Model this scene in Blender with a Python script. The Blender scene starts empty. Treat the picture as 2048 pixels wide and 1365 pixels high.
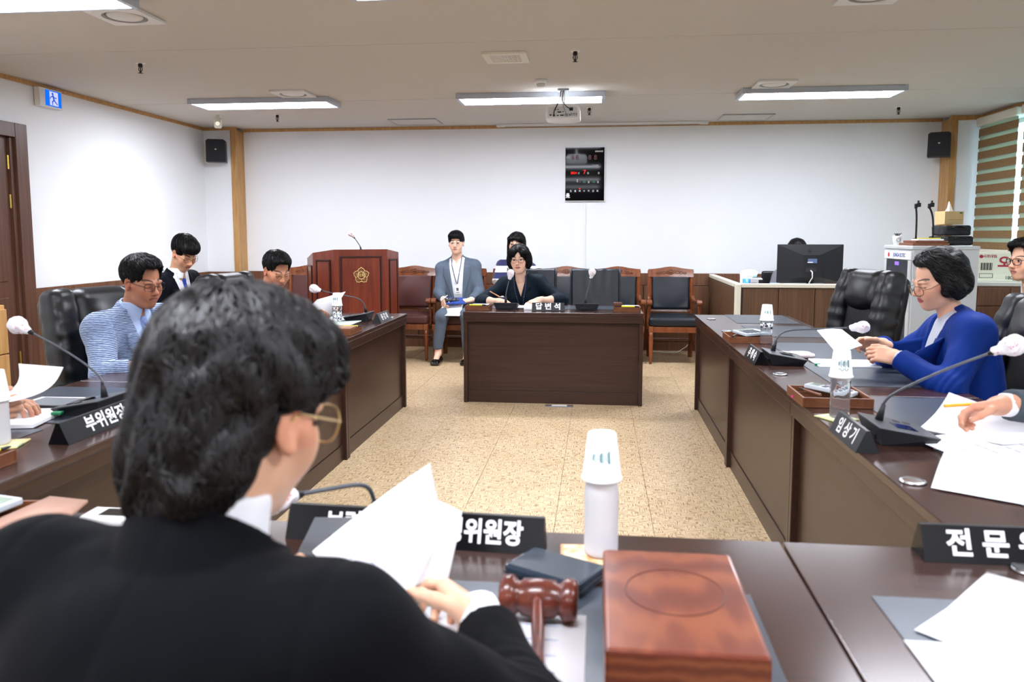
import bpy, bmesh, math, random
import numpy as np
from mathutils import Matrix, Vector, Euler

# ------------------------------------------------------------------ camera, world, exposure
scn = bpy.context.scene
col = scn.collection
PI = math.pi
CAM_H = 1.36
cd = bpy.data.cameras.new('camera')
cam = bpy.data.objects.new('camera', cd)
col.objects.link(cam)
cd.sensor_width = 36.0
cd.lens = 36.0 * 1550.0 / 2048.0
cd.shift_y = -(682.5 - 623.0) / 2048.0
cd.clip_start = 0.05
cam.location = (0.0, 0.0, CAM_H)
cam.rotation_euler = (PI / 2 - math.atan(0.1), 0.0, 0.11)
cd.dof.use_dof = True
cd.dof.focus_distance = 6.2
cd.dof.aperture_fstop = 4.5
scn.camera = cam

world = bpy.data.worlds.new('world')
scn.world = world
world.use_nodes = True
world.node_tree.nodes['Background'].inputs['Color'].default_value = (0.72, 0.90, 1.0, 1)
world.node_tree.nodes['Background'].inputs['Strength'].default_value = 2.6
scn.view_settings.view_transform = 'Standard'
scn.view_settings.look = 'None'
scn.view_settings.exposure = 1.22
scn.view_settings.gamma = 1.0
scn.view_settings.use_curve_mapping = False
LED_STRENGTH = 22.0

# ------------------------------------------------------------------ materials
def lin(c):
    out = []
    for v in c[:3]:
        v = v / 255.0
        out.append(v / 12.92 if v <= 0.04045 else ((v + 0.055) / 1.055) ** 2.4)
    return (*out, 1.0)

MATS = {}
def pm(name, c, rough=0.5, metal=0.0, spec=0.5, c2=None, scale=(20, 20, 20), detail=3, mix=(0.35, 0.65), bump=0.0,
       bscale=None, coat=0.0, coord='Object', trans=0.0, ior=1.45, emit=None, estr=0.0, sss=0.0, sheen=0.0, alpha=1.0, attr=None):
    """Principled material; c2 gives a second colour mixed in by a stretched noise, bump adds fine relief."""
    if name in MATS:
        return MATS[name]
    m = bpy.data.materials.new(name)
    m.use_nodes = True
    nt = m.node_tree
    b = nt.nodes['Principled BSDF']
    b.inputs['Base Color'].default_value = lin(c)
    b.inputs['Roughness'].default_value = rough
    b.inputs['Metallic'].default_value = metal
    b.inputs['Specular IOR Level'].default_value = spec
    b.inputs['IOR'].default_value = ior
    b.inputs['Coat Weight'].default_value = coat
    b.inputs['Coat Roughness'].default_value = 0.08
    b.inputs['Transmission Weight'].default_value = trans
    b.inputs['Alpha'].default_value = alpha
    if sheen:
        b.inputs['Sheen Weight'].default_value = sheen
    if sss:
        b.inputs['Subsurface Weight'].default_value = sss
        b.inputs['Subsurface Radius'].default_value = (0.012, 0.005, 0.003)
    if emit:
        b.inputs['Emission Color'].default_value = lin(emit)
        b.inputs['Emission Strength'].default_value = estr
    vec = None
    if c2 is not None or bump:
        tc = nt.nodes.new('ShaderNodeTexCoord')
        mp = nt.nodes.new('ShaderNodeMapping')
        mp.inputs['Scale'].default_value = scale
        nt.links.new(tc.outputs[coord], mp.inputs['Vector'])
        n = nt.nodes.new('ShaderNodeTexNoise')
        n.inputs['Scale'].default_value = 1.0
        n.inputs['Detail'].default_value = detail
        n.inputs['Roughness'].default_value = 0.6
        nt.links.new(mp.outputs['Vector'], n.inputs['Vector'])
        if c2 is not None:
            r = nt.nodes.new('ShaderNodeValToRGB')
            r.color_ramp.elements[0].position = mix[0]
            r.color_ramp.elements[1].position = mix[1]
            r.color_ramp.elements[0].color = lin(c)
            r.color_ramp.elements[1].color = lin(c2)
            nt.links.new(n.outputs['Fac'], r.inputs['Fac'])
            nt.links.new(r.outputs['Color'], b.inputs['Base Color'])
        if bump:
            src = n
            if bscale is not None:
                mp2 = nt.nodes.new('ShaderNodeMapping')
                mp2.inputs['Scale'].default_value = bscale
                nt.links.new(tc.outputs[coord], mp2.inputs['Vector'])
                src = nt.nodes.new('ShaderNodeTexNoise')
                src.inputs['Scale'].default_value = 1.0
                src.inputs['Detail'].default_value = 2
                nt.links.new(mp2.outputs['Vector'], src.inputs['Vector'])
            bp = nt.nodes.new('ShaderNodeBump')
            bp.inputs['Strength'].default_value = bump
            bp.inputs['Distance'].default_value = 0.002
            nt.links.new(src.outputs['Fac'], bp.inputs['Height'])
            nt.links.new(bp.outputs['Normal'], b.inputs['Normal'])
    if attr:
        a = nt.nodes.new('ShaderNodeAttribute')
        a.attribute_name = attr
        nt.links.new(a.outputs['Color'], b.inputs['Base Color'])
    MATS[name] = m
    return m

def emat(name, c, s):
    if name in MATS:
        return MATS[name]
    m = bpy.data.materials.new(name)
    m.use_nodes = True
    nt = m.node_tree
    nt.nodes.clear()
    e = nt.nodes.new('ShaderNodeEmission')
    o = nt.nodes.new('ShaderNodeOutputMaterial')
    e.inputs['Color'].default_value = lin(c)
    e.inputs['Strength'].default_value = s
    nt.links.new(e.outputs[0], o.inputs['Surface'])
    MATS[name] = m
    return m

def stripe_mat(name, c1, c2, rough, sx, sz, wave=True):
    """fine woven stripes in object space (seersucker jacket)"""
    m = pm(name, c1, rough, sheen=0.2)
    nt = m.node_tree
    b = nt.nodes['Principled BSDF']
    tc = nt.nodes.new('ShaderNodeTexCoord')
    mp = nt.nodes.new('ShaderNodeMapping')
    mp.inputs['Scale'].default_value = (sx, sx, sz)
    nt.links.new(tc.outputs['Object'], mp.inputs['Vector'])
    w = nt.nodes.new('ShaderNodeTexWave')
    w.bands_direction = 'Z'
    w.inputs['Scale'].default_value = 1.0
    w.inputs['Distortion'].default_value = 2.2
    w.inputs['Detail'].default_value = 2
    w.inputs['Detail Scale'].default_value = 3
    nt.links.new(mp.outputs['Vector'], w.inputs['Vector'])
    r = nt.nodes.new('ShaderNodeValToRGB')
    r.color_ramp.elements[0].position = 0.3
    r.color_ramp.elements[1].position = 0.7
    r.color_ramp.elements[0].color = lin(c1)
    r.color_ramp.elements[1].color = lin(c2)
    nt.links.new(w.outputs['Fac'], r.inputs['Fac'])
    nt.links.new(r.outputs['Color'], b.inputs['Base Color'])
    bp = nt.nodes.new('ShaderNodeBump')
    bp.inputs['Strength'].default_value = 0.35
    bp.inputs['Distance'].default_value = 0.002
    nt.links.new(w.outputs['Fac'], bp.inputs['Height'])
    nt.links.new(bp.outputs['Normal'], b.inputs['Normal'])
    return m

def floor_mat():
    """beige vinyl with a woven pattern of short brown dashes running both ways, in world metres"""
    m = pm('woven_vinyl', (222, 198, 158), 0.38, spec=0.45)
    nt = m.node_tree
    b = nt.nodes['Principled BSDF']
    g = nt.nodes.new('ShaderNodeNewGeometry')
    def dash(sx, sy, lo, hi):
        mp = nt.nodes.new('ShaderNodeMapping')
        mp.inputs['Scale'].default_value = (sx, sy, 1)
        nt.links.new(g.outputs['Position'], mp.inputs['Vector'])
        n = nt.nodes.new('ShaderNodeTexNoise')
        n.inputs['Scale'].default_value = 1.0
        n.inputs['Detail'].default_value = 1.5
        n.inputs['Roughness'].default_value = 0.5
        nt.links.new(mp.outputs['Vector'], n.inputs['Vector'])
        r = nt.nodes.new('ShaderNodeMapRange')
        r.inputs['From Min'].default_value = lo
        r.inputs['From Max'].default_value = hi
        nt.links.new(n.outputs['Fac'], r.inputs['Value'])
        return r.outputs['Result']
    a1 = dash(20, 190, 0.50, 0.60)
    a2 = dash(190, 20, 0.50, 0.60)
    br = nt.nodes.new('ShaderNodeTexChecker')
    br.inputs['Scale'].default_value = 19.0
    br.inputs['Color1'].default_value = (1, 1, 1, 1)
    br.inputs['Color2'].default_value = (0, 0, 0, 1)
    nt.links.new(g.outputs['Position'], br.inputs['Vector'])
    mx = nt.nodes.new('ShaderNodeMix')
    mx.data_type = 'FLOAT'
    nt.links.new(br.outputs['Fac'], mx.inputs['Factor'])
    nt.links.new(a1, mx.inputs['A'])
    nt.links.new(a2, mx.inputs['B'])
    big = dash(3.0, 3.0, 0.35, 0.7)
    mc = nt.nodes.new('ShaderNodeMix')
    mc.data_type = 'RGBA'
    nt.links.new(mx.outputs['Result'], mc.inputs['Factor'])
    mc.inputs['A'].default_value = lin((212, 189, 152))
    mc.inputs['B'].default_value = lin((150, 118, 82))
    m2 = nt.nodes.new('ShaderNodeMix')
    m2.data_type = 'RGBA'
    m2.blend_type = 'MULTIPLY'
    nt.links.new(big, m2.inputs['Factor'])
    nt.links.new(mc.outputs['Result'], m2.inputs['A'])
    m2.inputs['B'].default_value = (0.93, 0.9, 0.86, 1)
    nt.links.new(m2.outputs['Result'], b.inputs['Base Color'])
    bp = nt.nodes.new('ShaderNodeBump')
    bp.inputs['Strength'].default_value = 0.25
    bp.inputs['Distance'].default_value = 0.001
    nt.links.new(mx.outputs['Result'], bp.inputs['Height'])
    nt.links.new(bp.outputs['Normal'], b.inputs['Normal'])
    return m

# ------------------------------------------------------------------ mesh helpers
_BEV = {}
class MB:
    """collects shapes; .build() links them as ONE mesh object"""
    def __init__(self):
        self.v = []
        self.f = []
        self.M = None
    def add(self, vs, fs, M=None):
        o = len(self.v)
        if M is not None:
            vs = [tuple(M @ Vector(p)) for p in vs]
        self.v.extend([tuple(p) for p in vs])
        self.f.extend([tuple(i + o for i in f) for f in fs])
        return self
    def box(self, c, s, bev=0.0, M=None, seg=2):
        key = (round(s[0], 5), round(s[1], 5), round(s[2], 5), bev, seg)
        if key not in _BEV:
            bm = bmesh.new()
            bmesh.ops.create_cube(bm, size=1.0)
            bmesh.ops.scale(bm, vec=Vector(s), verts=bm.verts)
            if bev > 0:
                bmesh.ops.bevel(bm, geom=list(bm.edges), offset=min(bev, min(s) * 0.49), segments=seg, profile=0.5, affect='EDGES')
            bm.verts.index_update()
            _BEV[key] = ([tuple(v.co) for v in bm.verts], [tuple(v.index for v in f.verts) for f in bm.faces])
            bm.free()
        vs, fs = _BEV[key]
        T = Matrix.Translation(c)
        self.add(vs, fs, M @ T if M is not None else T)
        return self
    def span(self, a, b, bev=0.0, M=None, seg=2):
        return self.box([(a[i] + b[i]) / 2 for i in range(3)], [abs(b[i] - a[i]) for i in range(3)], bev, M, seg)
    def tube(self, pts, r, n=8, caps=True, M=None, closed=False):
        pts = [Vector(p) for p in pts]
        k = len(pts)
        rs = r if isinstance(r, (list, tuple)) else [r] * k
        vs, fs = [], []
        up = None
        for i, p in enumerate(pts):
            if closed:
                t = (pts[(i + 1) % k] - pts[i - 1])
            else:
                t = pts[min(i + 1, k - 1)] - pts[max(i - 1, 0)]
            if t.length < 1e-9:
                t = Vector((0, 0, 1))
            t.normalize()
            if up is None:
                up = Vector((0, 0, 1)) if abs(t.z) < 0.9 else Vector((1, 0, 0))
            u = (up - t * up.dot(t))
            if u.length < 1e-6:
                u = Vector((1, 0, 0)) - t * t.x
            u.normalize()
            up = u
            w = t.cross(u)
            for j in range(n):
                a = 2 * PI * j / n
                vs.append(tuple(p + (u * math.cos(a) + w * math.sin(a)) * rs[i]))
        for i in range(k if closed else k - 1):
            i2 = (i + 1) % k
            for j in range(n):
                j2 = (j + 1) % n
                fs.append((i * n + j, i * n + j2, i2 * n + j2, i2 * n + j))
        if caps and not closed:
            fs.append(tuple(range(n - 1, -1, -1)))
            fs.append(tuple((k - 1) * n + j for j in range(n)))
        return self.add(vs, fs, M)
    def cyl(self, a, b, r, r2=None, n=16, M=None):
        return self.tube([a, b], [r, r if r2 is None else r2], n, True, M)
    def lathe(self, prof, n=24, M=None):
        vs, fs = [], []
        k = len(prof)
        for (r, z) in prof:
            for j in range(n):
                a = 2 * PI * j / n
                vs.append((max(r, 1e-4) * math.cos(a), max(r, 1e-4) * math.sin(a), z))
        for i in range(k - 1):
            for j in range(n):
                j2 = (j + 1) % n
                fs.append((i * n + j, i * n + j2, (i + 1) * n + j2, (i + 1) * n + j))
        if prof[0][0] > 1e-3 or True:
            fs.append(tuple(range(n - 1, -1, -1)))
            fs.append(tuple((k - 1) * n + j for j in range(n)))
        return self.add(vs, fs, M)
    def prism(self, poly, d0, d1, M=None):
        """poly in (x, y), extruded d0..d1 along z"""
        n = len(poly)
        vs = [(x, y, d0) for x, y in poly] + [(x, y, d1) for x, y in poly]
        fs = [tuple(range(n - 1, -1, -1)), tuple(range(n, 2 * n))]
        for i in range(n):
            j = (i + 1) % n
            fs.append((i, j, n + j, n + i))
        return self.add(vs, fs, M)
    def sheet(self, fn, nu, nv, th=0.0004, M=None):
        """thin solid sheet from fn(u, v) -> point"""
        P = [[Vector(fn(i / nu, j / nv)) for j in range(nv + 1)] for i in range(nu + 1)]
        vs, fs = [], []
        for s in (0, 1):
            for i in range(nu + 1):
                for j in range(nv + 1):
                    a = P[min(i + 1, nu)][j] - P[max(i - 1, 0)][j]
                    b = P[i][min(j + 1, nv)] - P[i][max(j - 1, 0)]
                    nn = a.cross(b)
                    nn.normalize()
                    vs.append(tuple(P[i][j] + nn * (th * (s - 0.5))))
        W = nv + 1
        K = (nu + 1) * W
        for i in range(nu):
            for j in range(nv):
                q = (i * W + j, (i + 1) * W + j, (i + 1) * W + j + 1, i * W + j + 1)
                fs.append(tuple(reversed(q)))
                fs.append(tuple(K + t for t in q))
        rim = [i * W for i in range(nu + 1)] + [nu * W + j for j in range(1, W)] + [i * W + nv for i in range(nu - 1, -1, -1)] + [j for j in range(nv - 1, 0, -1)]
        for i in range(len(rim)):
            a, b = rim[i], rim[(i + 1) % len(rim)]
            fs.append((a, b, K + b, K + a))
        return self.add(vs, fs, M)
    def mesh(self, name, smooth=False):
        me = bpy.data.meshes.new(name)
        me.from_pydata(self.v, [], self.f)
        me.update()
        if smooth:
            me.polygons.foreach_set('use_smooth', [True] * len(me.polygons))
        return me
    def build(self, name, m, parent=None, smooth=False, loc=None, rot=None, angle=None):
        me = self.mesh(name, smooth)
        if smooth and angle is not None:
            try:
                me.set_sharp_from_angle(angle=math.radians(angle))
            except Exception:
                pass
        return place(name, me, m, parent, loc, rot)

def place(name, me, m, parent=None, loc=None, rot=None):
    o = bpy.data.objects.new(name, me)
    col.objects.link(o)
    if m is not None and len(me.materials) == 0:
        me.materials.append(m)
    if parent is not None:
        o.parent = parent
    if loc is not None:
        o.location = loc
    if rot is not None:
        o.rotation_euler = rot
    return o

def tag(o, label=None, cat=None, group=None, kind=None):
    if label:
        o['label'] = label
    if cat:
        o['category'] = cat
    if group:
        o['group'] = group
    if kind:
        o['kind'] = kind
    return o

def thing(name, label, cat, loc=(0, 0, 0), rz=0.0, group=None):
    o = bpy.data.objects.new(name, None)
    col.objects.link(o)
    o.empty_display_size = 0.1
    o.location = loc
    o.rotation_euler = (0, 0, rz)
    return tag(o, label, cat, group)

def struct(name, mb, m, parent=None, smooth=False):
    o = mb.build(name, m, parent, smooth)
    if parent is None:
        o['kind'] = 'structure'
    return o

def kids(o):
    return [c for c in bpy.data.objects if c.parent == o]

def copy_tree(o, parent=None):
    c = o.copy()
    col.objects.link(c)
    if parent is not None:
        c.parent = parent
    for ch in kids(o):
        copy_tree(ch, c)
    return c

def dup(o, loc, rz, label=None, group=None):
    c = copy_tree(o)
    c.location = loc
    c.rotation_euler = (0, 0, rz)
    if label:
        c['label'] = label
    if group:
        c['group'] = group
    return c

def text_mesh(body, size, ext=0.0006, bold=0.0, align='CENTER', sx=1.0, shear=0.0, spacing=1.0):
    cu = bpy.data.curves.new('lettering', 'FONT')
    cu.body = body
    cu.size = size
    cu.extrude = ext
    cu.offset = bold
    cu.align_x = align
    cu.align_y = 'CENTER'
    cu.shear = shear
    cu.space_character = spacing
    cu.resolution_u = 3
    o = bpy.data.objects.new('lettering', cu)
    col.objects.link(o)
    dg = bpy.context.evaluated_depsgraph_get()
    me = bpy.data.meshes.new_from_object(o.evaluated_get(dg))
    bpy.data.objects.remove(o)
    bpy.data.curves.remove(cu)
    if sx != 1.0:
        me.transform(Matrix.Diagonal((sx, 1, 1, 1)))
    me.name = 'lettering'
    return me

def lettering(body, size, m, parent, loc, rot=(PI / 2, 0, 0), **k):
    me = text_mesh(body, size, **k)
    me.materials.clear()
    return place('lettering', me, m, parent, loc, rot)

_ADV = []
def glyphs(text, size, m, parent, loc, rot, ext=0.0003, bold=0.0, sx=1.0, spacing=1.0):
    """one object per character, laid out along the local x of rot, centred on loc"""
    if not _ADV:
        def wd(s):
            me = text_mesh(s, 1.0)
            v = [q.co.x for q in me.vertices]
            return max(v) - min(v)
        a = wd('가가') - wd('가')
        _ADV.extend([a, wd('가 가') - wd('가가')])
    adv = [(_ADV[1] if ch == ' ' else _ADV[0]) * size * sx * spacing for ch in text]
    x = -sum(adv) / 2
    R = Euler(rot).to_matrix()
    for ch, a in zip(text, adv):
        if ch != ' ':
            p = Vector(loc) + R @ Vector((x + a / 2, 0, 0))
            lettering(ch, size, m, parent, p, rot=rot, ext=ext, bold=bold, sx=sx)
        x += a

def arc(c, r, a0, a1, n, ax=0, ay=1):
    out = []
    for i in range(n + 1):
        a = a0 + (a1 - a0) * i / n
        p = list(c)
        p[ax] += r * math.cos(a)
        p[ay] += r * math.sin(a)
        out.append(tuple(p))
    return out

def bez(p0, p1, p2, p3, n):
    out = []
    p0, p1, p2, p3 = map(Vector, (p0, p1, p2, p3))
    for i in range(n + 1):
        t = i / n
        out.append(p0 * (1 - t) ** 3 + p1 * 3 * t * (1 - t) ** 2 + p2 * 3 * t * t * (1 - t) + p3 * t ** 3)
    return out

random.seed(7)
M_WALL = pm('white_wallpaper', (240, 243, 246), 0.85, spec=0.2, bump=0.12, bscale=(160, 160, 160))
M_CEIL = pm('ceiling_paper', (208, 204, 197), 0.9, spec=0.15, bump=0.1, bscale=(120, 120, 120))
M_DESK = pm('dark_walnut_laminate', (50, 33, 26), 0.30, spec=0.45, c2=(66, 44, 34), scale=(2, 60, 60), mix=(0.3, 0.75), bump=0.05)
M_DESKTOP = pm('desk_top_laminate', (54, 36, 31), 0.20, spec=0.55, c2=(72, 48, 40), scale=(3, 70, 70), mix=(0.3, 0.75))
M_WAINS = pm('wainscot_walnut', (94, 62, 44), 0.45, c2=(124, 84, 58), scale=(55, 55, 2.2), mix=(0.3, 0.72), bump=0.06)
M_TRIM = pm('oak_trim', (176, 130, 78), 0.5, c2=(206, 162, 104), scale=(40, 40, 3), mix=(0.3, 0.7))
M_DOOR = pm('door_walnut', (78, 52, 42), 0.4, c2=(104, 70, 54), scale=(50, 50, 2), mix=(0.3, 0.7))
M_BLACKLEATHER = pm('black_leather', (14, 16, 19), 0.36, spec=0.55, bump=0.25, bscale=(300, 300, 300))
M_NAVYLEATHER = pm('blue_black_leather', (14, 23, 32), 0.38, spec=0.55, bump=0.25, bscale=(260, 260, 260))
M_MAROON = pm('maroon_leather', (84, 46, 42), 0.42, spec=0.5, bump=0.25, bscale=(260, 260, 260))
M_REDWOOD = pm('red_varnished_wood', (104, 52, 28), 0.3, spec=0.5, c2=(138, 78, 42), scale=(30, 30, 3), mix=(0.3, 0.7), coat=0.3)
M_POD = pm('podium_cherry', (98, 38, 25), 0.32, spec=0.45, c2=(126, 58, 36), scale=(24, 24, 1.6), mix=(0.3, 0.7), coat=0.25)
M_PODDK = pm('podium_dark_moulding', (54, 22, 16), 0.35)
M_GOLD = pm('gold_plate', (226, 198, 132), 0.4, metal=0.25)
M_BLACK = pm('black_plastic', (20, 21, 23), 0.42)
M_BLACKG = pm('gloss_black', (10, 11, 13), 0.08, spec=0.6, coat=0.4)
M_GREYP = pm('charcoal_plastic', (36, 38, 42), 0.45)
M_WHITEP = pm('white_plastic', (236, 236, 232), 0.4)
M_CREAM = pm('cream_metal', (226, 222, 204), 0.45)
M_CHROME = pm('chrome', (210, 212, 215), 0.18, metal=1.0)
M_STEEL = pm('grey_steel', (150, 152, 156), 0.35, metal=0.8)
M_BRASS = pm('brass', (196, 168, 84), 0.3, metal=0.9)
M_PAPER = pm('white_paper', (246, 247, 250), 0.8, spec=0.2)
M_WHITE = pm('white_print', (244, 244, 244), 0.6)
M_MAT = pm('slate_desk_mat', (66, 73, 83), 0.3, spec=0.5, c2=(60, 67, 77), scale=(9, 9, 9))
M_TRAY = pm('tray_wood', (104, 60, 34), 0.4, c2=(122, 74, 44), scale=(40, 4, 40))
M_GREYCAB = pm('rack_grey_paint', (196, 200, 202), 0.42)
M_YELLOW = pm('yellow_marker', (236, 226, 40), 0.45)
M_LED = emat('led_panel', (240, 244, 255), LED_STRENGTH)
M_GLASS = pm('clear_glass', (255, 255, 255), 0.02, trans=1.0, ior=1.45)

# ------------------------------------------------------------------ organic shapes: distance fields meshed with surface nets
class Field:
    def __init__(self, lo, hi, h):
        self.h = h
        self.lo = np.array(lo, np.float32)
        n = np.ceil((np.array(hi) - np.array(lo)) / h).astype(int) + 1
        self.n = n
        self.ax = [self.lo[i] + h * np.arange(n[i], dtype=np.float32) for i in range(3)]
        self.F = np.full(n, 0.5, np.float32)
    def _sl(self, lo, hi):
        out = []
        for i in range(3):
            a = int(max(0, math.floor((lo[i] - self.lo[i]) / self.h)))
            b = int(min(self.n[i], math.ceil((hi[i] - self.lo[i]) / self.h) + 1))
            if b - a < 1:
                return None
            out.append(slice(a, b))
        return tuple(out)
    def _xyz(self, sl):
        return (self.ax[0][sl[0]][:, None, None], self.ax[1][sl[1]][None, :, None], self.ax[2][sl[2]][None, None, :])
    def _mix(self, sl, d, k, op):
        F = self.F[sl]
        if op == 'u':
            if k > 0:
                hh = np.maximum(k - np.abs(F - d), 0.0) / k
                self.F[sl] = np.minimum(F, d) - hh * hh * (k * 0.25)
            else:
                self.F[sl] = np.minimum(F, d)
        elif op == 's':
            d = -d
            if k > 0:
                hh = np.maximum(k - np.abs(F - d), 0.0) / k
                self.F[sl] = np.maximum(F, d) + hh * hh * (k * 0.25)
            else:
                self.F[sl] = np.maximum(F, d)
    def cone(self, a, b, ra, rb, k=0.0, op='u'):
        a = np.asarray(a, np.float32); b = np.asarray(b, np.float32)
        R = max(ra, rb) + k + 3 * self.h + 0.012
        sl = self._sl(np.minimum(a, b) - R, np.maximum(a, b) + R)
        if sl is None:
            return self
        x, y, z = self._xyz(sl)
        ba = b - a
        L = float(ba @ ba) + 1e-12
        px, py, pz = x - a[0], y - a[1], z - a[2]
        t = np.clip((px * ba[0] + py * ba[1] + pz * ba[2]) / L, 0, 1)
        d = np.sqrt((px - t * ba[0]) ** 2 + (py - t * ba[1]) ** 2 + (pz - t * ba[2]) ** 2) - (ra + (rb - ra) * t)
        self._mix(sl, d, k, op)
        return self
    def ball(self, c, r, k=0.0, op='u'):
        return self.cone(c, c, r, r, k, op)
    def ell(self, c, r, R=None, k=0.0, op='u'):
        c = np.asarray(c, np.float32); r = np.asarray(r, np.float32)
        R = np.eye(3, dtype=np.float32) if R is None else np.asarray(R, np.float32)
        e = np.sqrt(((R * r[None, :]) ** 2).sum(1)) + k + 3 * self.h + 0.012
        sl = self._sl(c - e, c + e)
        if sl is None:
            return self
        x, y, z = self._xyz(sl)
        x, y, z = x - c[0], y - c[1], z - c[2]
        k0 = 0; k1 = 0
        for i in range(3):
            u = (x * R[0, i] + y * R[1, i] + z * R[2, i]) / r[i]
            k0 = k0 + u * u
            k1 = k1 + (u / r[i]) ** 2
        k0 = np.sqrt(k0)
        d = k0 * (k0 - 1.0) / np.sqrt(k1 + 1e-9)
        self._mix(sl, d, k, op)
        return self
    def rbox(self, c, s, rad, R=None, k=0.0, op='u'):
        """rounded box, s = half sizes (outer)"""
        c = np.asarray(c, np.float32); s = np.asarray(s, np.float32)
        R = np.eye(3, dtype=np.float32) if R is None else np.asarray(R, np.float32)
        e = np.abs(R * s[None, :]).sum(1) + k + 3 * self.h + 0.012
        sl = self._sl(c - e, c + e)
        if sl is None:
            return self
        x, y, z = self._xyz(sl)
        x, y, z = x - c[0], y - c[1], z - c[2]
        out = 0; mx = None
        for i in range(3):
            q = np.abs(x * R[0, i] + y * R[1, i] + z * R[2, i]) - (s[i] - rad)
            out = out + np.maximum(q, 0) ** 2
            mx = q if mx is None else np.maximum(mx, q)
        d = np.sqrt(out) + np.minimum(mx, 0) - rad
        self._mix(sl, d, k, op)
        return self
    def full(self):
        return (self.ax[0][:, None, None], self.ax[1][None, :, None], self.ax[2][None, None, :])
    def sample(self, P):
        """trilinear field value at points (N,3)"""
        q = (np.asarray(P, np.float32) - self.lo) / self.h
        i = np.clip(np.floor(q).astype(int), 0, self.n - 2)
        f = np.clip(q - i, 0, 1)
        F = self.F
        out = 0
        for dx in (0, 1):
            for dy in (0, 1):
                for dz in (0, 1):
                    w = (f[:, 0] if dx else 1 - f[:, 0]) * (f[:, 1] if dy else 1 - f[:, 1]) * (f[:, 2] if dz else 1 - f[:, 2])
                    out = out + w * F[i[:, 0] + dx, i[:, 1] + dy, i[:, 2] + dz]
        return out
    def grad(self, P):
        e = self.h
        g = np.stack([self.sample(P + np.eye(3, dtype=np.float32)[i] * e) - self.sample(P - np.eye(3, dtype=np.float32)[i] * e) for i in range(3)], 1)
        return g / (np.linalg.norm(g, axis=1, keepdims=True) + 1e-9)
    def nets(self):
        F = self.F
        F[0] = F[-1] = 0.5; F[:, 0] = F[:, -1] = 0.5; F[:, :, 0] = F[:, :, -1] = 0.5
        S = F < 0
        cnt = np.zeros(np.array(F.shape) - 1, np.int8)
        for dx in (0, 1):
            for dy in (0, 1):
                for dz in (0, 1):
                    cnt += S[dx:F.shape[0] - 1 + dx, dy:F.shape[1] - 1 + dy, dz:F.shape[2] - 1 + dz]
        act = (cnt > 0) & (cnt < 8)
        I = np.argwhere(act)
        idx = np.full(cnt.shape, -1, np.int32)
        idx[act] = np.arange(len(I))
        pos = np.zeros((len(I), 3), np.float32)
        num = np.zeros(len(I), np.float32)
        for ax in range(3):
            o1, o2 = [a for a in range(3) if a != ax]
            for u in (0, 1):
                for v in (0, 1):
                    A = I.copy(); A[:, o1] += u; A[:, o2] += v
                    B = A.copy(); B[:, ax] += 1
                    fa = F[A[:, 0], A[:, 1], A[:, 2]]
                    fb = F[B[:, 0], B[:, 1], B[:, 2]]
                    c = (fa < 0) != (fb < 0)
                    t = np.where(c, fa / np.where(c, fa - fb, 1), 0)
                    p = np.zeros((len(I), 3), np.float32)
                    p[:, o1] = u; p[:, o2] = v; p[:, ax] = t
                    pos += p * c[:, None]
                    num += c
        V = (I + pos / num[:, None]) * self.h + self.lo
        faces = []
        for ax in range(3):
            o1, o2 = [(1, 2), (2, 0), (0, 1)][ax]
            sa = [slice(None)] * 3; sb = [slice(None)] * 3
            sa[ax] = slice(0, -1); sb[ax] = slice(1, None)
            a, b = S[tuple(sa)], S[tuple(sb)]
            E = np.argwhere(a != b)
            E = E[(E[:, o1] > 0) & (E[:, o2] > 0) & (E[:, o1] < cnt.shape[o1]) & (E[:, o2] < cnt.shape[o2])]
            ins = a[E[:, 0], E[:, 1], E[:, 2]]
            q = []
            for du, dv in ((1, 1), (0, 1), (0, 0), (1, 0)):
                C = E.copy(); C[:, o1] -= du; C[:, o2] -= dv
                q.append(idx[C[:, 0], C[:, 1], C[:, 2]])
            q = np.stack(q, 1)
            q[~ins] = q[~ins][:, ::-1]
            faces.append(q)
        return V.astype(np.float32), np.concatenate(faces)

def np_mesh(name, V, Q, cols=None, tris=None):
    """mesh from numpy arrays; Q (m,4) quads, tris (k,3) optional"""
    me = bpy.data.meshes.new(name)
    nq = len(Q); nt_ = 0 if tris is None else len(tris)
    me.vertices.add(len(V))
    me.vertices.foreach_set('co', np.ascontiguousarray(V, np.float32).ravel())
    me.loops.add(nq * 4 + nt_ * 3)
    li = np.asarray(Q, np.int32).ravel()
    if nt_:
        li = np.concatenate([li, np.asarray(tris, np.int32).ravel()])
    me.loops.foreach_set('vertex_index', li)
    me.polygons.add(nq + nt_)
    ls = np.arange(nq, dtype=np.int32) * 4
    if nt_:
        ls = np.concatenate([ls, nq * 4 + np.arange(nt_, dtype=np.int32) * 3])
    me.polygons.foreach_set('loop_start', ls)
    me.polygons.foreach_set('use_smooth', np.ones(nq + nt_, bool))
    if cols is not None:
        at = me.color_attributes.new('Col', 'FLOAT_COLOR', 'POINT')
        c4 = np.ones((len(V), 4), np.float32)
        c4[:, :3] = cols
        at.data.foreach_set('color', c4.ravel())
    me.update(calc_edges=True)
    me.validate()
    return me

def smooth_mesh(V, Q, it=1, lam=0.5):
    E = np.concatenate([Q[:, [0, 1]], Q[:, [1, 2]], Q[:, [2, 3]], Q[:, [3, 0]]])
    E = np.concatenate([E, E[:, ::-1]])
    deg = np.bincount(E[:, 0], minlength=len(V)).astype(np.float32)[:, None] + 1e-9
    for _ in range(it):
        acc = np.stack([np.bincount(E[:, 0], weights=V[E[:, 1], i], minlength=len(V)) for i in range(3)], 1).astype(np.float32)
        V = V + lam * (acc / deg - V)
    return V

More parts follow.
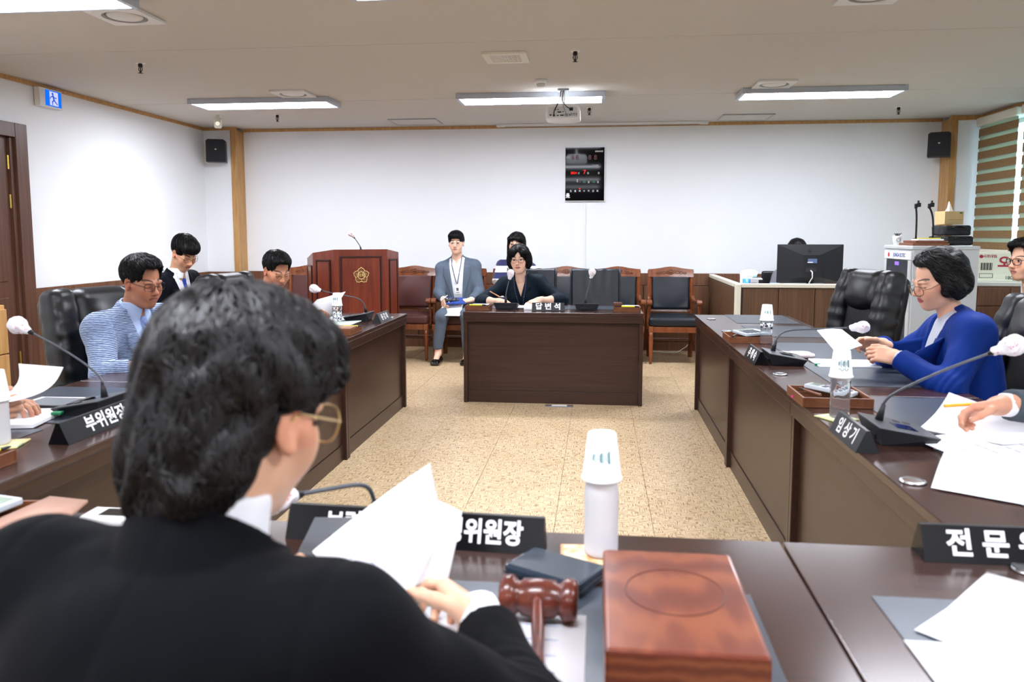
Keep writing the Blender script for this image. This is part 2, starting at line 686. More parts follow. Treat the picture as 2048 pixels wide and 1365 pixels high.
def fpart(name, fld, m, parent=None, it=1, loc=None, rot=None):
    V, Q = fld.nets()
    V = smooth_mesh(V, Q, it)
    return place(name, np_mesh(name, V, Q), m, parent, loc, rot)

def wob(x, y, z, seed=0.0):
    """cheap smooth pseudo noise in [-1, 1] from warped sines"""
    a = np.sin(x * 1.0 + 1.7 * np.sin(y * 0.9 + seed) + seed * 1.3)
    b = np.sin(y * 1.1 + 1.5 * np.sin(z * 0.8 - seed) + seed * 2.1)
    c = np.sin(z * 0.95 + 1.6 * np.sin(x * 1.05 + seed * 0.7) - seed)
    return (a * b + b * c + c * a) / 2.2

def rotm(axis, a):
    return np.array(Matrix.Rotation(a, 3, axis), np.float32)

# ------------------------------------------------------------------ room shell
XL, XR, YB, YF, ZC = -4.70, 4.06, 9.15, -3.2, 2.62
T = 0.15
floor = struct('floor', MB().span((XL - T, YF - T, -0.12), (XR + T, YB + T, -0.004)), pm('grout', (96, 74, 50), 0.8))
tile_me = MB().box((0, 0, 0), (0.4552, 0.9132, 0.008), 0.0008, seg=1).mesh('tile')
tile_me.materials.append(floor_mat())
j = 0
for ix in range(-10, 10):
    x = 0.27 + 0.457 * (ix + 0.5)
    if x + 0.15 < XL or x - 0.15 > XR:
        continue
    for iy in range(0, 13):
        y = -0.35 + 0.914 * iy + (0.457 if ix % 2 else 0.0)
        if y - 0.40 > YB:
            continue
        place('tile', tile_me, None, floor, (x, y, -0.0035))
struct('ceiling', MB().span((XL - T, YF - T, ZC + 0.002), (XR + T, YB + T, ZC + 0.12)), M_CEIL)
ceil = bpy.data.objects['ceiling']
yy = YF
k = 0
while yy < YB:
    y2 = min(yy + 1.05, YB)
    MB().span((XL, yy + 0.0015, ZC - (0.0006 if k % 2 else 0.0016)), (XR, y2 - 0.0015, ZC + 0.004)).build('panel', M_CEIL, ceil)
    yy = y2
    k += 1
struct('wall_left', MB().span((XL - T, YF, 0), (XL, YB, ZC)), M_WALL)
struct('wall_back', MB().span((XL - T, YB, 0), (XR + T, YB + T, ZC)), M_WALL)
struct('wall_rear', MB().span((XL - T, YF - T, 0), (XR + T, YF, ZC)), pm('rear_wall_walnut', (74, 50, 38), 0.5, c2=(96, 66, 50), scale=(40, 40, 2)))
WY0, WY1, WZ0, WZ1 = 3.2, 8.80, 1.02, 2.50
wr = MB()
wr.span((XR, YF, 0), (XR + T, WY0, ZC))
wr.span((XR, WY1, 0), (XR + T, YB, ZC))
wr.span((XR, WY0, 0), (XR + T, WY1, WZ0))
wr.span((XR, WY0, WZ1), (XR + T, WY1, ZC))
struct('wall_right', wr, M_WALL)
# corner columns
struct('wall_column_left', MB().span((XL, 8.96, 0), (-4.36, YB, ZC)), M_WALL)
struct('wall_column_right', MB().span((3.80, 8.93, 0), (XR, YB, ZC)), M_WALL)
struct('trim_1', MB().span((-4.36, 8.945, 0), (-4.285, YB, ZC - 0.03), 0.003), M_TRIM)
struct('trim_2', MB().span((3.745, 8.915, 0), (3.815, YB, ZC - 0.03), 0.003), M_TRIM)
# oak cornice
struct('trim_3', MB().span((XL, 3.0, ZC - 0.035), (XL + 0.022, 8.96, ZC - 0.0018), 0.003), M_TRIM)
struct('trim_4', MB().span((XL, 8.935, ZC - 0.035), (-4.28, 8.96, ZC - 0.0018), 0.003), M_TRIM)
struct('trim_5', MB().span((-4.285, YB - 0.022, ZC - 0.035), (3.745, YB, ZC - 0.0018), 0.003), M_TRIM)
struct('trim_6', MB().span((3.735, 8.905, ZC - 0.05), (XR, 8.93, ZC - 0.0018), 0.003), M_TRIM)
struct('trim_7', MB().span((XR - 0.022, YF, ZC - 0.05), (XR, 8.905, ZC - 0.0018), 0.003), M_TRIM)

def wainscot(name, length, n, M):
    """local: x along the wall, y into the room (negative), z up; rails and raised panels"""
    o = struct(name, MB().span((0, -0.012, 0), (length, 0, 0.90)), pm('wainscot_shadow_gap', (48, 30, 22), 0.6))
    o.matrix_world = M
    MB().span((0, -0.030, 0.765), (length, -0.012, 0.905), 0.003).build('rail', M_WAINS, o)
    MB().span((0, -0.030, 0), (length, -0.012, 0.10), 0.003).build('baseboard', M_WAINS, o)
    w = length / n
    me = MB().span((0.004, -0.026, 0.106), (w - 0.004, -0.012, 0.759), 0.004).mesh('panel')
    for i in range(n):
        place('panel', me, M_WAINS, o, (i * w, 0, 0))
    return o
wainscot('trim_8', 3.745 + 4.285, 15, Matrix.Translation((-4.285, YB, 0)))
wainscot('trim_9', 8.96 - 5.96, 6, Matrix.Translation((XL, 5.96, 0)) @ Matrix.Rotation(PI / 2, 4, 'Z'))
wainscot('trim_10', 0.41, 1, Matrix.Translation((XL, 8.96, 0)))
# low sill cabinet line under the window
wainscot('trim_11', 5.2, 10, Matrix.Translation((3.93, 8.9, 0)) @ Matrix.Rotation(-PI / 2, 4, 'Z'))
struct('window_sill', MB().span((3.90, 3.7, 0.905), (XR, 8.91, 0.935), 0.004), pm('sill_stone', (214, 214, 208), 0.4))

# door in the left wall
d = struct('door_1', MB().span((XL - 0.06, 4.98, 0), (XL + 0.004, 5.84, 2.13), 0.002), M_DOOR)
fr = MB()
fr.span((XL - 0.02, 5.84, 0), (XL + 0.055, 5.97, 2.245), 0.004)
fr.build('door_frame', M_DOOR, d)
MB().span((XL - 0.02, 4.85, 0), (XL + 0.055, 4.98, 2.245), 0.004).build('door_frame', M_DOOR, d)
MB().span((XL - 0.02, 4.981, 2.13), (XL + 0.054, 5.839, 2.244), 0.004).build('door_frame', M_DOOR, d)
MB().span((XL + 0.004, 5.80, 0), (XL + 0.03, 5.838, 2.128), 0.002).build('door_stop', M_DOOR, d)
for z in (1.93, 1.62, 0.35):
    h = MB().cyl((XL + 0.012, 5.795, z - 0.055), (XL + 0.012, 5.795, z + 0.055), 0.008, n=10)
    h.build('hinge', M_BRASS, d)
for za, zb in ((0.15, 0.85), (0.98, 2.0)):
    MB().span((XL + 0.004, 5.08, za), (XL + 0.012, 5.72, zb), 0.004).build('panel', M_DOOR, d)
MB().tube([(XL + 0.01, 5.06, 0.95), (XL + 0.06, 5.06, 0.95), (XL + 0.06, 5.18, 0.95)], 0.009, 8).build('door_handle', M_BRASS, d)

# window, frame and panes
w = struct('window_1', MB().span((XR + 0.10, WY0, WZ0), (XR + 0.14, WY0 + 0.05, WZ1)), M_WHITEP)
MB().span((XR + 0.10, WY1 - 0.05, WZ0), (XR + 0.14, WY1, WZ1)).build('window_frame', M_WHITEP, w)
for yv in (4.6, 6.0, 7.4):
    MB().span((XR + 0.10, yv - 0.025, WZ0), (XR + 0.14, yv + 0.025, WZ1)).build('mullion', M_WHITEP, w)
for zz in (WZ0, 1.16, WZ1 - 0.04):
    MB().span((XR + 0.101, WY0 + 0.05, zz), (XR + 0.139, WY1 - 0.05, zz + 0.04)).build('window_frame', M_WHITEP, w)
M_PANE = pm('tinted_pane', (196, 232, 236), 0.02, trans=1.0, ior=1.05)
for ya, yb in ((WY0 + 0.05, 4.575), (4.625, 5.975), (6.025, 7.375), (7.425, WY1 - 0.05)):
    MB().span((XR + 0.118, ya, 1.20), (XR + 0.122, yb, WZ1 - 0.04)).build('pane', M_PANE, w)

# zebra roller blinds: wood-brown bands on a sheer cloth
M_BAND = pm('blind_band', (120, 92, 58), 0.8, c2=(146, 114, 74), scale=(4, 60, 60), mix=(0.3, 0.7))
m = M_SHEER = bpy.data.materials.new('blind_sheer')
m.use_nodes = True
nt = m.node_tree
nt.nodes.clear()
tr = nt.nodes.new('ShaderNodeBsdfTranslucent'); tr.inputs['Color'].default_value = lin((176, 186, 168))
di = nt.nodes.new('ShaderNodeBsdfDiffuse'); di.inputs['Color'].default_value = lin((190, 196, 176))
mxs = nt.nodes.new('ShaderNodeMixShader'); mxs.inputs[0].default_value = 0.55
oo = nt.nodes.new('ShaderNodeOutputMaterial')
nt.links.new(tr.outputs[0], mxs.inputs[1]); nt.links.new(di.outputs[0], mxs.inputs[2]); nt.links.new(mxs.outputs[0], oo.inputs['Surface'])
def blind(y0, y1, label):
    t = thing('zebra_blind', label, 'blind', (4.0, (y0 + y1) / 2, 1.19), 0, 'zebra blinds on the window wall')
    L = y1 - y0
    MB().span((-0.035, -L / 2 - 0.01, 1.30), (0.045, L / 2 + 0.01, 1.385), 0.012).build('headrail', M_CREAM, t)
    MB().span((-0.008, -L / 2, -0.02), (0.014, L / 2, 0.012), 0.004).build('bottom_rail', M_CREAM, t)
    n = 11
    p = 1.30 / n
    me = MB().span((-0.004, -L / 2, 0), (-0.0015, L / 2, p * 0.62)).mesh('band')
    me2 = MB().span((0.010, -L / 2 + 0.03, 0), (0.0125, L / 2 + 0.03, p * 0.62)).mesh('band')
    for i in range(n):
        place('band', me, M_BAND, t, (0, 0, 0.012 + i * p))
    for i in range(n):
        place('band', me2, M_BAND, t, (0, 0, 0.012 + i * p - 0.012))
    MB().span((0.003, -L / 2 + 0.02, 0.012), (0.0045, L / 2 - 0.005, 1.30)).build('sheer_cloth', M_SHEER, t)
    return t
blind(8.06, 8.84, 'brown and sheer striped roller blind in the window beside the corner column')
blind(7.14, 7.96, 'brown and sheer striped roller blind at the right edge of the picture')
for q, l in enumerate(('third', 'fourth', 'fifth', 'sixth')):
    blind(6.22 - 0.92 * q, 7.04 - 0.92 * q, l + ' striped roller blind from the corner column, beyond the right picture edge')

# ------------------------------------------------------------------ ceiling fittings
def led(x0, x1, y0, y1, label):
    t = thing('ceiling_light', label, 'light', ((x0 + x1) / 2, (y0 + y1) / 2, ZC - 0.05), 0, 'LED panel lights on the ceiling')
    a, b = (x1 - x0) / 2, (y1 - y0) / 2
    h = 0.048
    fm = pm('light_frame', (188, 196, 208), 0.35, metal=0.3)
    for s in (-1, 1):
        MB().span((s * a, -b, 0), (s * (a - 0.03), b, h), 0.002).build('frame_rail', fm, t)
        MB().span((-a + 0.0301, s * b, 0), (a - 0.0301, s * (b - 0.022), h), 0.002).build('frame_rail', fm, t)
    MB().span((-a + 0.031, -b + 0.023, 0.006), (a - 0.031, b - 0.023, 0.012), 0.0).build('diffuser', M_LED, t)
    MB().span((-a + 0.03, -b + 0.02, 0.02), (a - 0.03, b - 0.02, h), 0.0).build('back_tray', fm, t)
for i, (x0, x1) in enumerate(((-3.84, -2.48), (-1.29, 0.05), (1.23, 2.60))):
    c = ('left', 'middle', 'right')[i]
    led(x0, x1, 7.04, 7.42, ('LED panel light nearest the exit wall in the far row', 'LED panel light above the projector', 'LED panel light nearest the window in the far row')[i])
    led(x0, x1, 3.72, 4.09, ('LED panel light cut off at the top left corner of the picture', 'LED panel light showing only a sliver at the top middle edge', 'LED panel light just above the top right picture edge')[i])
    led(x0, x1, 0.40, 0.78, 'LED panel light over the near desks, %s column of the ceiling' % c)
    led(x0, x1, -2.4, -2.02, 'LED panel light at the rear of the room, %s column of the ceiling' % c)

def diffuser(x, y, label):
    t = thing('ceiling_diffuser', label, 'air vent', (x, y, ZC - 0.0175), 0, 'round air diffusers in square plates')
    s = 0.158
    m_ = pm('vent_white', (228, 228, 226), 0.5)
    n = 32
    vs, fs = [], []
    sq = []
    for i in range(n):
        a = 2 * PI * i / n
        c_, s_ = math.cos(a), math.sin(a)
        k = s / max(abs(c_), abs(s_))
        sq.append((c_ * k, s_ * k))
    for zz in (0.0, 0.0155):
        for (px, py) in sq:
            vs.append((px, py, zz))
        for i in range(n):
            a = 2 * PI * i / n
            vs.append((0.122 * math.cos(a), 0.122 * math.sin(a), zz))
    for i in range(n):
        q = (i + 1) % n
        fs += [(i, n + i, n + q, q), (2 * n + i, 2 * n + q, 3 * n + q, 3 * n + i), (i, q, 2 * n + q, 2 * n + i), (n + i, 3 * n + i, 3 * n + q, n + q)]
    MB().add(vs, fs).build('plate', m_, t)
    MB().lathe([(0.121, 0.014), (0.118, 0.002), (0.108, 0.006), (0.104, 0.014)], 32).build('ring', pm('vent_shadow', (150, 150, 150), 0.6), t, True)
    MB().lathe([(0.0, -0.006), (0.06, -0.005), (0.092, 0.002), (0.1, 0.010), (0.0, 0.012)], 32).build('cone', m_, t, True)
diffuser(-2.73, 4.35, 'square plate with round diffuser beside the top left light')
diffuser(-2.735, 6.86, 'square plate with round diffuser before the far left light')
diffuser(1.455, 6.86, 'square plate with round diffuser before the far right light')
diffuser(1.42, 4.40, 'square plate with round diffuser showing at the top right edge')

def sprinkler(x, y, label):
    t = thing('sprinkler', label, 'sprinkler', (x, y, ZC - 0.077), 0, 'fire sprinklers on the ceiling')
    mb_ = pm('sprinkler_bronze', (48, 44, 40), 0.4, metal=0.7)
    MB().lathe([(0.0, 0.074), (0.036, 0.075), (0.034, 0.071), (0.0, 0.070)], 20).build('cover_ring', M_WHITEP, t, True)
    MB().lathe([(0.013, 0.072), (0.016, 0.060), (0.016, 0.048), (0.010, 0.044)], 14).build('body', mb_, t, True)
    b = MB()
    for s in (-1, 1):
        b.tube([(s * 0.010, 0, 0.047), (s * 0.015, 0, 0.03), (s * 0.004, 0, 0.008)], 0.003, 6)
    b.cyl((0, 0, 0.046), (0, 0, 0.004), 0.004, n=8)
    b.build('yoke', mb_, t)
    MB().lathe([(0.0, 0.0), (0.018, 0.001), (0.018, 0.003), (0.0, 0.004)], 16).build('deflector', mb_, t, True)
for x, y, l in ((-3.38, 5.55, 'sprinkler head on the ceiling near the exit sign'), (-0.17, 5.52, 'sprinkler head beside the ceiling speaker grille'),
                (-3.39, 8.05, 'sprinkler head behind the far left light'), (-0.10, 7.95, 'sprinkler head just right of the projector'),
                (2.96, 8.25, 'sprinkler head behind the far right light')):
    sprinkler(x, y, l)
t = thing('smoke_detector', 'round white smoke detector between grille and projector', 'detector', (-0.48, 6.5, ZC - 0.06))
MB().lathe([(0.0, 0.0585), (0.052, 0.0585), (0.052, 0.03), (0.047, 0.026)], 24).build('base', M_WHITEP, t, True)
MB().lathe([(0.036, 0.026), (0.036, 0.016), (0.030, 0.004), (0.0, 0.0)], 24).build('sensor_cap', pm('detector_grey', (206, 208, 206), 0.5), t, True)

t = thing('ceiling_speaker', 'square cream speaker grille set in the ceiling', 'speaker', (-0.665, 5.63, ZC - 0.02))
sp = 0.155
for s in (-1, 1):
    MB().span((s * sp, -sp, 0), (s * (sp - 0.05), sp, 0.018), 0.003).build('frame_rail', M_CREAM, t)
    MB().span((-sp + 0.0501, s * sp, 0), (sp - 0.0501, s * (sp - 0.05), 0.018), 0.003).build('frame_rail', M_CREAM, t)
MB().span((-0.105, -0.105, 0.008), (0.105, 0.105, 0.012)).build('backing', pm('speaker_dark', (40, 40, 38), 0.7), t)
gb = MB()
for i in range(15):
    v = -0.098 + i * 0.014
    gb.span((v - 0.0025, -0.105, 0.003), (v + 0.0025, 0.105, 0.0075))
    gb.span((-0.105, v - 0.0025, 0.0035), (0.105, v + 0.0025, 0.0072))
tag(gb.build('grille', M_CREAM, t), kind='stuff')
MB().span((-0.018, -0.01, 0.0), (0.018, 0.01, 0.004)).build('badge', M_WHITEP, t)

for x0, x1, y0, y1, l in ((-2.32, -1.78, 8.50, 8.94, 'square ceiling access panel near the left of the back wall'), (1.30, 1.84, 8.56, 9.0, 'square ceiling access panel near the right of the back wall')):
    t = thing('access_panel', l, 'panel', ((x0 + x1) / 2, (y0 + y1) / 2, ZC - 0.012), 0, 'ceiling access panels')
    a, b = (x1 - x0) / 2, (y1 - y0) / 2
    am = pm('access_frame', (176, 178, 176), 0.4, metal=0.3)
    for s in (-1, 1):
        MB().span((s * a, -b, 0), (s * (a - 0.018), b, 0.010)).build('frame_rail', am, t)
        MB().span((-a + 0.018, s * b, 0), (a - 0.018, s * (b - 0.018), 0.010)).build('frame_rail', am, t)
    MB().span((-a + 0.02, -b + 0.02, 0.003), (a - 0.02, b - 0.02, 0.009)).build('hatch', M_CEIL, t)
t = thing('screen_slot', 'long narrow white projection screen case at the ceiling edge', 'screen case', (0.02, 9.065, ZC - 0.03))
MB().span((-1.2, -0.04, 0), (1.2, 0.04, 0.028), 0.004).build('case', M_WHITEP, t)
MB().span((-1.1, -0.012, -0.002), (1.1, 0.012, 0.0)).build('slot', M_GREYP, t)

# projector on its ceiling bracket
t = thing('projector', 'white projector hanging from the ceiling, cables in its back panel', 'projector', (-0.315, 6.84, 2.355))
M_PROJ = pm('projector_white', (240, 240, 240), 0.4)
# shell: rounded body
prof = [(-0.148, 0.0), (-0.15, 0.03), (-0.146, 0.09), (-0.118, 0.122), (0.118, 0.122), (0.146, 0.09), (0.15, 0.03), (0.148, 0.0), (0.09, -0.012), (-0.09, -0.012)]
MB().prism(prof, 0, 0.24, Matrix(((1, 0, 0, 0), (0, 0, 1, 0), (0, 1, 0, 0), (0, 0, 0, 1)))).build('shell', M_PROJ, t)
MB().prism([(-0.128, 0.006), (-0.124, 0.088), (-0.11, 0.098), (0.11, 0.098), (0.124, 0.088), (0.128, 0.006)], -0.002, 0.004, Matrix(((1, 0, 0, 0), (0, 0, 1, -0.003), (0, 1, 0, 0), (0, 0, 0, 1)))).build('port_panel', pm('port_panel_grey', (214, 216, 216), 0.5), t)
for (x, z, w_, h_) in ((-0.105, 0.028, 0.016, 0.012), (-0.075, 0.024, 0.018, 0.016), (-0.042, 0.024, 0.018, 0.008), (-0.006, 0.025, 0.032, 0.010), (-0.028, 0.052, 0.032, 0.010),
                       (0.073, 0.076, 0.032, 0.026), (0.062, 0.027, 0.009, 0.014), (0.004, 0.055, 0.008, 0.010), (-0.062, 0.074, 0.010, 0.010), (-0.04, 0.074, 0.008, 0.009)):
    MB().box((x, -0.006, z), (w_, 0.004, h_), 0.0015).build('socket', M_BLACK, t)
MB().box((0.034, -0.010, 0.026), (0.032, 0.016, 0.022), 0.003).build('plug', M_STEEL, t)
MB().box((-0.118, -0.006, 0.078), (0.018, 0.003, 0.024), 0.002).build('vent', M_CREAM, t)
for k in range(6):
    MB().box((0.078 + 0.02 * (k % 3), -0.006, 0.026 + 0.013 * (k // 3)), (0.013, 0.003, 0.005), 0.001).build('button', M_GREYP, t)
br = MB().box((0, 0.12, 0.127), (0.13, 0.13, 0.008), 0.002)
br.cyl((0, 0.12, 0.13), (0, 0.12, 0.25), 0.02, n=14)
br.build('bracket', M_WHITEP, t, False)
MB().box((0, 0.12, 0.256), (0.1, 0.1, 0.016), 0.003).build('ceiling_plate', M_STEEL, t)
for pts, r in (([(-0.02, 0.09, 0.25), (-0.024, 0.05, 0.19), (-0.045, 0.0, 0.12), (-0.07, -0.035, 0.06), (-0.075, -0.012, 0.026)], 0.0045),
               ([(0.0, 0.09, 0.25), (-0.008, 0.04, 0.18), (0.006, -0.01, 0.13), (0.04, -0.035, 0.09), (0.073, -0.010, 0.076)], 0.0035),
               ([(0.01, 0.09, 0.25), (0.0, 0.04, 0.17), (0.006, -0.02, 0.10), (0.02, -0.03, 0.06), (0.034, -0.018, 0.028)], 0.003)):
    q = [Vector(p) for p in pts]
    sm = []
    for i in range(len(q) - 1):
        sm += bez(q[i], q[i] + (q[min(i + 1, len(q) - 1)] - q[max(i - 1, 0)]) / 6, q[i + 1] - (q[min(i + 2, len(q) - 1)] - q[i]) / 6, q[i + 1], 5)[:-1]
    sm.append(q[-1])
    MB().tube(sm, r, 6).build('cable', M_BLACK if r > 0.0032 else M_STEEL, t, True)
# motion sensor near the left column
t = thing('motion_sensor', 'small cream motion sensor under the far left ceiling light', 'sensor', (-4.03, 8.0, ZC - 0.14), 0.3)
MB().box((0, 0, 0.055), (0.075, 0.05, 0.11), 0.014, Matrix.Rotation(-0.25, 4, 'X')).build('housing', M_CREAM, t)
MB().lathe([(0.0, -0.012), (0.018, -0.008), (0.024, 0.0), (0.0, 0.002)], 16, Matrix.Translation((0, -0.012, 0.045)) @ Matrix.Rotation(PI / 2 - 0.25, 4, 'X') @ Matrix.Scale(-1, 4, (0, 0, 1))).build('lens', emat('sensor_lens', (255, 250, 225), 0.4), t, True)
MB().cyl((0, 0.02, 0.10), (0, 0.025, 0.138), 0.018, n=12).build('mount', M_CREAM, t)

# wall speakers
def wall_speaker(loc, rz, label):
    t = thing('wall_speaker', label, 'speaker', loc, rz, 'black wall speakers')
    poly = [(-0.108, 0.0), (0.108, 0.0), (0.11, 0.02), (0.108, 0.245), (0.085, 0.262), (-0.085, 0.262), (-0.108, 0.245), (-0.11, 0.02)]
    MB().prism(poly, -0.075, 0.06, Matrix(((1, 0, 0, 0), (0, 0, 1, 0), (0, 1, 0, 0), (0, 0, 0, 1)))).build('cabinet', M_BLACK, t)
    poly2 = [(x * 0.93, 0.008 + z * 0.94) for x, z in poly]
    MB().prism(poly2, -0.083, -0.0755, Matrix(((1, 0, 0, 0), (0, 0, 1, 0), (0, 1, 0, 0), (0, 0, 0, 1)))).build('grille', pm('speaker_grille', (16, 18, 24), 0.6, bump=0.5, bscale=(500, 500, 500)), t)
    MB().box((0, -0.085, 0.145), (0.018, 0.003, 0.012), 0.001).build('badge', M_WHITEP, t)
    MB().span((-0.03, 0.0605, 0.09), (0.03, 0.105, 0.17), 0.004).build('bracket', M_BLACK, t)
    return t
wall_speaker((-4.48, 8.84, 2.2), 0.34, 'black box speaker on the column in the left corner')
wall_speaker((3.64, 8.93, 2.18), -0.42, 'black box speaker turned on the column by the window')

# digital wall clock: glossy black panel that mirrors the room
t = thing('digital_wall_clock', 'tall glossy black digital calendar clock on the white back wall', 'clock', (-0.158, YB - 0.001, 1.735))
MB().span((-0.232, -0.035, 0.0), (0.232, 0, 0.625), 0.006).build('frame', pm('clock_frame', (226, 230, 234), 0.35), t)
MB().span((-0.226, -0.039, 0.008), (0.222, -0.0352, 0.616), 0.001).build('face_panel', pm('clock_black', (5, 6, 8), 0.05, spec=0.22), t)
FR = (PI / 2, 0, 0)
M_REDD = pm('dark_red_segment', (84, 12, 18), 0.4)
for i, x in enumerate((-0.14, -0.09, 0.055, 0.12)):
    lettering('8', 0.075, M_REDD, t, (x, -0.0394, 0.50), ext=0.0003, bold=0.002)
M_REDE = emat('red_led', (255, 40, 30), 1.2)
M_GRND = pm('green_segment', (10, 110, 60), 0.4)
lettering('2024', 0.036, M_REDE, t, (-0.13, -0.0394, 0.325), ext=0.0003)
lettering('7', 0.062, M_REDE, t, (-0.005, -0.0394, 0.335), ext=0.0003)
for x, z, s, b in ((-0.072, 0.322, 0.026, '년'), (0.035, 0.322, 0.026, '월'), (0.157, 0.322, 0.026, '일'), (-0.198, 0.505, 0.024, '오전'), (-0.087, 0.235, 0.02, '음\n력'), (-0.055, 0.225, 0.026, '-'), (0.043, 0.22, 0.026, '월'), (0.15, 0.22, 0.026, '일')):
    lettering(b, s, M_WHITE, t, (x, -0.0394, z), ext=0.0003)
for x in (-0.006, 0.105):
    lettering('88', 0.034, M_GRND, t, (x, -0.0394, 0.222), ext=0.0003, bold=0.0008)
for i, ch in enumerate('일월화수목금토'):
    lettering(ch, 0.026, M_WHITE, t, (-0.162 + i * 0.0515, -0.0394, 0.118), ext=0.0003)
MB().lathe([(0.0, 0.0), (0.007, 0.0), (0.007, 0.0006), (0, 0.0007)], 12, Matrix.Translation((-0.059, -0.0394, 0.147)) @ Matrix.Rotation(PI / 2, 4, 'X')).build('day_lamp', emat('red_lamp', (255, 30, 30), 1.2), t)
lettering('ORANGE', 0.022, M_WHITE, t, (0.158, -0.0394, 0.57), ext=0.0003, bold=0.0006, shear=0.2)
lettering('Digital Calendar', 0.0105, M_WHITE, t, (0.12, -0.0394, 0.415), ext=0.0003)
# small white crest in the lower corner
cb = MB()
for (x, z, w_, h_) in ((0, 0.028, 0.030, 0.016), (0, 0.012, 0.044, 0.012), (0, 0.0, 0.03, 0.012), (-0.016, -0.012, 0.014, 0.01), (0.004, -0.013, 0.012, 0.01), (0.02, -0.012, 0.01, 0.01)):
    cb.box((x, 0, z), (w_, 0.0007, h_), 0.0)
cb.build('crest', M_WHITE, t, loc=(-0.196, -0.0394, 0.058))
tag(MB().span((-0.014, -0.016, 0.905), (0.012, 0, 1.73), 0.002).build('cable_duct', M_WHITEP, None, loc=(-0.155, YB - 0.0005, 0)), 'white cable duct running down the wall from the clock', 'cable duct')

# emergency exit sign
t = thing('exit_sign', 'lit blue and white running man exit sign over the door', 'exit sign', (XL + 0.003, 6.28, 2.43), PI / 2)
MB().span((-0.14, -0.055, 0.0), (0.14, 0, 0.155), 0.006).build('housing', M_WHITEP, t)
MB().span((-0.075, -0.060, 0.012), (0.118, -0.0553, 0.143), 0.002).build('face', emat('exit_face', (20, 110, 235), 0.5), t)
MB().span((-0.028, -0.0612, 0.02), (0.075, -0.0602, 0.135), 0.0).build('doorway_print', emat('exit_white', (215, 215, 255), 0.42), t)
M_EXG = emat('exit_runner', (30, 90, 220), 0.42)
rm = MB()
rm.lathe([(0, 0), (0.011, 0), (0.011, 0.0008), (0, 0.0009)], 14, Matrix.Translation((0.008, -0.0613, 0.117)) @ Matrix.Rotation(PI / 2, 4, 'X'))
for a, b, w_ in (((0.012, 0.102), (0.022, 0.068), 0.016), ((0.012, 0.098), (-0.018, 0.088), 0.008), ((-0.018, 0.088), (-0.024, 0.072), 0.007), ((0.014, 0.098), (0.038, 0.084), 0.008), ((0.038, 0.084), (0.054, 0.09), 0.007),
                 ((0.022, 0.068), (0.002, 0.048), 0.011), ((0.002, 0.048), (0.004, 0.026), 0.009), ((0.022, 0.068), (0.042, 0.05), 0.011), ((0.042, 0.05), (0.062, 0.034), 0.009)):
    va, vb = Vector((a[0], 0, a[1])), Vector((b[0], 0, b[1]))
    dd = vb - va
    ang = math.atan2(dd.z, dd.x)
    rm.box((0, 0, 0), (dd.length + w_ * 0.6, 0.0008, w_), 0.0, Matrix.Translation((va + vb) / 2 + Vector((0, -0.0617, 0))) @ Matrix.Rotation(-ang, 4, 'Y'))
rm.build('runner_print', M_EXG, t)

# ------------------------------------------------------------------ desks
def desk(label, loc, rz, L, depth=0.70, ht=0.74, group='dark brown conference desks', name='conference_desk'):
    """local: x along the length, front face at y=0 looking to -y, user side at y=depth"""
    t = thing(name, label, 'desk', loc, rz, group)
    a = L / 2 - 0.0015
    MB().span((-a, 0, ht - 0.026), (a, depth, ht), 0.003).build('top', M_DESKTOP, t)
    MB().span((-a, 0.006, ht - 0.080), (a, 0.03, ht - 0.0275), 0.003).build('front_lip', M_DESK, t)
    MB().span((-a, depth - 0.03, ht - 0.08), (a, depth - 0.006, ht - 0.0275), 0.003).build('back_lip', M_DESK, t)
    for s in (-1, 1):
        MB().span((s * a, 0.014, 0.0), (s * (a - 0.032), depth - 0.06, ht - 0.082), 0.003).build('end_panel', M_DESK, t)
    MB().span((-a + 0.033, 0.040, 0.102), (a - 0.033, 0.058, ht - 0.082), 0.0).build('front_panel', M_DESK, t)
    MB().span((-a + 0.033, 0.034, 0.0), (a - 0.033, 0.060, 0.099), 0.002).build('kick_board', M_DESK, t)
    return t
RX, LX, NY = 0.745, -1.475, 1.565
for i, l in enumerate(('conference desk at the far end of the right row, by the partition', 'conference desk in the middle of the right row, before the woman in blue', 'conference desk at the near end of the right row')):
    desk(l, (RX, 6.06 - 1.497 * (i + 0.5), 0), -PI / 2, 1.497)
for i, l in enumerate(('conference desk at the far end of the left row, before the podium', 'conference desk in the middle of the left row, hidden behind the dark hair', 'conference desk at the near end of the left row with a vice chair plate')):
    desk(l, (LX, 5.90 - 1.443 * (i + 0.5), 0), PI / 2, 1.443)
for x, l in ((-0.374, 'desk in the foreground bearing the gavel and wooden block'), (1.124, 'desk at the lower right with a pile of white papers'), (-1.872, 'desk at the lower left corner with a calculator')):
    desk(l, (x, NY, 0), PI, 1.497, 0.71)
desk('witness desk standing alone in the middle facing the camera', (-0.353, 6.085, 0), 0.0, 1.43, 0.70, group=None, name='witness_desk')

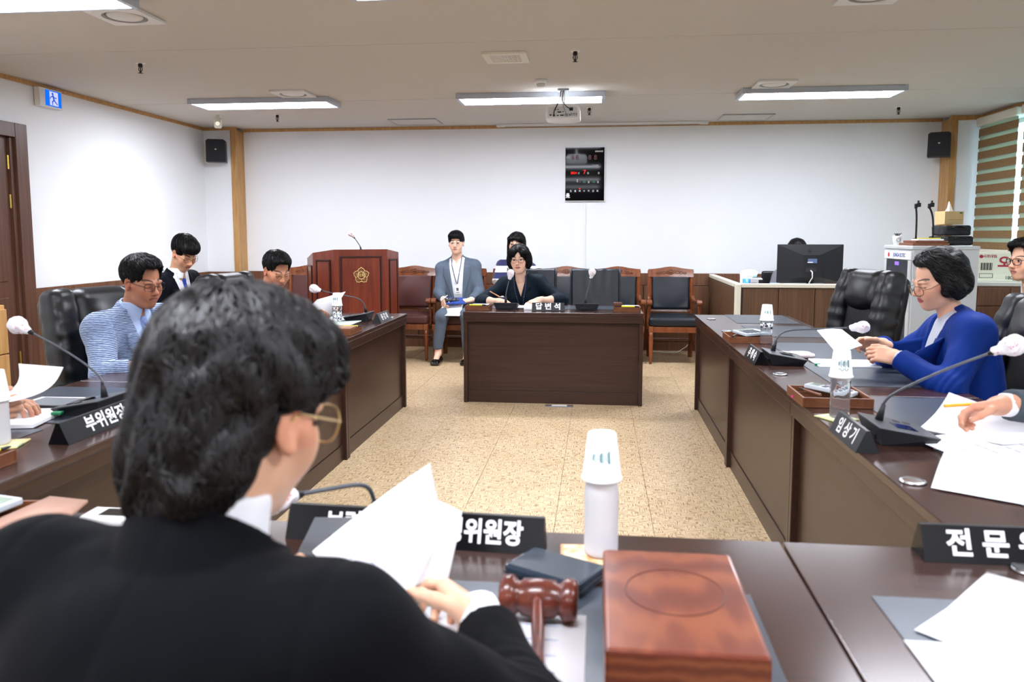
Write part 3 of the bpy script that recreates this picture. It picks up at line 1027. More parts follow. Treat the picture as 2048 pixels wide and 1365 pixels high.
def grommet(x, y, label, z=0.74):
    t = thing('cable_grommet', label, 'grommet', (x, y, z + 0.0002), 0, 'silver cable grommets in the desks')
    MB().lathe([(0.022, 0.001), (0.031, 0.0), (0.033, 0.003), (0.029, 0.006), (0.022, 0.005)], 24).build('ring', M_CHROME, t, True)
    MB().lathe([(0.0, 0.001), (0.0215, 0.001), (0.0215, 0.0035), (0.0, 0.004)], 24).build('cap', pm('grommet_cap', (206, 210, 214), 0.3, metal=0.5), t, True)
for x, y, l in ((0.828, 5.74, 'silver cable grommet nearest the far corner of the right row'), (0.823, 5.03, 'silver cable grommet behind the far wooden tray on the right row'), (0.808, 3.495, 'silver cable grommet between black microphone base and pen tray on the right'),
                (0.791, 1.99, 'large silver cable grommet beside the loose papers on the right'), (0.80, 1.475, 'silver cable grommet under the front right name plate'), (-1.535, 5.60, 'silver cable grommet near the far left name plate'), (-1.54, 4.78, 'silver cable grommet by the far left wooden tray')):
    grommet(x, y, l)

def pad(x, y, w, dpt, label, rz=0.0, z=0.74):
    o = MB().span((-w / 2, -dpt / 2, 0), (w / 2, dpt / 2, 0.0018), 0.0006, seg=1).build('desk_mat', M_MAT, None, loc=(x, y, z + 0.0003), rot=(0, 0, rz))
    tag(o, label, 'desk mat', 'slate grey desk mats')
for y, l in ((5.78, 'slate desk mat at the far end of the right row'), (5.07, 'slate desk mat second from the far end of the right row'), (4.25, 'slate desk mat before the empty black chair on the right'),
             (3.53, 'slate desk mat under the arms of the woman in blue'), (2.76, 'slate desk mat under the near microphone on the right'), (2.02, 'slate desk mat under the loose papers on the right')):
    pad(1.185, y, 0.43, 0.57, l)
for y, l in ((5.45, 'slate desk mat before the man reading by the podium'), (4.72, 'slate desk mat on the left row second from the podium'), (3.60, 'slate desk mat before the man in the blue checked jacket'), (2.60, 'slate desk mat under the tablet on the left row'), (1.95, 'slate desk mat at the near end of the left row')):
    pad(-1.96, y, 0.43, 0.57, l)
pad(-0.03, 1.105, 0.595, 0.42, 'dark desk mat under the wooden gavel and block')
pad(0.76, 1.115, 0.575, 0.44, 'slate desk mat under the papers at the lower right')
pad(-0.72, 6.53, 0.5, 0.32, 'desk mat before the woman at the witness desk')
pad(-0.05, 6.53, 0.5, 0.32, 'desk mat at the empty place of the witness desk')

# ------------------------------------------------------------------ wooden armchairs along the walls
def armchair(leather, label, loc, rz, group):
    """front looks to -y; turned front legs, scrolled arms, carved crest"""
    t = thing('wooden_armchair', label, 'chair', loc, rz, group)
    W = M_REDWOOD
    f = Field((-0.30, -0.31, 0.36), (0.30, 0.24, 0.52), 0.009)
    f.rbox((0, -0.035, 0.445), (0.262, 0.245, 0.05), 0.03)
    f.ell((0, -0.04, 0.478), (0.21, 0.19, 0.03), k=0.03)
    fpart('seat_cushion', f, leather, t)
    MB().span((-0.262, -0.275, 0.335), (0.262, -0.235, 0.394), 0.004).build('seat_rail', W, t)
    for s in (-1, 1):
        MB().span((s * 0.262, -0.234, 0.335), (s * 0.232, 0.21, 0.394), 0.004).build('seat_rail', W, t)
        MB().lathe([(0.014, 0.0), (0.017, 0.03), (0.018, 0.04), (0.016, 0.05), (0.024, 0.24), (0.020, 0.255), (0.027, 0.265), (0.021, 0.275), (0.027, 0.285), (0.020, 0.30), (0.027, 0.335)], 14,
                   Matrix.Translation((s * 0.238, -0.255, 0))).build('leg', W, t, True)
        MB().span((s * 0.265, -0.282, 0.333), (s * 0.211, -0.228, 0.398), 0.006).build('leg_block', W, t)
        # back post runs from the floor to the crest, raked
        b = MB()
        b.tube([(s * 0.225, 0.26, 0.0), (s * 0.225, 0.215, 0.40), (s * 0.226, 0.225, 0.66), (s * 0.226, 0.285, 0.955)], [0.024, 0.026, 0.026, 0.024], 4)
        b.build('back_post', W, t)
        arm = bez((s * 0.232, 0.215, 0.675), (s * 0.236, 0.10, 0.60), (s * 0.255, -0.05, 0.655), (s * 0.258, -0.20, 0.648), 10)
        MB().tube(arm, [0.022] * 10 + [0.024], 8).build('arm', W, t, True)
        MB().cyl((s * 0.230, -0.205, 0.642), (s * 0.281, -0.205, 0.642), 0.028, n=16).build('arm_scroll', W, t, True, angle=40)
        MB().tube(bez((s * 0.256, -0.165, 0.63), (s * 0.272, -0.12, 0.52), (s * 0.256, -0.16, 0.45), (s * 0.262, -0.15, 0.36), 8), 0.019, 6).build('arm_post', W, t, True)
    crest = [(-0.245, 0.0), (-0.245, 0.085), (-0.20, 0.088), (-0.12, 0.098), (-0.05, 0.112), (0, 0.116), (0.05, 0.112), (0.12, 0.098), (0.20, 0.088), (0.245, 0.085), (0.245, 0.0)]
    MC = Matrix.Translation((0, 0.262, 0.885)) @ Matrix.Rotation(-0.2, 4, 'X')
    MX = MC @ Matrix(((1, 0, 0, 0), (0, 0, 1, 0), (0, 1, 0, 0), (0, 0, 0, 1)))
    cr = MB().prism(crest, -0.018, 0.022, MX).build('crest', W, t)
    cv = MB()
    for sg in (-1, 1):
        for k in range(4):
            x = sg * (0.035 + 0.038 * k)
            cv.tube([tuple(MC @ Vector((x + sg * 0.016 * math.cos(a), -0.022, 0.055 - 0.004 * k + (0.016 - 0.0025 * k) * math.sin(a)))) for a in [i * 2 * PI / 8 for i in range(8)]], 0.0042, 5, closed=True)
    cv.tube([tuple(MC @ Vector((0.032 * math.cos(a), -0.023, 0.056 + 0.026 * math.sin(a)))) for a in [i * 2 * PI / 14 for i in range(14)]], 0.005, 5, closed=True)
    for k in range(5):
        x = (k - 2) * 0.011
        cv.tube([tuple(MC @ Vector((x * 0.6, -0.022, 0.036))), tuple(MC @ Vector((x, -0.025, 0.056))), tuple(MC @ Vector((x * 1.3, -0.022, 0.072)))], [0.002, 0.0045, 0.002], 5)
    cv.build('carving', W, cr, True)
    MR = Matrix.Translation((0, 0.218, 0.52)) @ Matrix.Rotation(-0.17, 4, 'X')
    MB().box((0, 0.0, 0.0), (0.43, 0.024, 0.03), 0.004, MR).build('back_rail', W, t)
    f = Field((-0.24, 0.12, 0.5), (0.24, 0.34, 0.95), 0.008)
    R = rotm('X', -0.19)
    f.rbox((0, 0.242, 0.715), (0.202, 0.034, 0.185), 0.022, R)
    f.ell(np.array((0, 0.224, 0.715)), (0.17, 0.03, 0.16), R, k=0.02)
    fpart('back_pad', f, leather, t)
    MB().tube([(-0.23, 0.24, 0.20), (0.23, 0.24, 0.20)], 0.013, 6).build('stretcher', W, t)
    for s in (-1, 1):
        MB().tube([(s * 0.232, -0.25, 0.18), (s * 0.226, 0.24, 0.20)], 0.012, 6).build('stretcher', W, t)
    return t
GA = 'carved wooden armchairs along the walls'
blk = armchair(M_NAVYLEATHER, 'black leather armchair with carved crest standing free, right of witness desk', (0.80, 8.40, 0), 0.0, GA)
mar = armchair(M_MAROON, 'maroon leather armchair with carved crest just right of the podium', (-2.06, 8.36, 0), 0.0, GA)
dup(blk, (0.225, 8.40, 0), 0, 'black leather armchair behind the empty witness chair', GA)
dup(blk, (-0.345, 8.40, 0), 0, 'black leather armchair showing between the two witness chairs', GA)
dup(mar, (-1.49, 8.36, 0), 0, 'maroon armchair under the man in the grey suit', GA)
dup(mar, (-0.92, 8.36, 0), 0, 'maroon armchair under the person in the striped shirt', GA)
dup(mar, (-3.30, 8.36, 0), 0, 'maroon armchair mostly hidden left of the podium', GA)
dup(mar, (-3.17, 4.92, 0), PI / 2, 'maroon armchair whose carved crest shows behind the man in blue check', GA)
dup(mar, (-3.17, 5.54, 0), PI / 2, 'maroon armchair under the young man in the navy suit', GA)
dup(mar, (-3.40, 6.70, 0), PI / 2, 'maroon armchair with its crest left of the oak corner post', GA)
dup(mar, (2.92, 4.80, 0), -PI / 2 + 0.17, 'armchair of the assistant at the right edge', GA)

# ------------------------------------------------------------------ black executive chairs
def exec_chair(label, loc, rz, top=1.13, group='black leather executive chairs', kind='bolster'):
    """front looks to -y"""
    t = thing('executive_chair', label, 'chair', loc, rz, group)
    L = M_BLACKLEATHER
    R = rotm('X', -0.16)
    def P(x, y, z):     # back-rest frame: z up the back from its foot
        return np.array((0, 0.20, 0.50)) + R @ np.array((x, y, z))
    H = (top - 0.50) / math.cos(0.16)
    if kind == 'bolster':
        for s in (-1, 1):
            f = Field((-0.40, -0.15, 0.35), (0.40, 0.60, top + 0.1), 0.009)
            n = 6
            for i in range(n):
                za, zb = H * i / n * 0.97 + 0.02, H * (i + 1) / n * 0.97
                f.rbox(P(s * (0.205 + 0.02 * math.sin(PI * i / (n - 1))), -0.012 - 0.025 * math.sin(PI * i / (n - 1)), (za + zb) / 2), (0.066, 0.078, (zb - za) / 2 + 0.035), 0.05, R, k=0.05)
            x, y, z = f.full()
            f.F += (0.0014 * np.sin(z * 95 + 2.0 * np.sin(y * 14 + s)) * np.clip((z - 0.5) * 4, 0, 1) * np.clip((top - 0.12 - z) * 6, 0, 1)).astype(np.float32)
            fpart('side_bolster', f, L, t, 2)
        f = Field((-0.40, -0.15, 0.35), (0.40, 0.60, top + 0.1), 0.009)
        f.rbox(P(0, 0.055, H * 0.49), (0.255, 0.055, H * 0.49), 0.05, R)
        fpart('back_shell', f, L, t, 1)
        f = Field((-0.30, -0.15, 0.35), (0.30, 0.60, top + 0.1), 0.009)
        f.rbox(P(0, -0.005, H * 0.36), (0.165, 0.06, H * 0.36), 0.04, R)
        fpart('back_pad', f, L, t, 1)
        f = Field((-0.30, -0.20, 0.35), (0.30, 0.60, top + 0.12), 0.009)
        f.rbox(P(0, -0.012, H * 0.81), (0.172, 0.088, H * 0.215), 0.075, R)
        f.ell(P(0, -0.05, H * 0.74), (0.145, 0.075, H * 0.15), R, k=0.04)
        fpart('headrest_pad', f, L, t, 1)
    else:                # plain flat back (witness chairs)
        f = Field((-0.40, -0.05, 0.35), (0.40, 0.60, top + 0.1), 0.008)
        f.rbox(P(0, 0.02, H * 0.5), (0.235, 0.05, H * 0.5), 0.03, R)
        x, y, z = f.full()
        f.F += (0.0035 * np.sin(x * 70 + 1.3 * np.sin(z * 9)) * np.clip((1.0 - np.abs(x) / 0.22), 0, 1)).astype(np.float32)
        fpart('backrest', f, M_NAVYLEATHER, t, 1)
        for s in (-1, 1):
            MB().tube([tuple(P(s * 0.228, -0.035, H * k / 6)) for k in range(7)], 0.008, 6).build('piping', M_NAVYLEATHER, t, True)
    f = Field((-0.35, -0.38, 0.35), (0.35, 0.30, 0.58), 0.01)
    f.rbox((0, -0.06, 0.44), (0.26, 0.27, 0.055), 0.045)
    f.ell((0, -0.08, 0.475), (0.21, 0.2, 0.03), k=0.03)
    fpart('seat', f, L, t, 1)
    aw = 0.31 if kind == 'bolster' else 0.262
    for s in (-1, 1):
        f = Field((s * aw - 0.07, -0.30, 0.56), (s * aw + 0.07, 0.26, 0.72), 0.009)
        f.rbox((s * aw, -0.03, 0.622), (0.036, 0.2, 0.03), 0.028)
        fpart('armrest', f, L, t, 1)
        MB().tube([(s * (aw - 0.01), -0.15, 0.615), (s * (aw + 0.0), -0.16, 0.52), (s * 0.25, -0.10, 0.41)], 0.018, 8).build('arm_support', M_BLACK, t, True)
    MB().cyl((0, -0.04, 0.39), (0, -0.04, 0.09), 0.028, n=12).build('column', M_BLACK, t)
    for k in range(5):
        a = 2 * PI * k / 5 + 0.3
        q = MB().tube([(0, -0.04, 0.10), (0.29 * math.cos(a), -0.04 + 0.29 * math.sin(a), 0.075)], [0.03, 0.016], 6)
        lg = q.build('base_arm', M_BLACK, t)
        MB().cyl((0.28 * math.cos(a) - 0.012 * math.sin(a), -0.04 + 0.28 * math.sin(a) + 0.012 * math.cos(a), 0.03), (0.28 * math.cos(a) + 0.012 * math.sin(a), -0.04 + 0.28 * math.sin(a) - 0.012 * math.cos(a), 0.03), 0.03, n=12).build('caster', M_BLACK, lg)
    return t
GE = 'black leather executive chairs'
ex = exec_chair('black executive chair standing empty on the right, before the partition', (1.51, 5.20, 0), -PI / 2 + 0.27, 1.11)
dup(ex, (1.66, 2.12, 0), -PI / 2, 'black executive chair of the person writing beyond the right edge', GE)
ex2 = exec_chair('black executive chair of the person beyond the left edge', (-2.50, 2.15, 0), PI / 2, 1.075)
dup(ex2, (1.63, 3.46, 0), -PI / 2 + 0.05, 'black executive chair cut by the right edge, behind the woman in blue', GE)
dup(ex2, (-2.275, 3.585, 0), PI / 2 - 0.33, 'black executive chair of the man in the blue checked jacket', GE)
dup(ex2, (-2.26, 5.03, 0), PI / 2 - 0.1, 'black executive chair of the man reading by the podium', GE)
exw = exec_chair('flat backed dark leather chair standing empty at the witness desk', (-0.02, 7.02, 0), 0.0, 1.035, GE, 'flat')
dup(exw, (-0.615, 7.02, 0), 0.0, 'flat backed dark leather chair behind the woman at the witness desk', GE)
low = exec_chair('low dark leather chair under the man in the foreground', (-0.47, 0.60, 0), PI, 0.80, GE, 'flat')

# ------------------------------------------------------------------ podium
t = thing('podium', 'tall cherry wood podium with a gold emblem on its front', 'podium', (-2.355, 7.55, 0), 0.50)
hw, sw, dd_ = 0.265, 0.44, 0.36       # half front, half total width, depth
plan = [(-hw, 0.0), (hw, 0.0), (sw, 0.22), (sw, 0.62), (-sw, 0.62), (-sw, 0.22)]
def ztop(y):
    return 1.205 - 0.16 * y
n = len(plan)
inset = [(x * 0.97, 0.02 + (y) * 0.95) for x, y in plan]
vs = [(x, y, 0.08) for x, y in plan] + [(x, y, ztop(y)) for x, y in plan]
fs = [tuple(range(n - 1, -1, -1)), tuple(range(n, 2 * n))] + [(i, (i + 1) % n, n + (i + 1) % n, n + i) for i in range(n)]
MB().add(vs, fs).build('body', M_POD, t)
vs = [(x * 1.04, (y - 0.3) * 1.05 + 0.3, 0.0) for x, y in plan] + [(x * 1.04, (y - 0.3) * 1.05 + 0.3, 0.0795) for x, y in plan]
MB().add(vs, fs).build('plinth', M_POD, t)
def face_panel(a, b, name):
    """raised panel with dark moulding on the face from plan point a to b"""
    va, vb = Vector((*a, 0)), Vector((*b, 0))
    u = (vb - va); L = u.length; u.normalize()
    nrm = Vector((u.y, -u.x, 0))
    M = Matrix((( u.x, nrm.x, 0, va.x), (u.y, nrm.y, 0, va.y), (0, 0, 1, 0), (0, 0, 0, 1)))
    m = 0.055 if L > 0.4 else 0.045
    z0, z1 = 0.16, ztop(max(a[1], b[1])) - 0.065
    r = 0.018
    for (xa, xb, za, zb) in ((m, m + r, z0, z1), (L - m - r, L - m, z0, z1), (m + r, L - m - r, z1 - r, z1), (m + r, L - m - r, z0, z0 + r)):
        MB().span((xa, 0.0005, za), (xb, 0.012, zb), 0.003, M).build('moulding', M_PODDK, t)
    MB().span((m + r + 0.001, 0.0005, z0 + r + 0.001), (L - m - r - 0.001, 0.007, z1 - r - 0.001), 0.003, M).build('panel', M_POD, t)
face_panel(plan[0], plan[1], 'front')
face_panel(plan[1], plan[2], 'right')
face_panel(plan[5], plan[0], 'left')
face_panel(plan[4], plan[5], 'left_side')
face_panel(plan[2], plan[3], 'right_side')
# emblem: five petalled flower outline, ring, the two syllables
em = []
for k in range(5):
    a0 = PI / 2 + k * 2 * PI / 5
    for i in range(12):
        u = (i / 12 - 0.5)
        a = a0 + u * 2 * PI / 5
        r = 0.079 * (1.0 - 0.42 * abs(u) * 1.25) + 0.0028 * math.cos(u * 2 * PI * 4.0)
        em.append((r * math.cos(a), -0.011, r * math.sin(a)))
eo = MB().tube(em, 0.0034, 6, closed=True).build('emblem', M_GOLD, t, True, loc=(0, 0, 0.945))
MB().tube(arc((0, -0.011, 0), 0.036, 0, 2 * PI, 28, 0, 2)[:-1], 0.0042, 6, closed=True).build('emblem_ring', M_GOLD, eo, True)
for k in range(5):
    a = PI / 2 + (k + 0.5) * 2 * PI / 5
    MB().tube([(0.037 * math.cos(a), -0.011, 0.037 * math.sin(a)), (0.060 * math.cos(a), -0.011, 0.060 * math.sin(a))], 0.0026, 6).build('emblem_spoke', M_GOLD, eo)
    for q in range(-3, 4):
        aa = PI / 2 + k * 2 * PI / 5 + q * 0.15
        r1 = 0.066 - abs(q) * 0.0065
        MB().tube([(0.045 * math.cos(aa), -0.009, 0.045 * math.sin(aa)), (r1 * math.cos(aa), -0.009, r1 * math.sin(aa))], 0.0013, 5).build('emblem_stamen', M_GOLD, eo)
lettering('의회', 0.042, M_GOLD, eo, (0, -0.0105, 0.0), ext=0.001, bold=0.001, sx=0.85)

# ------------------------------------------------------------------ office corner: partitions, desk, monitor
M_PART = pm('partition_walnut', (84, 60, 42), 0.42, c2=(112, 82, 58), scale=(60, 60, 2), mix=(0.3, 0.72))
t = thing('office_partition', 'low office partition facing the camera, walnut panels under a cream rail', 'partition', (1.33, 7.38, 0), 0.0, 'office partitions')
LP = 1.32
MB().span((0, 0, 0.06), (LP, 0.04, 0.862), 0.0).build('core', pm('partition_gap', (50, 34, 24), 0.6), t)
for i in range(4):
    w_ = (LP - 0.02) / 4
    MB().span((0.01 + i * w_ + 0.003, -0.008, 0.07), (0.01 + (i + 1) * w_ - 0.003, -0.0005, 0.855), 0.003).build('panel', M_PART, t)
MB().span((-0.002, -0.012, 0.863), (LP, 0.052, 0.90), 0.006).build('top_rail', M_CREAM, t)
MB().span((-0.055, -0.014, 0), (-0.003, 0.054, 0.90), 0.01).build('corner_post', M_CREAM, t)
MB().span((0, 0.0, 0), (LP, 0.04, 0.059), 0.003).build('kick_rail', M_CREAM, t)
t = thing('office_partition', 'low office partition running back to the wall beside the black armchair', 'partition', (1.278, 7.442, 0), 0.0, 'office partitions')
LS = 1.66
MB().span((0.006, 0, 0.06), (0.044, LS, 0.862), 0.0).build('core', MATS['partition_gap'], t)
for i in range(2):
    w_ = (LS - 0.01) / 2
    MB().span((-0.003, 0.005 + i * w_ + 0.003, 0.07), (0.0055, 0.005 + (i + 1) * w_ - 0.003, 0.855), 0.003).build('panel', M_PART, t)
    MB().span((-0.006, 0.005 + i * w_, 0.863), (0.056, 0.005 + (i + 1) * w_ - 0.002, 0.90), 0.006).build('top_rail', M_CREAM, t)
MB().span((0.006, 0, 0), (0.044, LS, 0.059)).build('kick_rail', M_CREAM, t)
t = thing('office_desk', 'pale office desk behind the partition', 'desk', (2.0, 7.8, 0))
MB().span((-0.62, -0.36, 0.70), (0.62, 0.3, 0.73), 0.004).build('top', M_CREAM, t)
for s in (-1, 1):
    MB().span((s * 0.60, -0.34, 0), (s * 0.57, 0.28, 0.699), 0.003).build('leg_panel', M_CREAM, t)
# monitor seen from behind
t = thing('computer_monitor', 'black computer monitor seen from behind above the partition', 'monitor', (2.0, 7.62, 0.7305), 0.05)
MB().span((-0.305, -0.006, 0.165), (0.305, 0.016, 0.53), 0.004).build('bezel', M_BLACK, t)
bk = MB()
vs = [(-0.30, -0.0065, 0.17), (0.30, -0.0065, 0.17), (0.30, -0.0065, 0.525), (-0.30, -0.0065, 0.525), (-0.09, -0.04, 0.22), (0.09, -0.04, 0.22), (0.075, -0.04, 0.43), (-0.075, -0.04, 0.43)]
bk.add(vs, [(0, 1, 5, 4), (1, 2, 6, 5), (2, 3, 7, 6), (3, 0, 4, 7), (4, 5, 6, 7), (3, 2, 1, 0)])
bk.build('back_cover', pm('monitor_back', (30, 32, 37), 0.4), t)
MB().box((0.01, -0.0415, 0.375), (0.085, 0.002, 0.04), 0.001).build('rating_label', pm('label_blue', (92, 110, 150), 0.5), t)
MB().box((-0.012, -0.043, 0.362), (0.05, 0.001, 0.008)).build('label_strip', M_WHITE, t)
MB().box((0, -0.0415, 0.29), (0.11, 0.002, 0.045), 0.002).build('port_bay', M_BLACKG, t)
MB().tube([(-0.005, -0.045, 0.285), (0.005, -0.06, 0.27), (0.01, -0.055, 0.22), (-0.01, -0.03, 0.17), (-0.012, -0.01, 0.1)], 0.006, 6).build('cable', M_WHITEP, t, True)
MB().lathe([(0, 0), (0.016, 0), (0.016, 0.001), (0, 0.0012)], 18, Matrix.Translation((-0.015, -0.033, 0.475)) @ Matrix.Rotation(PI / 2, 4, 'X')).build('logo', M_BLACKG, t)
MB().span((-0.03, -0.02, 0.01), (0.03, 0.0, 0.22), 0.004).build('stand_neck', M_BLACK, t)
MB().span((-0.13, -0.11, 0), (0.13, 0.09, 0.012), 0.004).build('stand_foot', M_BLACK, t)
# mesh office chair of the hidden clerk
t = thing('office_chair', 'black mesh office chair behind the monitor', 'chair', (2.05, 8.42, 0), 0.0)
f = Field((-0.35, 0.1, 0.45), (0.35, 0.4, 1.02), 0.009)
f.rbox((-0.02, 0.25, 0.74), (0.26, 0.025, 0.22), 0.024)
fpart('backrest', f, M_BLACK, t, 1)
f = Field((-0.3, -0.3, 0.36), (0.3, 0.3, 0.52), 0.01)
f.rbox((0, 0, 0.44), (0.24, 0.23, 0.04), 0.035)
fpart('seat', f, M_BLACK, t, 1)
MB().cyl((0, 0, 0.4), (0, 0, 0.05), 0.03, n=10).build('column', M_BLACK, t)
MB().tube([(0, 0.05, 0.42), (0, 0.27, 0.44), (0, 0.285, 0.7)], 0.02, 8).build('back_support', M_BLACK, t)
for k in range(5):
    a = 2 * PI * k / 5
    MB().tube([(0, 0, 0.07), (0.28 * math.cos(a), 0.28 * math.sin(a), 0.03)], [0.03, 0.02], 6).build('base_arm', M_BLACK, t)

# ------------------------------------------------------------------ grey equipment rack and what stands on it
t = thing('equipment_rack', 'light grey equipment rack cabinet with a glass door', 'cabinet', (2.53, 6.58, 0))
RW, RD, RH = 0.50, 0.62, 1.262
MB().span((0.0, 0, 0.02), (RW, RD, RH - 0.03), 0.004).build('case', M_GREYCAB, t)
MB().span((-0.012, -0.006, RH - 0.029), (RW + 0.006, RD + 0.006, RH), 0.005).build('top_plate', M_GREYCAB, t)
MB().span((0.006, 0.006, 0), (RW - 0.006, RD - 0.006, 0.0195)).build('plinth', M_BLACK, t)
# door faces -x
MB().span((-0.014, 0.02, RH - 0.115), (-0.0005, RD - 0.02, RH - 0.045), 0.003).build('header_panel', pm('rack_header', (232, 234, 236), 0.4), t)
for ya, yb, za, zb in ((0.02, 0.075, 0.05, RH - 0.118), (RD - 0.075, RD - 0.02, 0.05, RH - 0.118)):
    MB().span((-0.014, ya, za), (-0.0005, yb, zb), 0.003).build('door_stile', M_GREYCAB, t)
MB().span((-0.004, 0.076, 0.05), (-0.0005, RD - 0.076, RH - 0.12)).build('rack_interior', pm('rack_dark', (44, 46, 52), 0.5), t)
for i, z in enumerate((1.04, 0.94, 0.84, 0.75, 0.66, 0.55, 0.44, 0.33)):
    MB().span((-0.008, 0.085, z - 0.036), (-0.0042, RD - 0.085, z + 0.036), 0.001).build('rack_unit', pm('rack_unit_%d' % (i % 2), ((96, 98, 102), (30, 32, 36))[i % 2], 0.4), t)
MB().span((-0.013, 0.077, 0.052), (-0.0105, RD - 0.077, RH - 0.122)).build('door_glass', pm('smoked_glass', (150, 156, 164), 0.03, trans=0.85, ior=1.2), t)
MB().span((-0.0155, RD * 0.42, RH - 0.165), (-0.0142, RD * 0.56, RH - 0.135)).build('display', emat('violet_display', (120, 90, 230), 1.2), t)
lettering('JUNGA ELTEC', 0.042, pm('logo_blue', (60, 84, 150), 0.5), t, (-0.0146, RD * 0.42, RH - 0.08), rot=(PI / 2, 0, -PI / 2), ext=0.0003, bold=0.001)
MB().lathe([(0, 0), (0.02, 0), (0.02, 0.0006), (0, 0.0008)], 16, Matrix.Translation((-0.0142, RD * 0.80, RH - 0.08)) @ Matrix.Rotation(-PI / 2, 4, 'Y')).build('logo_mark', pm('logo_red', (190, 40, 44), 0.5), t)
MB().span((0.30, -0.004, 0.72), (0.34, -0.0005, 0.86), 0.006).build('side_latch', M_GREYCAB, t)
RT = RH + 0.0005
t = thing('wooden_board', 'dark wooden board lying on the grey rack under the microphone stands', 'board', (2.70, 6.86, RT), 0.0)
MB().span((-0.14, -0.18, 0), (0.145, 0.12, 0.022), 0.003).build('lower_board', M_TRAY, t)
MB().span((-0.11, -0.16, 0.0225), (0.14, 0.11, 0.042), 0.003).build('upper_board', M_REDWOOD, t)
tag(MB().sheet(lambda u, v: (-0.09 + 0.20 * u, -0.07 + 0.14 * v, 0.0), 2, 2, 0.012).build('paper_pad', M_PAPER, None, loc=(2.70, 6.78, RT + 0.049), rot=(0, 0, 0.0)), 'white paper pad with yellow edge on the wooden board', 'paper pad')
tag(MB().span((-0.09, -0.012, 0), (0.09, 0.012, 0.008), 0.002).build('yellow_folder', M_YELLOW, None, loc=(2.70, 6.725, RT + 0.0555 + 0.0005), rot=(0, 0, 0.05)), 'thin yellow folder on the white pad', 'folder')
def mic_stand(x, y, lean, label):
    t = thing('microphone_stand', label, 'microphone stand', (x, y, RT + 0.0425), 0, 'black gooseneck microphone stands on the rack')
    MB().lathe([(0.0, 0.0), (0.035, 0.0), (0.035, 0.012), (0.012, 0.02)], 16).build('base', M_BLACK, t, True)
    top = (lean, 0, 0.275)
    MB().tube(bez((0, 0, 0.015), (0, 0, 0.12), (0, 0, 0.22), top, 10), 0.008, 8).build('stem', M_BLACK, t, True)
    f = MB().box((0, 0, 0.012), (0.022, 0.022, 0.04), 0.004, Matrix.Translation(top))
    f.box((0.022, 0, 0.022), (0.030, 0.026, 0.036), 0.006, Matrix.Translation(top))
    f.box((0.018, 0, 0.048), (0.012, 0.022, 0.02), 0.003, Matrix.Translation(top))
    f.build('clip', M_BLACK, t)
mic_stand(2.665, 6.90, -0.012, 'black gooseneck microphone stand on the left of the rack top')
mic_stand(2.80, 6.90, -0.04, 'black bent microphone stand beside the tissue box')
def bag(z, w_, d_, h_, label, rz):
    f = Field((-w_ - 0.02, -d_ - 0.02, -0.02), (w_ + 0.02, d_ + 0.02, h_ + 0.02), 0.007)
    f.rbox((0, 0, h_ / 2), (w_, d_, h_ / 2), 0.018)
    x, y, zz = f.full()
    f.F += (0.003 * wob(x * 40, y * 40, zz * 60, 1.0)).astype(np.float32)
    t = thing('equipment_bag', label, 'bag', (2.975, 6.98, z), rz, 'black equipment bags on the rack')
    fpart('case', f, pm('black_nylon', (20, 20, 23), 0.6, bump=0.3, bscale=(300, 300, 300)), t, 1)
    MB().tube([(-w_ + 0.02, -d_ - 0.002, h_ * 0.55), (w_ - 0.02, -d_ - 0.002, h_ * 0.55)], 0.004, 6).build('zip', M_BLACK, t)
    MB().tube(bez((-0.05, -d_ - 0.002, h_ * 0.7), (-0.04, -d_ - 0.02, h_), (0.04, -d_ - 0.02, h_), (0.05, -d_ - 0.002, h_ * 0.7), 8), 0.006, 6).build('handle', M_BLACK, t, True)
bag(RT + 0.003, 0.115, 0.15, 0.075, 'wider black equipment bag lying on the grey rack', 0.1)
bag(RT + 0.083, 0.105, 0.14, 0.085, 'upper black equipment bag under the tissue box', 0.0)
t = thing('tissue_box', 'kraft cardboard tissue box with a tissue sticking up', 'tissue box', (2.955, 6.98, RT + 0.176), 0.3)
MB().span((-0.09, -0.06, 0), (0.09, 0.06, 0.11), 0.002).build('box', pm('kraft_card', (206, 176, 124), 0.7), t)
MB().span((-0.06, -0.0612, 0.04), (0.086, -0.0603, 0.042)).build('print_line', pm('kraft_print', (150, 116, 70), 0.7), t)
MB().span((0.05, -0.0612, 0.09), (0.075, -0.0603, 0.102)).build('green_mark', pm('green_print', (40, 110, 60), 0.6), t)
f = Field((-0.06, -0.05, 0.09), (0.06, 0.05, 0.22), 0.004)
f.cone((0.01, 0, 0.10), (-0.006, 0, 0.195), 0.024, 0.004)
f.cone((-0.015, 0.005, 0.10), (0.0, 0, 0.165), 0.02, 0.006, k=0.01)
x, y, z = f.full()
f.F += (0.004 * np.sin(x * 150 + z * 40) * np.cos(y * 120)).astype(np.float32)
fpart('tissue', f, M_PAPER, t, 1)
t = thing('plant_cup', 'white paper cup with tiny plant on the rack corner', 'cup', (2.565, 7.04, RT))
MB().lathe([(0.026, 0.0), (0.028, 0.0), (0.036, 0.078), (0.034, 0.080), (0.027, 0.004)], 20).build('cup', M_PAPER, t, True)
MB().tube([tuple((0.016 * math.cos(a), -0.0335 - 0.002 * math.sin(a), 0.045 + 0.016 * math.sin(a))) for a in [i * 2 * PI / 14 for i in range(14)]], 0.0016, 5, closed=True).build('ring_print', M_GREYP, t)
MB().lathe([(0.0, 0.066), (0.0335, 0.068), (0.0, 0.072)], 14).build('soil', pm('soil', (60, 44, 34), 0.9), t)
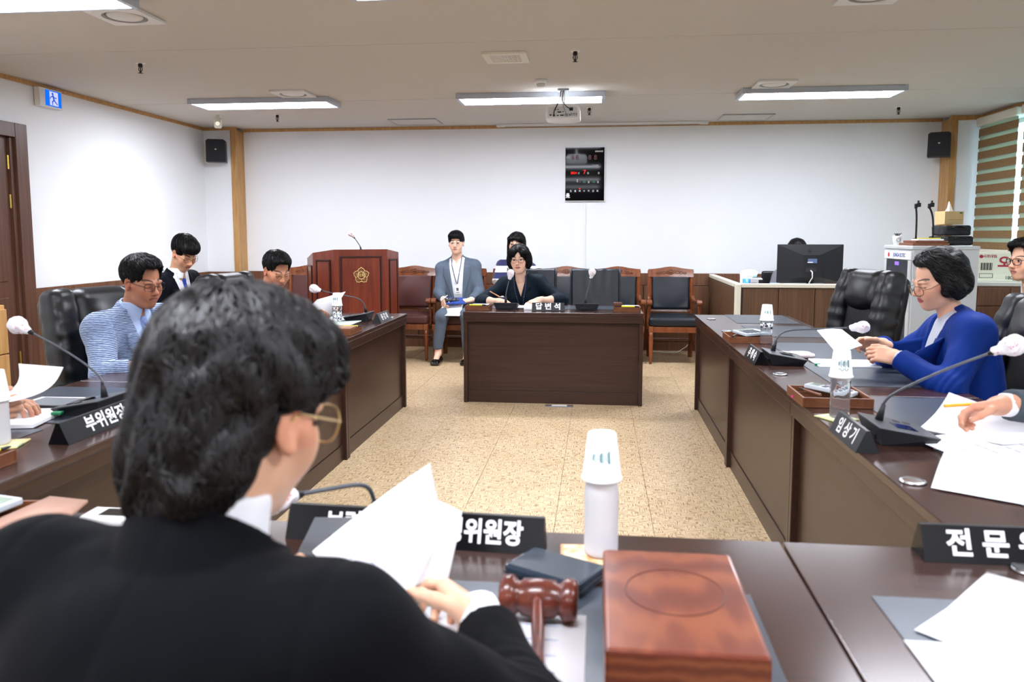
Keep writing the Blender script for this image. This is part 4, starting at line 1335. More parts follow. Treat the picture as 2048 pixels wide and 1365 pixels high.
for k in range(9):
    a = k * 2.4
    r = 0.01 + 0.014 * (k % 3) / 2
    MB().tube([(r * 0.4 * math.cos(a), r * 0.4 * math.sin(a), 0.07), (r * math.cos(a), r * math.sin(a), 0.095), (1.6 * r * math.cos(a), 1.6 * r * math.sin(a), 0.104)], [0.002, 0.004, 0.001], 5).build('leaf', pm('dark_leaf', (58, 62, 50), 0.6), t)

# squid snack carton on the window sill, low desk in front
t = thing('snack_carton', 'pale carton with red squid lettering on the window sill', 'carton', (3.60, 7.50, 0.9365), -0.12)
CW, CDp, CHh = 0.62, 0.30, 0.255
MB().span((-0.20, -0.15, 0), (0.27, 0.15, CHh), 0.004).build('box', pm('carton_pale', (222, 224, 202), 0.65), t)
MB().span((-0.20, -0.02, CHh), (0.27, 0.03, CHh + 0.0008)).build('tape', pm('tape', (190, 170, 120), 0.3), t)
M_CRED = pm('carton_red', (170, 36, 60), 0.6)
M_CBLK = pm('carton_black', (40, 40, 44), 0.6)
lettering('오징어', 0.115, M_CRED, t, (0.13, -0.1506, 0.165), ext=0.0003, bold=0.004, sx=1.05)
lettering('땅콩', 0.055, M_CRED, t, (0.17, -0.1506, 0.085), ext=0.0003, bold=0.0015)
lettering('180g×20개입', 0.042, M_CBLK, t, (0.14, -0.1506, 0.032), ext=0.0003, bold=0.0006)
lettering('사조대림', 0.03, M_CRED, t, (-0.10, -0.1506, 0.222), ext=0.0003, bold=0.0006)
MB().lathe([(0, 0), (0.016, 0), (0.016, 0.0005), (0, 0.0006)], 14, Matrix.Translation((-0.17, -0.1503, 0.222)) @ Matrix.Rotation(PI / 2, 4, 'X')).build('print_dot', M_CRED, t)
for k in range(12):
    MB().span((-0.17 + 0.008 * k, -0.1507, 0.10), (-0.17 + 0.008 * k + (0.004 if k % 3 else 0.007), -0.1502, 0.165)).build('barcode_bar', M_CBLK, t)
for (xa, xb, za, zb) in ((-0.18, -0.07, 0.03, 0.034), (-0.18, -0.07, 0.066, 0.07), (-0.18, -0.176, 0.034, 0.066), (-0.074, -0.07, 0.034, 0.066)):
    MB().span((xa, -0.1507, za), (xb, -0.1502, zb)).build('print_frame', M_CBLK, t)
t = thing('storage_cabinet', 'low walnut storage cabinet with pale top under the window', 'cabinet', (3.62, 7.86, 0))
MB().span((-0.29, -0.62, 0), (0.26, 0.62, 0.90), 0.003).build('carcass', M_WAINS, t)
MB().span((-0.30, -0.63, 0.9005), (0.27, 0.63, 0.935), 0.004).build('top', MATS['sill_stone'], t)
for k in range(2):
    MB().span((-0.28 + 0.27 * k, -0.634, 0.08), (-0.015 + 0.265 * k, -0.6205, 0.72), 0.003).build('door', M_WAINS, t)
    MB().span((-0.28 + 0.27 * k, -0.634, 0.73), (-0.015 + 0.265 * k, -0.6205, 0.885), 0.003).build('drawer', M_WAINS, t)
for k in range(3):
    MB().span((-0.304, -0.60 + 0.4 * k, 0.08), (-0.2905, -0.205 + 0.4 * k, 0.885), 0.003).build('door', M_WAINS, t)
# side desk of the assistants by the window
t = thing('side_table', 'brown side table behind the woman in blue', 'table', (2.62, 4.50, 0))
MB().span((-0.30, -0.35, 0.68), (0.36, 0.35, 0.71), 0.004).build('top', M_DESKTOP, t)
for sx_ in (-0.27, 0.33):
    for sy_ in (-0.32, 0.32):
        MB().span((sx_ - 0.02, sy_ - 0.02, 0), (sx_ + 0.02, sy_ + 0.02, 0.679), 0.003).build('leg', M_DESK, t)
t = thing('white_device', 'small white desk device with a black display strip', 'device', (2.40, 4.62, 0.7105), -0.4)
MB().box((0, 0, 0.062), (0.15, 0.07, 0.124), 0.012).build('case', M_WHITEP, t)
MB().box((0.0, -0.0362, 0.095), (0.12, 0.002, 0.03), 0.004).build('display', M_BLACKG, t)
for k in range(2):
    MB().lathe([(0, 0), (0.008, 0), (0.008, 0.002), (0, 0.0025)], 12, Matrix.Translation((-0.03 + 0.05 * k, -0.0372, 0.095)) @ Matrix.Rotation(PI / 2, 4, 'X')).build('knob', M_CHROME, t)
# things on the partition ledge
def ledge(name, label, cat, x, y=7.62, z=0.7305):
    return thing(name, label, cat, (x, y, z))
t = ledge('pen_cup', 'blue translucent cup beside the small radio', 'cup', 1.415)
MB().lathe([(0.028, 0.0), (0.030, 0.0), (0.034, 0.20), (0.031, 0.2), (0.027, 0.006)], 20).build('cup', pm('blue_plastic', (70, 150, 225), 0.3, alpha=1.0), t, True)
MB().tube([(0.0, 0, 0.03), (0.012, 0.0, 0.25)], 0.004, 6).build('pen', M_WHITEP, t)
t = ledge('tissue_pack', 'white soft tissue pack behind the blue cup', 'tissue pack', 1.46, 7.76)
f = Field((-0.12, -0.06, -0.02), (0.12, 0.06, 0.32), 0.007)
f.rbox((0, 0, 0.13), (0.075, 0.04, 0.13), 0.025)
f.ell((0.01, 0, 0.25), (0.08, 0.035, 0.035), k=0.03)
fpart('pack', f, M_PAPER, t, 1)
MB().box((0.055, -0.041, 0.21), (0.03, 0.002, 0.03), 0.0).build('print', pm('mint', (150, 220, 225), 0.5), t)
t = ledge('radio', 'small silver and black radio on the office desk', 'radio', 1.505, 7.60)
MB().box((0, 0, 0.105), (0.11, 0.06, 0.21), 0.01).build('case', pm('silver_plastic', (206, 204, 206), 0.35, metal=0.2), t)
MB().box((0.035, -0.0312, 0.155), (0.036, 0.002, 0.08), 0.004).build('keypad', M_BLACK, t)
MB().box((-0.025, -0.0312, 0.155), (0.05, 0.002, 0.02), 0.002).build('display', pm('lcd_grey', (90, 100, 96), 0.3), t)
MB().cyl((0.055, 0, 0.10), (0.085, 0, 0.10), 0.012, n=10).build('dial', M_STEEL, t)
MB().box((0, -0.01, 0.215), (0.08, 0.014, 0.01), 0.004).build('handle', M_STEEL, t)
t = ledge('photo_card', 'small light blue card leaning beside the monitor', 'card', 1.665, 7.52, 0.7308)
MB().box((0, 0, 0.085), (0.085, 0.004, 0.17), 0.001, Matrix.Rotation(-0.15, 4, 'X')).build('card', pm('card_blue', (176, 212, 236), 0.4), t)
MB().box((-0.01, -0.0032, 0.13), (0.03, 0.001, 0.04), 0, Matrix.Rotation(-0.15, 4, 'X')).build('print', pm('card_teal', (50, 110, 130), 0.5), t)
t = thing('oak_cabinet', 'light oak cabinet just showing at the left picture edge', 'cabinet', (-3.90, 4.12, 0))
MB().span((-0.28, -0.25, 0), (0.28, 0.25, 0.925), 0.004).build('carcass', M_TRIM, t)
for s in (-1, 1):
    MB().span((0.2805, s * 0.246, 0.06), (0.296, s * 0.003, 0.62), 0.003).build('door', M_TRIM, t)
    MB().span((0.2805, s * 0.246, 0.628), (0.296, s * 0.003, 0.90), 0.003).build('drawer', M_TRIM, t)
# floor outlet plate in front of the witness desk, cable below the chairs
t = thing('floor_outlet', 'silver floor outlet plate at the foot of the witness desk', 'outlet', (-0.29, 6.03, 0.0008))
MB().span((-0.11, -0.03, 0), (0.11, 0.03, 0.006), 0.002).build('plate', M_STEEL, t)
MB().span((-0.06, -0.015, 0.0062), (0.06, 0.02, 0.009), 0.001).build('lid', M_WHITEP, t)
tag(MB().tube([(0.55, 8.98, 0.012), (0.75, 8.93, 0.01), (0.92, 8.95, 0.01), (1.03, 9.05, 0.06), (1.1, 9.09, 0.14)], 0.004, 6).build('floor_cable', M_WHITEP, None, True), 'thin white cable on the floor under the black armchair', 'cable')

# ------------------------------------------------------------------ desk microphones
M_NECK = pm('grey_gooseneck', (88, 92, 98), 0.4, metal=0.4)
M_COVER = pm('mic_cover', (240, 236, 240), 0.4, c2=(222, 120, 138), scale=(95, 95, 95), mix=(0.60, 0.68), bump=0.4, bscale=(130, 130, 130), sheen=0.3)
def smooth_path(pts, n=6):
    q = [Vector(p) for p in pts]
    out = []
    for i in range(len(q) - 1):
        t0 = (q[i + 1] - q[max(i - 1, 0)]) / 6
        t1 = (q[min(i + 2, len(q) - 1)] - q[i]) / 6
        out += bez(q[i], q[i] + t0, q[i + 1] - t1, q[i + 1], n)[:-1]
    return out + [q[-1]]
def desk_mic(label, base, rz, pts, z=0.7405, seed=0.0, with_base=True):
    """base (x, y); rz turns local +y to the speaker; pts: stem points in world coordinates, last one = centre of the covered head"""
    t = thing('desk_microphone', label, 'microphone', (base[0], base[1], z), rz, 'gooseneck microphones with hygiene covers')
    Mi = (Matrix.Translation((base[0], base[1], z)) @ Matrix.Rotation(rz, 4, 'Z')).inverted()
    P = [Mi @ Vector(p) for p in pts]
    if with_base:
        a, b = 0.098, 0.085
        vs = [(-a * .8, -b * .82, 0), (a * .8, -b * .82, 0), (a * .8, b * .86, 0), (-a * .8, b * .86, 0),
              (-a, -b, 0.055), (a, -b, 0.055), (a, b, 0.026), (-a, b, 0.026)]
        MB().add(vs, [(3, 2, 1, 0), (4, 5, 6, 7), (0, 1, 5, 4), (1, 2, 6, 5), (2, 3, 7, 6), (3, 0, 4, 7)]).build('base', M_GREYP, t)
        sl = math.atan2(-0.029, 0.17)
        MT = Matrix.Translation((0, 0, 0.0405)) @ Matrix.Rotation(sl, 4, 'X')
        MB().box((0, 0, 0.0022), (2 * a + 0.004, 2 * b + 0.004, 0.004), 0.001, MT).build('top_plate', pm('mic_top', (70, 73, 78), 0.4), t)
        MB().box((0.02, 0.01, 0.0048), (0.07, 0.06, 0.0012), 0.0, MT).build('display', M_BLACKG, t)
        for k in range(4):
            MB().box((-0.06 + 0.012 * (k % 2), 0.045 - 0.03 * (k // 2), 0.0055), (0.009, 0.018, 0.002), 0.0008, MT).build('button', M_BLACK, t)
        MB().box((0.0, -b * .93, 0.018), (0.1, 0.004, 0.016), 0.001).build('front_slot', M_BLACK, t)
    st = P[0]
    MB().tube([st - Vector((0, 0, 0.003)), st + (P[1] - P[0]).normalized() * 0.05], [0.0125, 0.006], 12).build('stem_socket', M_GREYP, t, True)
    MB().tube(smooth_path(P, 8), 0.0042, 8).build('gooseneck', M_NECK, t, True)
    c = P[-1]
    dr = (P[-1] - P[-2]).normalized()
    f = Field((-0.06, -0.06, -0.06), (0.06, 0.06, 0.06), 0.0035)
    d = np.array(dr)
    f.cone(-d * 0.026, d * 0.018, 0.014, 0.027)
    f.ball(d * 0.012, 0.028, k=0.01)
    x, y, zz = f.full()
    f.F += (0.0042 * wob(x * 150, y * 150, zz * 150, seed) + 0.002 * np.sin(60 * (x + y) + seed)).astype(np.float32)
    fpart('hygiene_cover', f, M_COVER, t, 0, loc=c)
    MB().tube([c - dr * 0.05, c - dr * 0.022], [0.006, 0.010], 10).build('capsule', M_BLACK, t, True)
    return t
desk_mic('gooseneck microphone before the woman in the blue jacket', (0.895, 3.815), -PI / 2, [(0.855, 3.86, 0.795), (0.868, 3.855, 0.85), (0.915, 3.845, 0.892), (1.05, 3.81, 0.908), (1.215, 3.75, 0.925)], seed=1.0)
desk_mic('large gooseneck microphone near the right edge, rising over loose papers', (0.905, 2.41), -PI / 2, [(0.862, 2.44, 0.795), (0.872, 2.43, 0.85), (0.91, 2.405, 0.895), (1.02, 2.35, 0.972), (1.145, 2.295, 1.043)], seed=2.0)
desk_mic('gooseneck microphone at the left, before the green clip', (-1.75, 2.49), PI / 2, [(-1.706, 2.49, 0.795), (-1.715, 2.495, 0.85), (-1.775, 2.505, 0.90), (-1.88, 2.505, 0.965), (-2.012, 2.50, 1.033)], seed=3.0)
desk_mic('gooseneck microphone in front of the podium', (-1.705, 5.40), PI / 2, [(-1.665, 5.44, 0.795), (-1.675, 5.43, 0.85), (-1.72, 5.41, 0.898), (-1.86, 5.37, 0.93), (-2.0, 5.34, 0.966)], seed=4.0)
desk_mic('upright gooseneck microphone before the woman at the witness desk', (-0.745, 6.345), 0.0, [(-0.752, 6.335, 0.795), (-0.75, 6.335, 0.86), (-0.735, 6.35, 0.94), (-0.715, 6.36, 1.022)], seed=5.0)
desk_mic('upright gooseneck microphone at the empty witness place', (-0.085, 6.345), 0.0, [(-0.095, 6.335, 0.795), (-0.09, 6.335, 0.86), (-0.065, 6.35, 0.95), (-0.045, 6.355, 1.036)], seed=6.0)
desk_mic('microphone of the man in the foreground, half hidden by his papers', (-0.445, 1.365), PI + 0.1, [(-0.418, 1.415, 0.80), (-0.421, 1.405, 0.85), (-0.432, 1.375, 0.890), (-0.485, 1.33, 0.896), (-0.56, 1.27, 0.895)], seed=7.0)
desk_mic('thin gooseneck microphone rising from the podium top', (-2.47, 7.83), 0.0, [(-2.40, 7.72, 1.185), (-2.405, 7.70, 1.23), (-2.43, 7.66, 1.29), (-2.465, 7.62, 1.352)], z=1.16, seed=8.0, with_base=False)

# ------------------------------------------------------------------ name plates
M_PLATE = pm('name_plate_black', (7, 7, 9), 0.32, spec=0.2)
M_PLATEG = pm('name_plate_grey', (38, 42, 45), 0.3)
def name_plate(label, loc, rz, L, text, size, mat_, h=0.064, dpt=0.066, spacing=1.0, both=False, xoff=0.0, bold=0.0012, sx=1.0):
    """triangular prism, front face to -y"""
    t = thing('name_plate', label, 'name plate', loc, rz, 'triangular name plates on the desks')
    a = L / 2
    ap = 0.010
    vs, fs = [], []
    tri = [(-dpt / 2, 0.0), (dpt / 2, 0.0), (ap / 2, h), (-ap / 2, h)]
    for x in (-a, a):
        for y, z in tri:
            vs.append((x, y, z))
    fs = [(3, 2, 1, 0), (4, 5, 6, 7), (0, 1, 5, 4), (1, 2, 6, 5), (2, 3, 7, 6), (3, 0, 4, 7)]
    MB().add(vs, fs).build('body', mat_, t)
    ang = math.atan2(h, dpt / 2 - ap / 2)
    yc = -(dpt / 2 + ap / 2) / 2
    glyphs(text, size, M_WHITE, t, (xoff, yc - 0.0003, h / 2), (ang, 0, 0), bold=bold, spacing=spacing, sx=sx)
    if both:
        glyphs(text, size, M_WHITE, t, (-xoff, -yc + 0.0003, h / 2), (ang, 0, PI), bold=bold, spacing=spacing, sx=sx)
    return t
DZ = 0.7404
name_plate('dark grey name plate before the covered bottle at the right edge', (0.766, 2.372, DZ), -PI / 2, 0.255, '임 상 기', 0.052, M_PLATEG)
name_plate('black name plate beside the microphone of the woman in blue', (0.775, 3.865, DZ), -PI / 2, 0.27, '추 혜 숙', 0.052, M_PLATE)
name_plate('grey name plate at the far corner of the left row', (-1.527, 5.37, DZ), PI / 2, 0.27, '윤 경 희', 0.050, M_PLATEG)
name_plate('long black plate with white vice chair lettering at the left', (-1.575, 2.385, DZ), PI / 2, 0.62, '부위원장  김 정 민', 0.055, M_PLATE, spacing=1.02, bold=0.0016)
name_plate('long black plate half hidden by the papers of the man in front', (-0.362, 1.488, DZ), -0.05, 0.53, '보령시의회 운영위원장', 0.050, M_PLATE, both=True, bold=0.0016, sx=0.86, xoff=0.02)
name_plate('black plate with white lettering at the lower right edge', (0.842, 1.525, DZ), 0.0, 0.44, '전 문 위 원', 0.054, M_PLATE, both=True, xoff=-0.055, bold=0.0016)
name_plate('black plate with white lettering on the witness desk', (-0.395, 6.255, DZ), 0.0, 0.262, '답 변 석', 0.06, M_PLATE, bold=0.0022, sx=1.05)

# ------------------------------------------------------------------ water bottles with paper cups over them
M_CLEAR = pm('clear_bottle', (238, 242, 246), 0.06, trans=0.92, ior=1.2, spec=0.6)
M_FROST = pm('frosted_bottle', (240, 241, 245), 0.45, trans=0.45, ior=1.2)
M_CUP = pm('paper_cup_white', (244, 245, 247), 0.55)
M_CUPG = pm('cup_print', (70, 130, 130), 0.6)
def bottle(x, y, z, label, cup_label, mat_, ribs=True, band=None, rim=0.135, tilt=0.0):
    t = thing('water_bottle', label, 'bottle', (x, y, z), 0.4, 'water bottles under paper cups')
    prof = [(0.0, 0.004), (0.026, 0.0), (0.0325, 0.005)]
    n = 12
    for i in range(n):
        zz = 0.012 + i * (0.108 / n)
        prof.append((0.0325 - (0.0014 if (ribs and i % 2) else 0.0), zz))
    prof += [(0.0325, 0.125), (0.030, 0.138), (0.022, 0.155), (0.013, 0.172), (0.013, 0.185), (0.0, 0.186)]
    if ribs:
        prof[6] = (0.0318, prof[6][1])
    nn = 28
    b = MB().lathe(prof, nn)
    if ribs:   # faceted honeycomb dimples
        for i, v in enumerate(b.v):
            a = math.atan2(v[1], v[0]); zz = v[2]
            if 0.01 < zz < 0.085:
                k = 1 - 0.05 * max(0, math.sin(a * 7 + (3.14 if int(zz / 0.018) % 2 else 0)))
                b.v[i] = (v[0] * k, v[1] * k, zz)
    b.build('body', mat_, t, True)
    MB().lathe([(0.0, 0.1865), (0.0145, 0.1865), (0.0145, 0.197), (0.0, 0.1975)], 18).build('cap', M_WHITEP, t, True)
    if band:
        MB().lathe([(0.0331, 0.086), (0.0334, 0.086), (0.0334, 0.122), (0.0331, 0.122)], nn).build('label_band', band, t, True)
    c = thing('paper_cup', cup_label, 'cup', (x, y, z + rim), 0.4 + tilt * 4, 'paper cups turned over the bottles')
    c.rotation_euler = (tilt, tilt * 0.5, 0.2)
    MB().lathe([(0.0345, 0.004), (0.0375, 0.0), (0.0392, 0.002), (0.0388, 0.006), (0.0365, 0.007), (0.0272, 0.088), (0.0258, 0.0905), (0.0235, 0.089), (0.0, 0.0885), (0.0, 0.0875), (0.0245, 0.087), (0.0258, 0.086), (0.035, 0.006)], 36).build('cup', M_CUP, c, True)
    # printed sign: strokes and a wreath, wrapped round the cup
    pr = MB()
    def on_cup(a, zz):
        r = 0.0365 + (0.0272 - 0.0365) * (zz - 0.007) / 0.081 + 0.0003
        return (r * math.cos(a), r * math.sin(a), zz)
    a0 = -PI / 2 - 0.25
    for k in range(9):
        a = a0 + (k - 4) * 0.12
        hh = 0.012 + 0.006 * (k % 3)
        pr.tube([on_cup(a, 0.05 - hh / 2), on_cup(a, 0.05 + hh / 2)], 0.0008 if k % 4 else 0.0018, 4)
    pr.tube([on_cup(a0 + (k - 8) * 0.06, 0.030 + 0.004 * math.sin(k * 0.9)) for k in range(17)], 0.0008, 4)
    tag(pr.build('print', M_CUPG, c), kind='stuff')
M_BAND1 = pm('label_print', (226, 222, 218), 0.4, c2=(96, 60, 52), scale=(90, 90, 60), mix=(0.46, 0.54))
M_BAND2 = pm('label_print_dark', (236, 238, 240), 0.4, c2=(40, 42, 52), scale=(70, 70, 70), mix=(0.48, 0.53))
bottle(0.952, 4.48, 0.7405, 'water bottle behind the pen tray near the right name plate', 'upturned paper cup on the far right bottle', M_CLEAR, band=M_BAND2, rim=0.132)
bottle(0.812, 2.66, 0.7465, 'clear water bottle beside the open pen tray on the right', 'upturned printed paper cup beside the woman in blue', M_CLEAR, rim=0.137)
bottle(-1.795, 5.19, 0.7405, 'patterned water bottle in front of the podium', 'upturned paper cup before the podium', pm('speckled_bottle', (240, 242, 246), 0.2, c2=(60, 64, 78), scale=(110, 110, 80), mix=(0.50, 0.56)), band=M_BAND1, rim=0.122)
bottle(0.012, 1.452, 0.7465, 'milky water bottle in the foreground behind the wooden block', 'large upturned paper cup in the foreground centre', M_FROST, ribs=False, rim=0.147)
bottle(-1.742, 2.045, 0.7465, 'milky water bottle cut by the left edge', 'upturned paper cup at the left edge', M_FROST, ribs=False, rim=0.128)

def coaster(x, y, rz, label, c, c2):
    t = thing('coaster', label, 'coaster', (x, y, 0.7405), rz, 'square printed coasters')
    m_ = pm('coaster_' + str(c), c, 0.5, c2=c2, scale=(28, 28, 28), mix=(0.55, 0.66))
    MB().box((0, 0, 0.0025), (0.1, 0.1, 0.005), 0.002).build('tile', m_, t)
    MB().box((0, 0, 0.0052), (0.088, 0.088, 0.0005), 0.0).build('print', pm('coaster_print_' + str(c), (236, 222, 180), 0.5, c2=c, scale=(35, 35, 35), mix=(0.45, 0.6)), t)
coaster(-0.015, 1.445, 0.05, 'orange printed coaster under the foreground bottle', (226, 158, 106), (120, 160, 110))
coaster(0.805, 2.668, 0.5, 'green printed coaster under the clear bottle on the right', (196, 200, 140), (90, 110, 130))
coaster(-1.728, 2.055, 0.3, 'yellow printed coaster under the bottle at the left edge', (226, 214, 150), (150, 160, 120))

# ------------------------------------------------------------------ trays with pens, calculators, papers
def tray(label, loc, rz, w_=0.24, d_=0.24, pens=(), lid=False):
    t = thing('pen_tray', label, 'tray', loc, rz, 'wooden pen trays')
    a, b, h, th = w_ / 2, d_ / 2, 0.036, 0.008
    MB().span((-a, -b, 0), (a, b, 0.006), 0.001).build('bottom', M_TRAY, t)
    for s in (-1, 1):
        MB().span((s * a, -b, 0.0062), (s * (a - th), b, h), 0.0012).build('side', M_TRAY, t)
        MB().span((-a + th, s * b, 0.0062), (a - th, s * (b - th), h), 0.0012).build('side', M_TRAY, t)
    MB().span((-a + th, 0.02, 0.0062), (a - th, 0.024, h - 0.006), 0.0).build('divider', M_TRAY, t)
    if lid:
        MB().span((-a + 0.004, -b + 0.004, h + 0.0005), (a - 0.07, b - 0.004, h + 0.008), 0.002).build('lid', pm('tray_lid', (140, 96, 74), 0.35), t)
    return t
def pen(label, loc, rz, c, tilt=0.0, L=0.14, r=0.0048, cap=(30, 30, 34)):
    t = thing('pen', label, 'pen', loc, rz, 'pens lying on the desks')
    M = Matrix.Rotation(-tilt, 4, 'Y')
    m_ = pm('pen_%d_%d_%d' % c, c, 0.35)
    MB().tube([(-L / 2, 0, r), (L * 0.25, 0, r)], r, 10, True, M).build('barrel', m_, t, True, angle=40)
    MB().tube([(L * 0.252, 0, r), (L * 0.42, 0, r), (L / 2, 0, r)], [r, r * 0.85, r * 0.2], 10, True, M).build('tip', pm('pen_cap_%d_%d_%d' % cap, cap, 0.35), t, True, angle=40)
    return t
def calculator(label, loc, rot, sc=1.0):
    t = thing('calculator', label, 'calculator', loc, 0, 'desk calculators')
    t.rotation_euler = rot
    t.scale = (sc, sc, sc)
    m_ = pm('calc_grey', (196, 204, 212), 0.4)
    MB().box((0, 0, 0.008), (0.12, 0.17, 0.016), 0.004).build('case', m_, t)
    MB().box((0, 0.055, 0.0165), (0.1, 0.034, 0.002), 0.001).build('screen', pm('lcd_green', (142, 158, 140), 0.2), t)
    for r in range(4):
        for c_ in range(5):
            MB().box((-0.042 + 0.021 * c_, 0.018 - 0.027 * r, 0.0175), (0.015, 0.017, 0.003), 0.001).build('key', pm('calc_key', (76, 80, 90), 0.45) if c_ < 4 else pm('calc_key_light', (226, 228, 230), 0.45), t)
    return t
def sheet_thing(label, pts, name='paper_sheet', th=0.0006, bend=0.0, n=8, m_=None, group='loose sheets of paper', lines=0, cat='paper'):
    """A sheet from four corners (a, b, c, d); bend lifts the middle along v"""
    a, b, c, d = map(Vector, pts)
    nrm = (b - a).cross(d - a).normalized()
    o = (a + b + c + d) / 4
    def fn(u, v):
        p = a * (1 - u) * (1 - v) + b * u * (1 - v) + c * u * v + d * (1 - u) * v
        return p + nrm * bend * math.sin(PI * v) - o
    ob = MB().sheet(fn, n, n, th).build(name, m_ or M_PAPER, None, True, loc=o)
    tag(ob, label, cat, group)
    if lines:
        lb = MB()
        for k in range(lines):
            v = 0.14 + 0.72 * k / max(1, lines - 1)
            for seg in range(7):
                u0 = 0.12 + 0.11 * seg
                u1 = u0 + 0.075
                for (ua, ub) in ((u0, u1),):
                    p0, p1 = fn(ua, v) + nrm * 0.0007, fn(ub, v) + nrm * 0.0007
                    p2, p3 = fn(ub, v + 0.018) + nrm * 0.0007, fn(ua, v + 0.018) + nrm * 0.0007
                    lb.add([p0, p1, p2, p3], [(0, 1, 2, 3)])
        tag(lb.build('print', pm('faint_print', (186, 193, 210), 0.8), ob), kind='stuff')
    return ob

tray('wooden pen tray with a calculator behind the right name plate', (0.868, 4.60, DZ), 0.0)
calculator('grey calculator lying over the far right pen tray', (0.885, 4.60, DZ + 0.040), (0.0, -0.06, 0.25), 1.1)
pen('black pen in the far right tray', (0.79, 4.53, DZ + 0.0365), 1.2, (36, 34, 36))
tray('open wooden pen tray beside the clear water bottle', (0.858, 2.945, DZ), 0.0, 0.245, 0.235)
calculator('grey calculator tilted over the tray beside the clear bottle', (0.868, 2.955, DZ + 0.034), (0.1, 0.12, 1.1), 1.0)
pen('brown pen in the tray beside the clear bottle', (0.782, 2.92, DZ + 0.0365), 1.9, (130, 86, 66))
pen('yellow highlighter in the tray beside the clear bottle', (0.80, 2.89, DZ + 0.0065), 0.2, (236, 226, 40), r=0.006, L=0.11)
pen('pink marker in the tray beside the clear bottle', (0.772, 2.98, DZ + 0.0065), 0.4, (232, 80, 150), L=0.09)
tag(MB().span((-0.06, -0.05, 0), (0.06, 0.05, 0.005), 0.001).build('notepad', M_PAPER, None, loc=(0.90, 2.885, DZ + 0.0065), rot=(0, 0, 0.1)), 'white notepad inside the open tray on the right', 'notepad')
tray('wooden pen tray with lid on the far left desk', (-1.622, 4.68, DZ), PI / 2 + 0.0, 0.24, 0.25, lid=True)
pen('yellow pen in the far left tray', (-1.525, 4.70, DZ + 0.0365), 0.4, (226, 216, 40), L=0.12)
t_ = sheet_thing('pale green folder lying before the speckled bottle', [(-1.98, 4.84, 0.7455), (-1.66, 4.84, 0.7455), (-1.60, 5.12, 0.768), (-1.96, 5.12, 0.7475)], 'document_folder', 0.006, 0.0, 3, pm('folder_pale_green', (198, 214, 204), 0.5), None, cat='folder')
tray('wooden tray at the left corner of the witness desk', (-0.972, 6.30, DZ), 0.0, 0.20, 0.19)
pen('yellow highlighter across the left witness tray', (-0.965, 6.215, DZ + 0.0365), 0.0, (236, 230, 40), r=0.0065)
sheet_thing('white paper in the left witness tray', [(-1.03, 6.27, 0.779), (-0.89, 6.27, 0.779), (-0.89, 6.38, 0.779), (-1.03, 6.38, 0.779)], n=2)
tray('wooden tray at the right corner of the witness desk', (0.238, 6.30, DZ), 0.0, 0.215, 0.19)
pen('yellow highlighter across the right witness tray', (0.262, 6.215, DZ + 0.0365), 0.0, (236, 230, 40), r=0.0065)
sheet_thing('white paper in the right witness tray', [(0.20, 6.27, 0.779), (0.335, 6.27, 0.779), (0.335, 6.38, 0.779), (0.20, 6.38, 0.779)], n=2)
f = Field((-0.05, -0.04, -0.01), (0.05, 0.04, 0.05), 0.004)
f.rbox((0, 0, 0.016), (0.036, 0.024, 0.016), 0.008)
tag(fpart('glasses_case', f, pm('brown_leather', (96, 58, 44), 0.5), None, 1, loc=(0.165, 6.30, DZ + 0.0365)), 'brown leather case in the right witness tray', 'case')
tray('wooden tray at the left edge of the picture', (-1.685, 1.80, DZ), PI / 2, 0.20, 0.24)
pen('yellow pen in the tray at the left edge', (-1.60, 1.84, DZ + 0.0365), 1.4, (226, 220, 40))
tray('wooden tray at the lower left with a calculator', (-1.262, 1.40, DZ), 0.15, 0.26, 0.25)
calculator('light grey calculator in the lower left tray', (-1.30, 1.425, DZ + 0.037), (0.02, 0, -0.2), 1.0)
sheet_thing('brown leather folder beside the lower left calculator', [(-1.215, 1.30, 0.779), (-1.03, 1.26, 0.779), (-1.10, 1.53, 0.779), (-1.20, 1.545, 0.779)], 'leather_folder', 0.006, 0.0, 3, pm('tan_leather', (176, 132, 110), 0.5), None, cat='folder')
tag(MB().span((-0.028, -0.022, 0), (0.028, 0.022, 0.03), 0.006).build('small_yellow_box', pm('cream_yellow', (236, 222, 160), 0.5), None, loc=(-1.07, 1.19, DZ)), 'small cream box beside the shoulder in the foreground', 'box')
t = thing('phone_case', 'white bordered device lying behind the foreground shoulder', 'device', (-1.035, 1.515, DZ), 0.0)
MB().box((0, 0, 0.011), (0.115, 0.065, 0.022), 0.006).build('case', M_WHITEP, t)
MB().box((0.01, 0.0, 0.0225), (0.06, 0.04, 0.001)).build('screen', M_BLACKG, t)

# foreground: gavel, block, navy case, papers
M_ROSE = pm('rosewood', (66, 24, 17), 0.3, c2=(104, 46, 30), scale=(8, 40, 40), mix=(0.3, 0.7), coat=0.3)
m = M_BLOCK = pm('block_wood', (148, 78, 50), 0.32, coat=0.25)
nt = m.node_tree
tc = nt.nodes.new('ShaderNodeTexCoord'); mp = nt.nodes.new('ShaderNodeMapping')
mp.inputs['Scale'].default_value = (7, 2.2, 7); mp.inputs['Location'].default_value = (0.1, 0.4, 0)
wv = nt.nodes.new('ShaderNodeTexWave'); wv.wave_type = 'RINGS'
wv.inputs['Scale'].default_value = 2.4; wv.inputs['Distortion'].default_value = 4.0; wv.inputs['Detail'].default_value = 2.5; wv.inputs['Detail Scale'].default_value = 1.2
rp = nt.nodes.new('ShaderNodeValToRGB')
rp.color_ramp.elements[0].color = lin((98, 44, 29)); rp.color_ramp.elements[1].color = lin((130, 70, 43))
e_ = rp.color_ramp.elements.new(0.5); e_.color = lin((112, 54, 36))
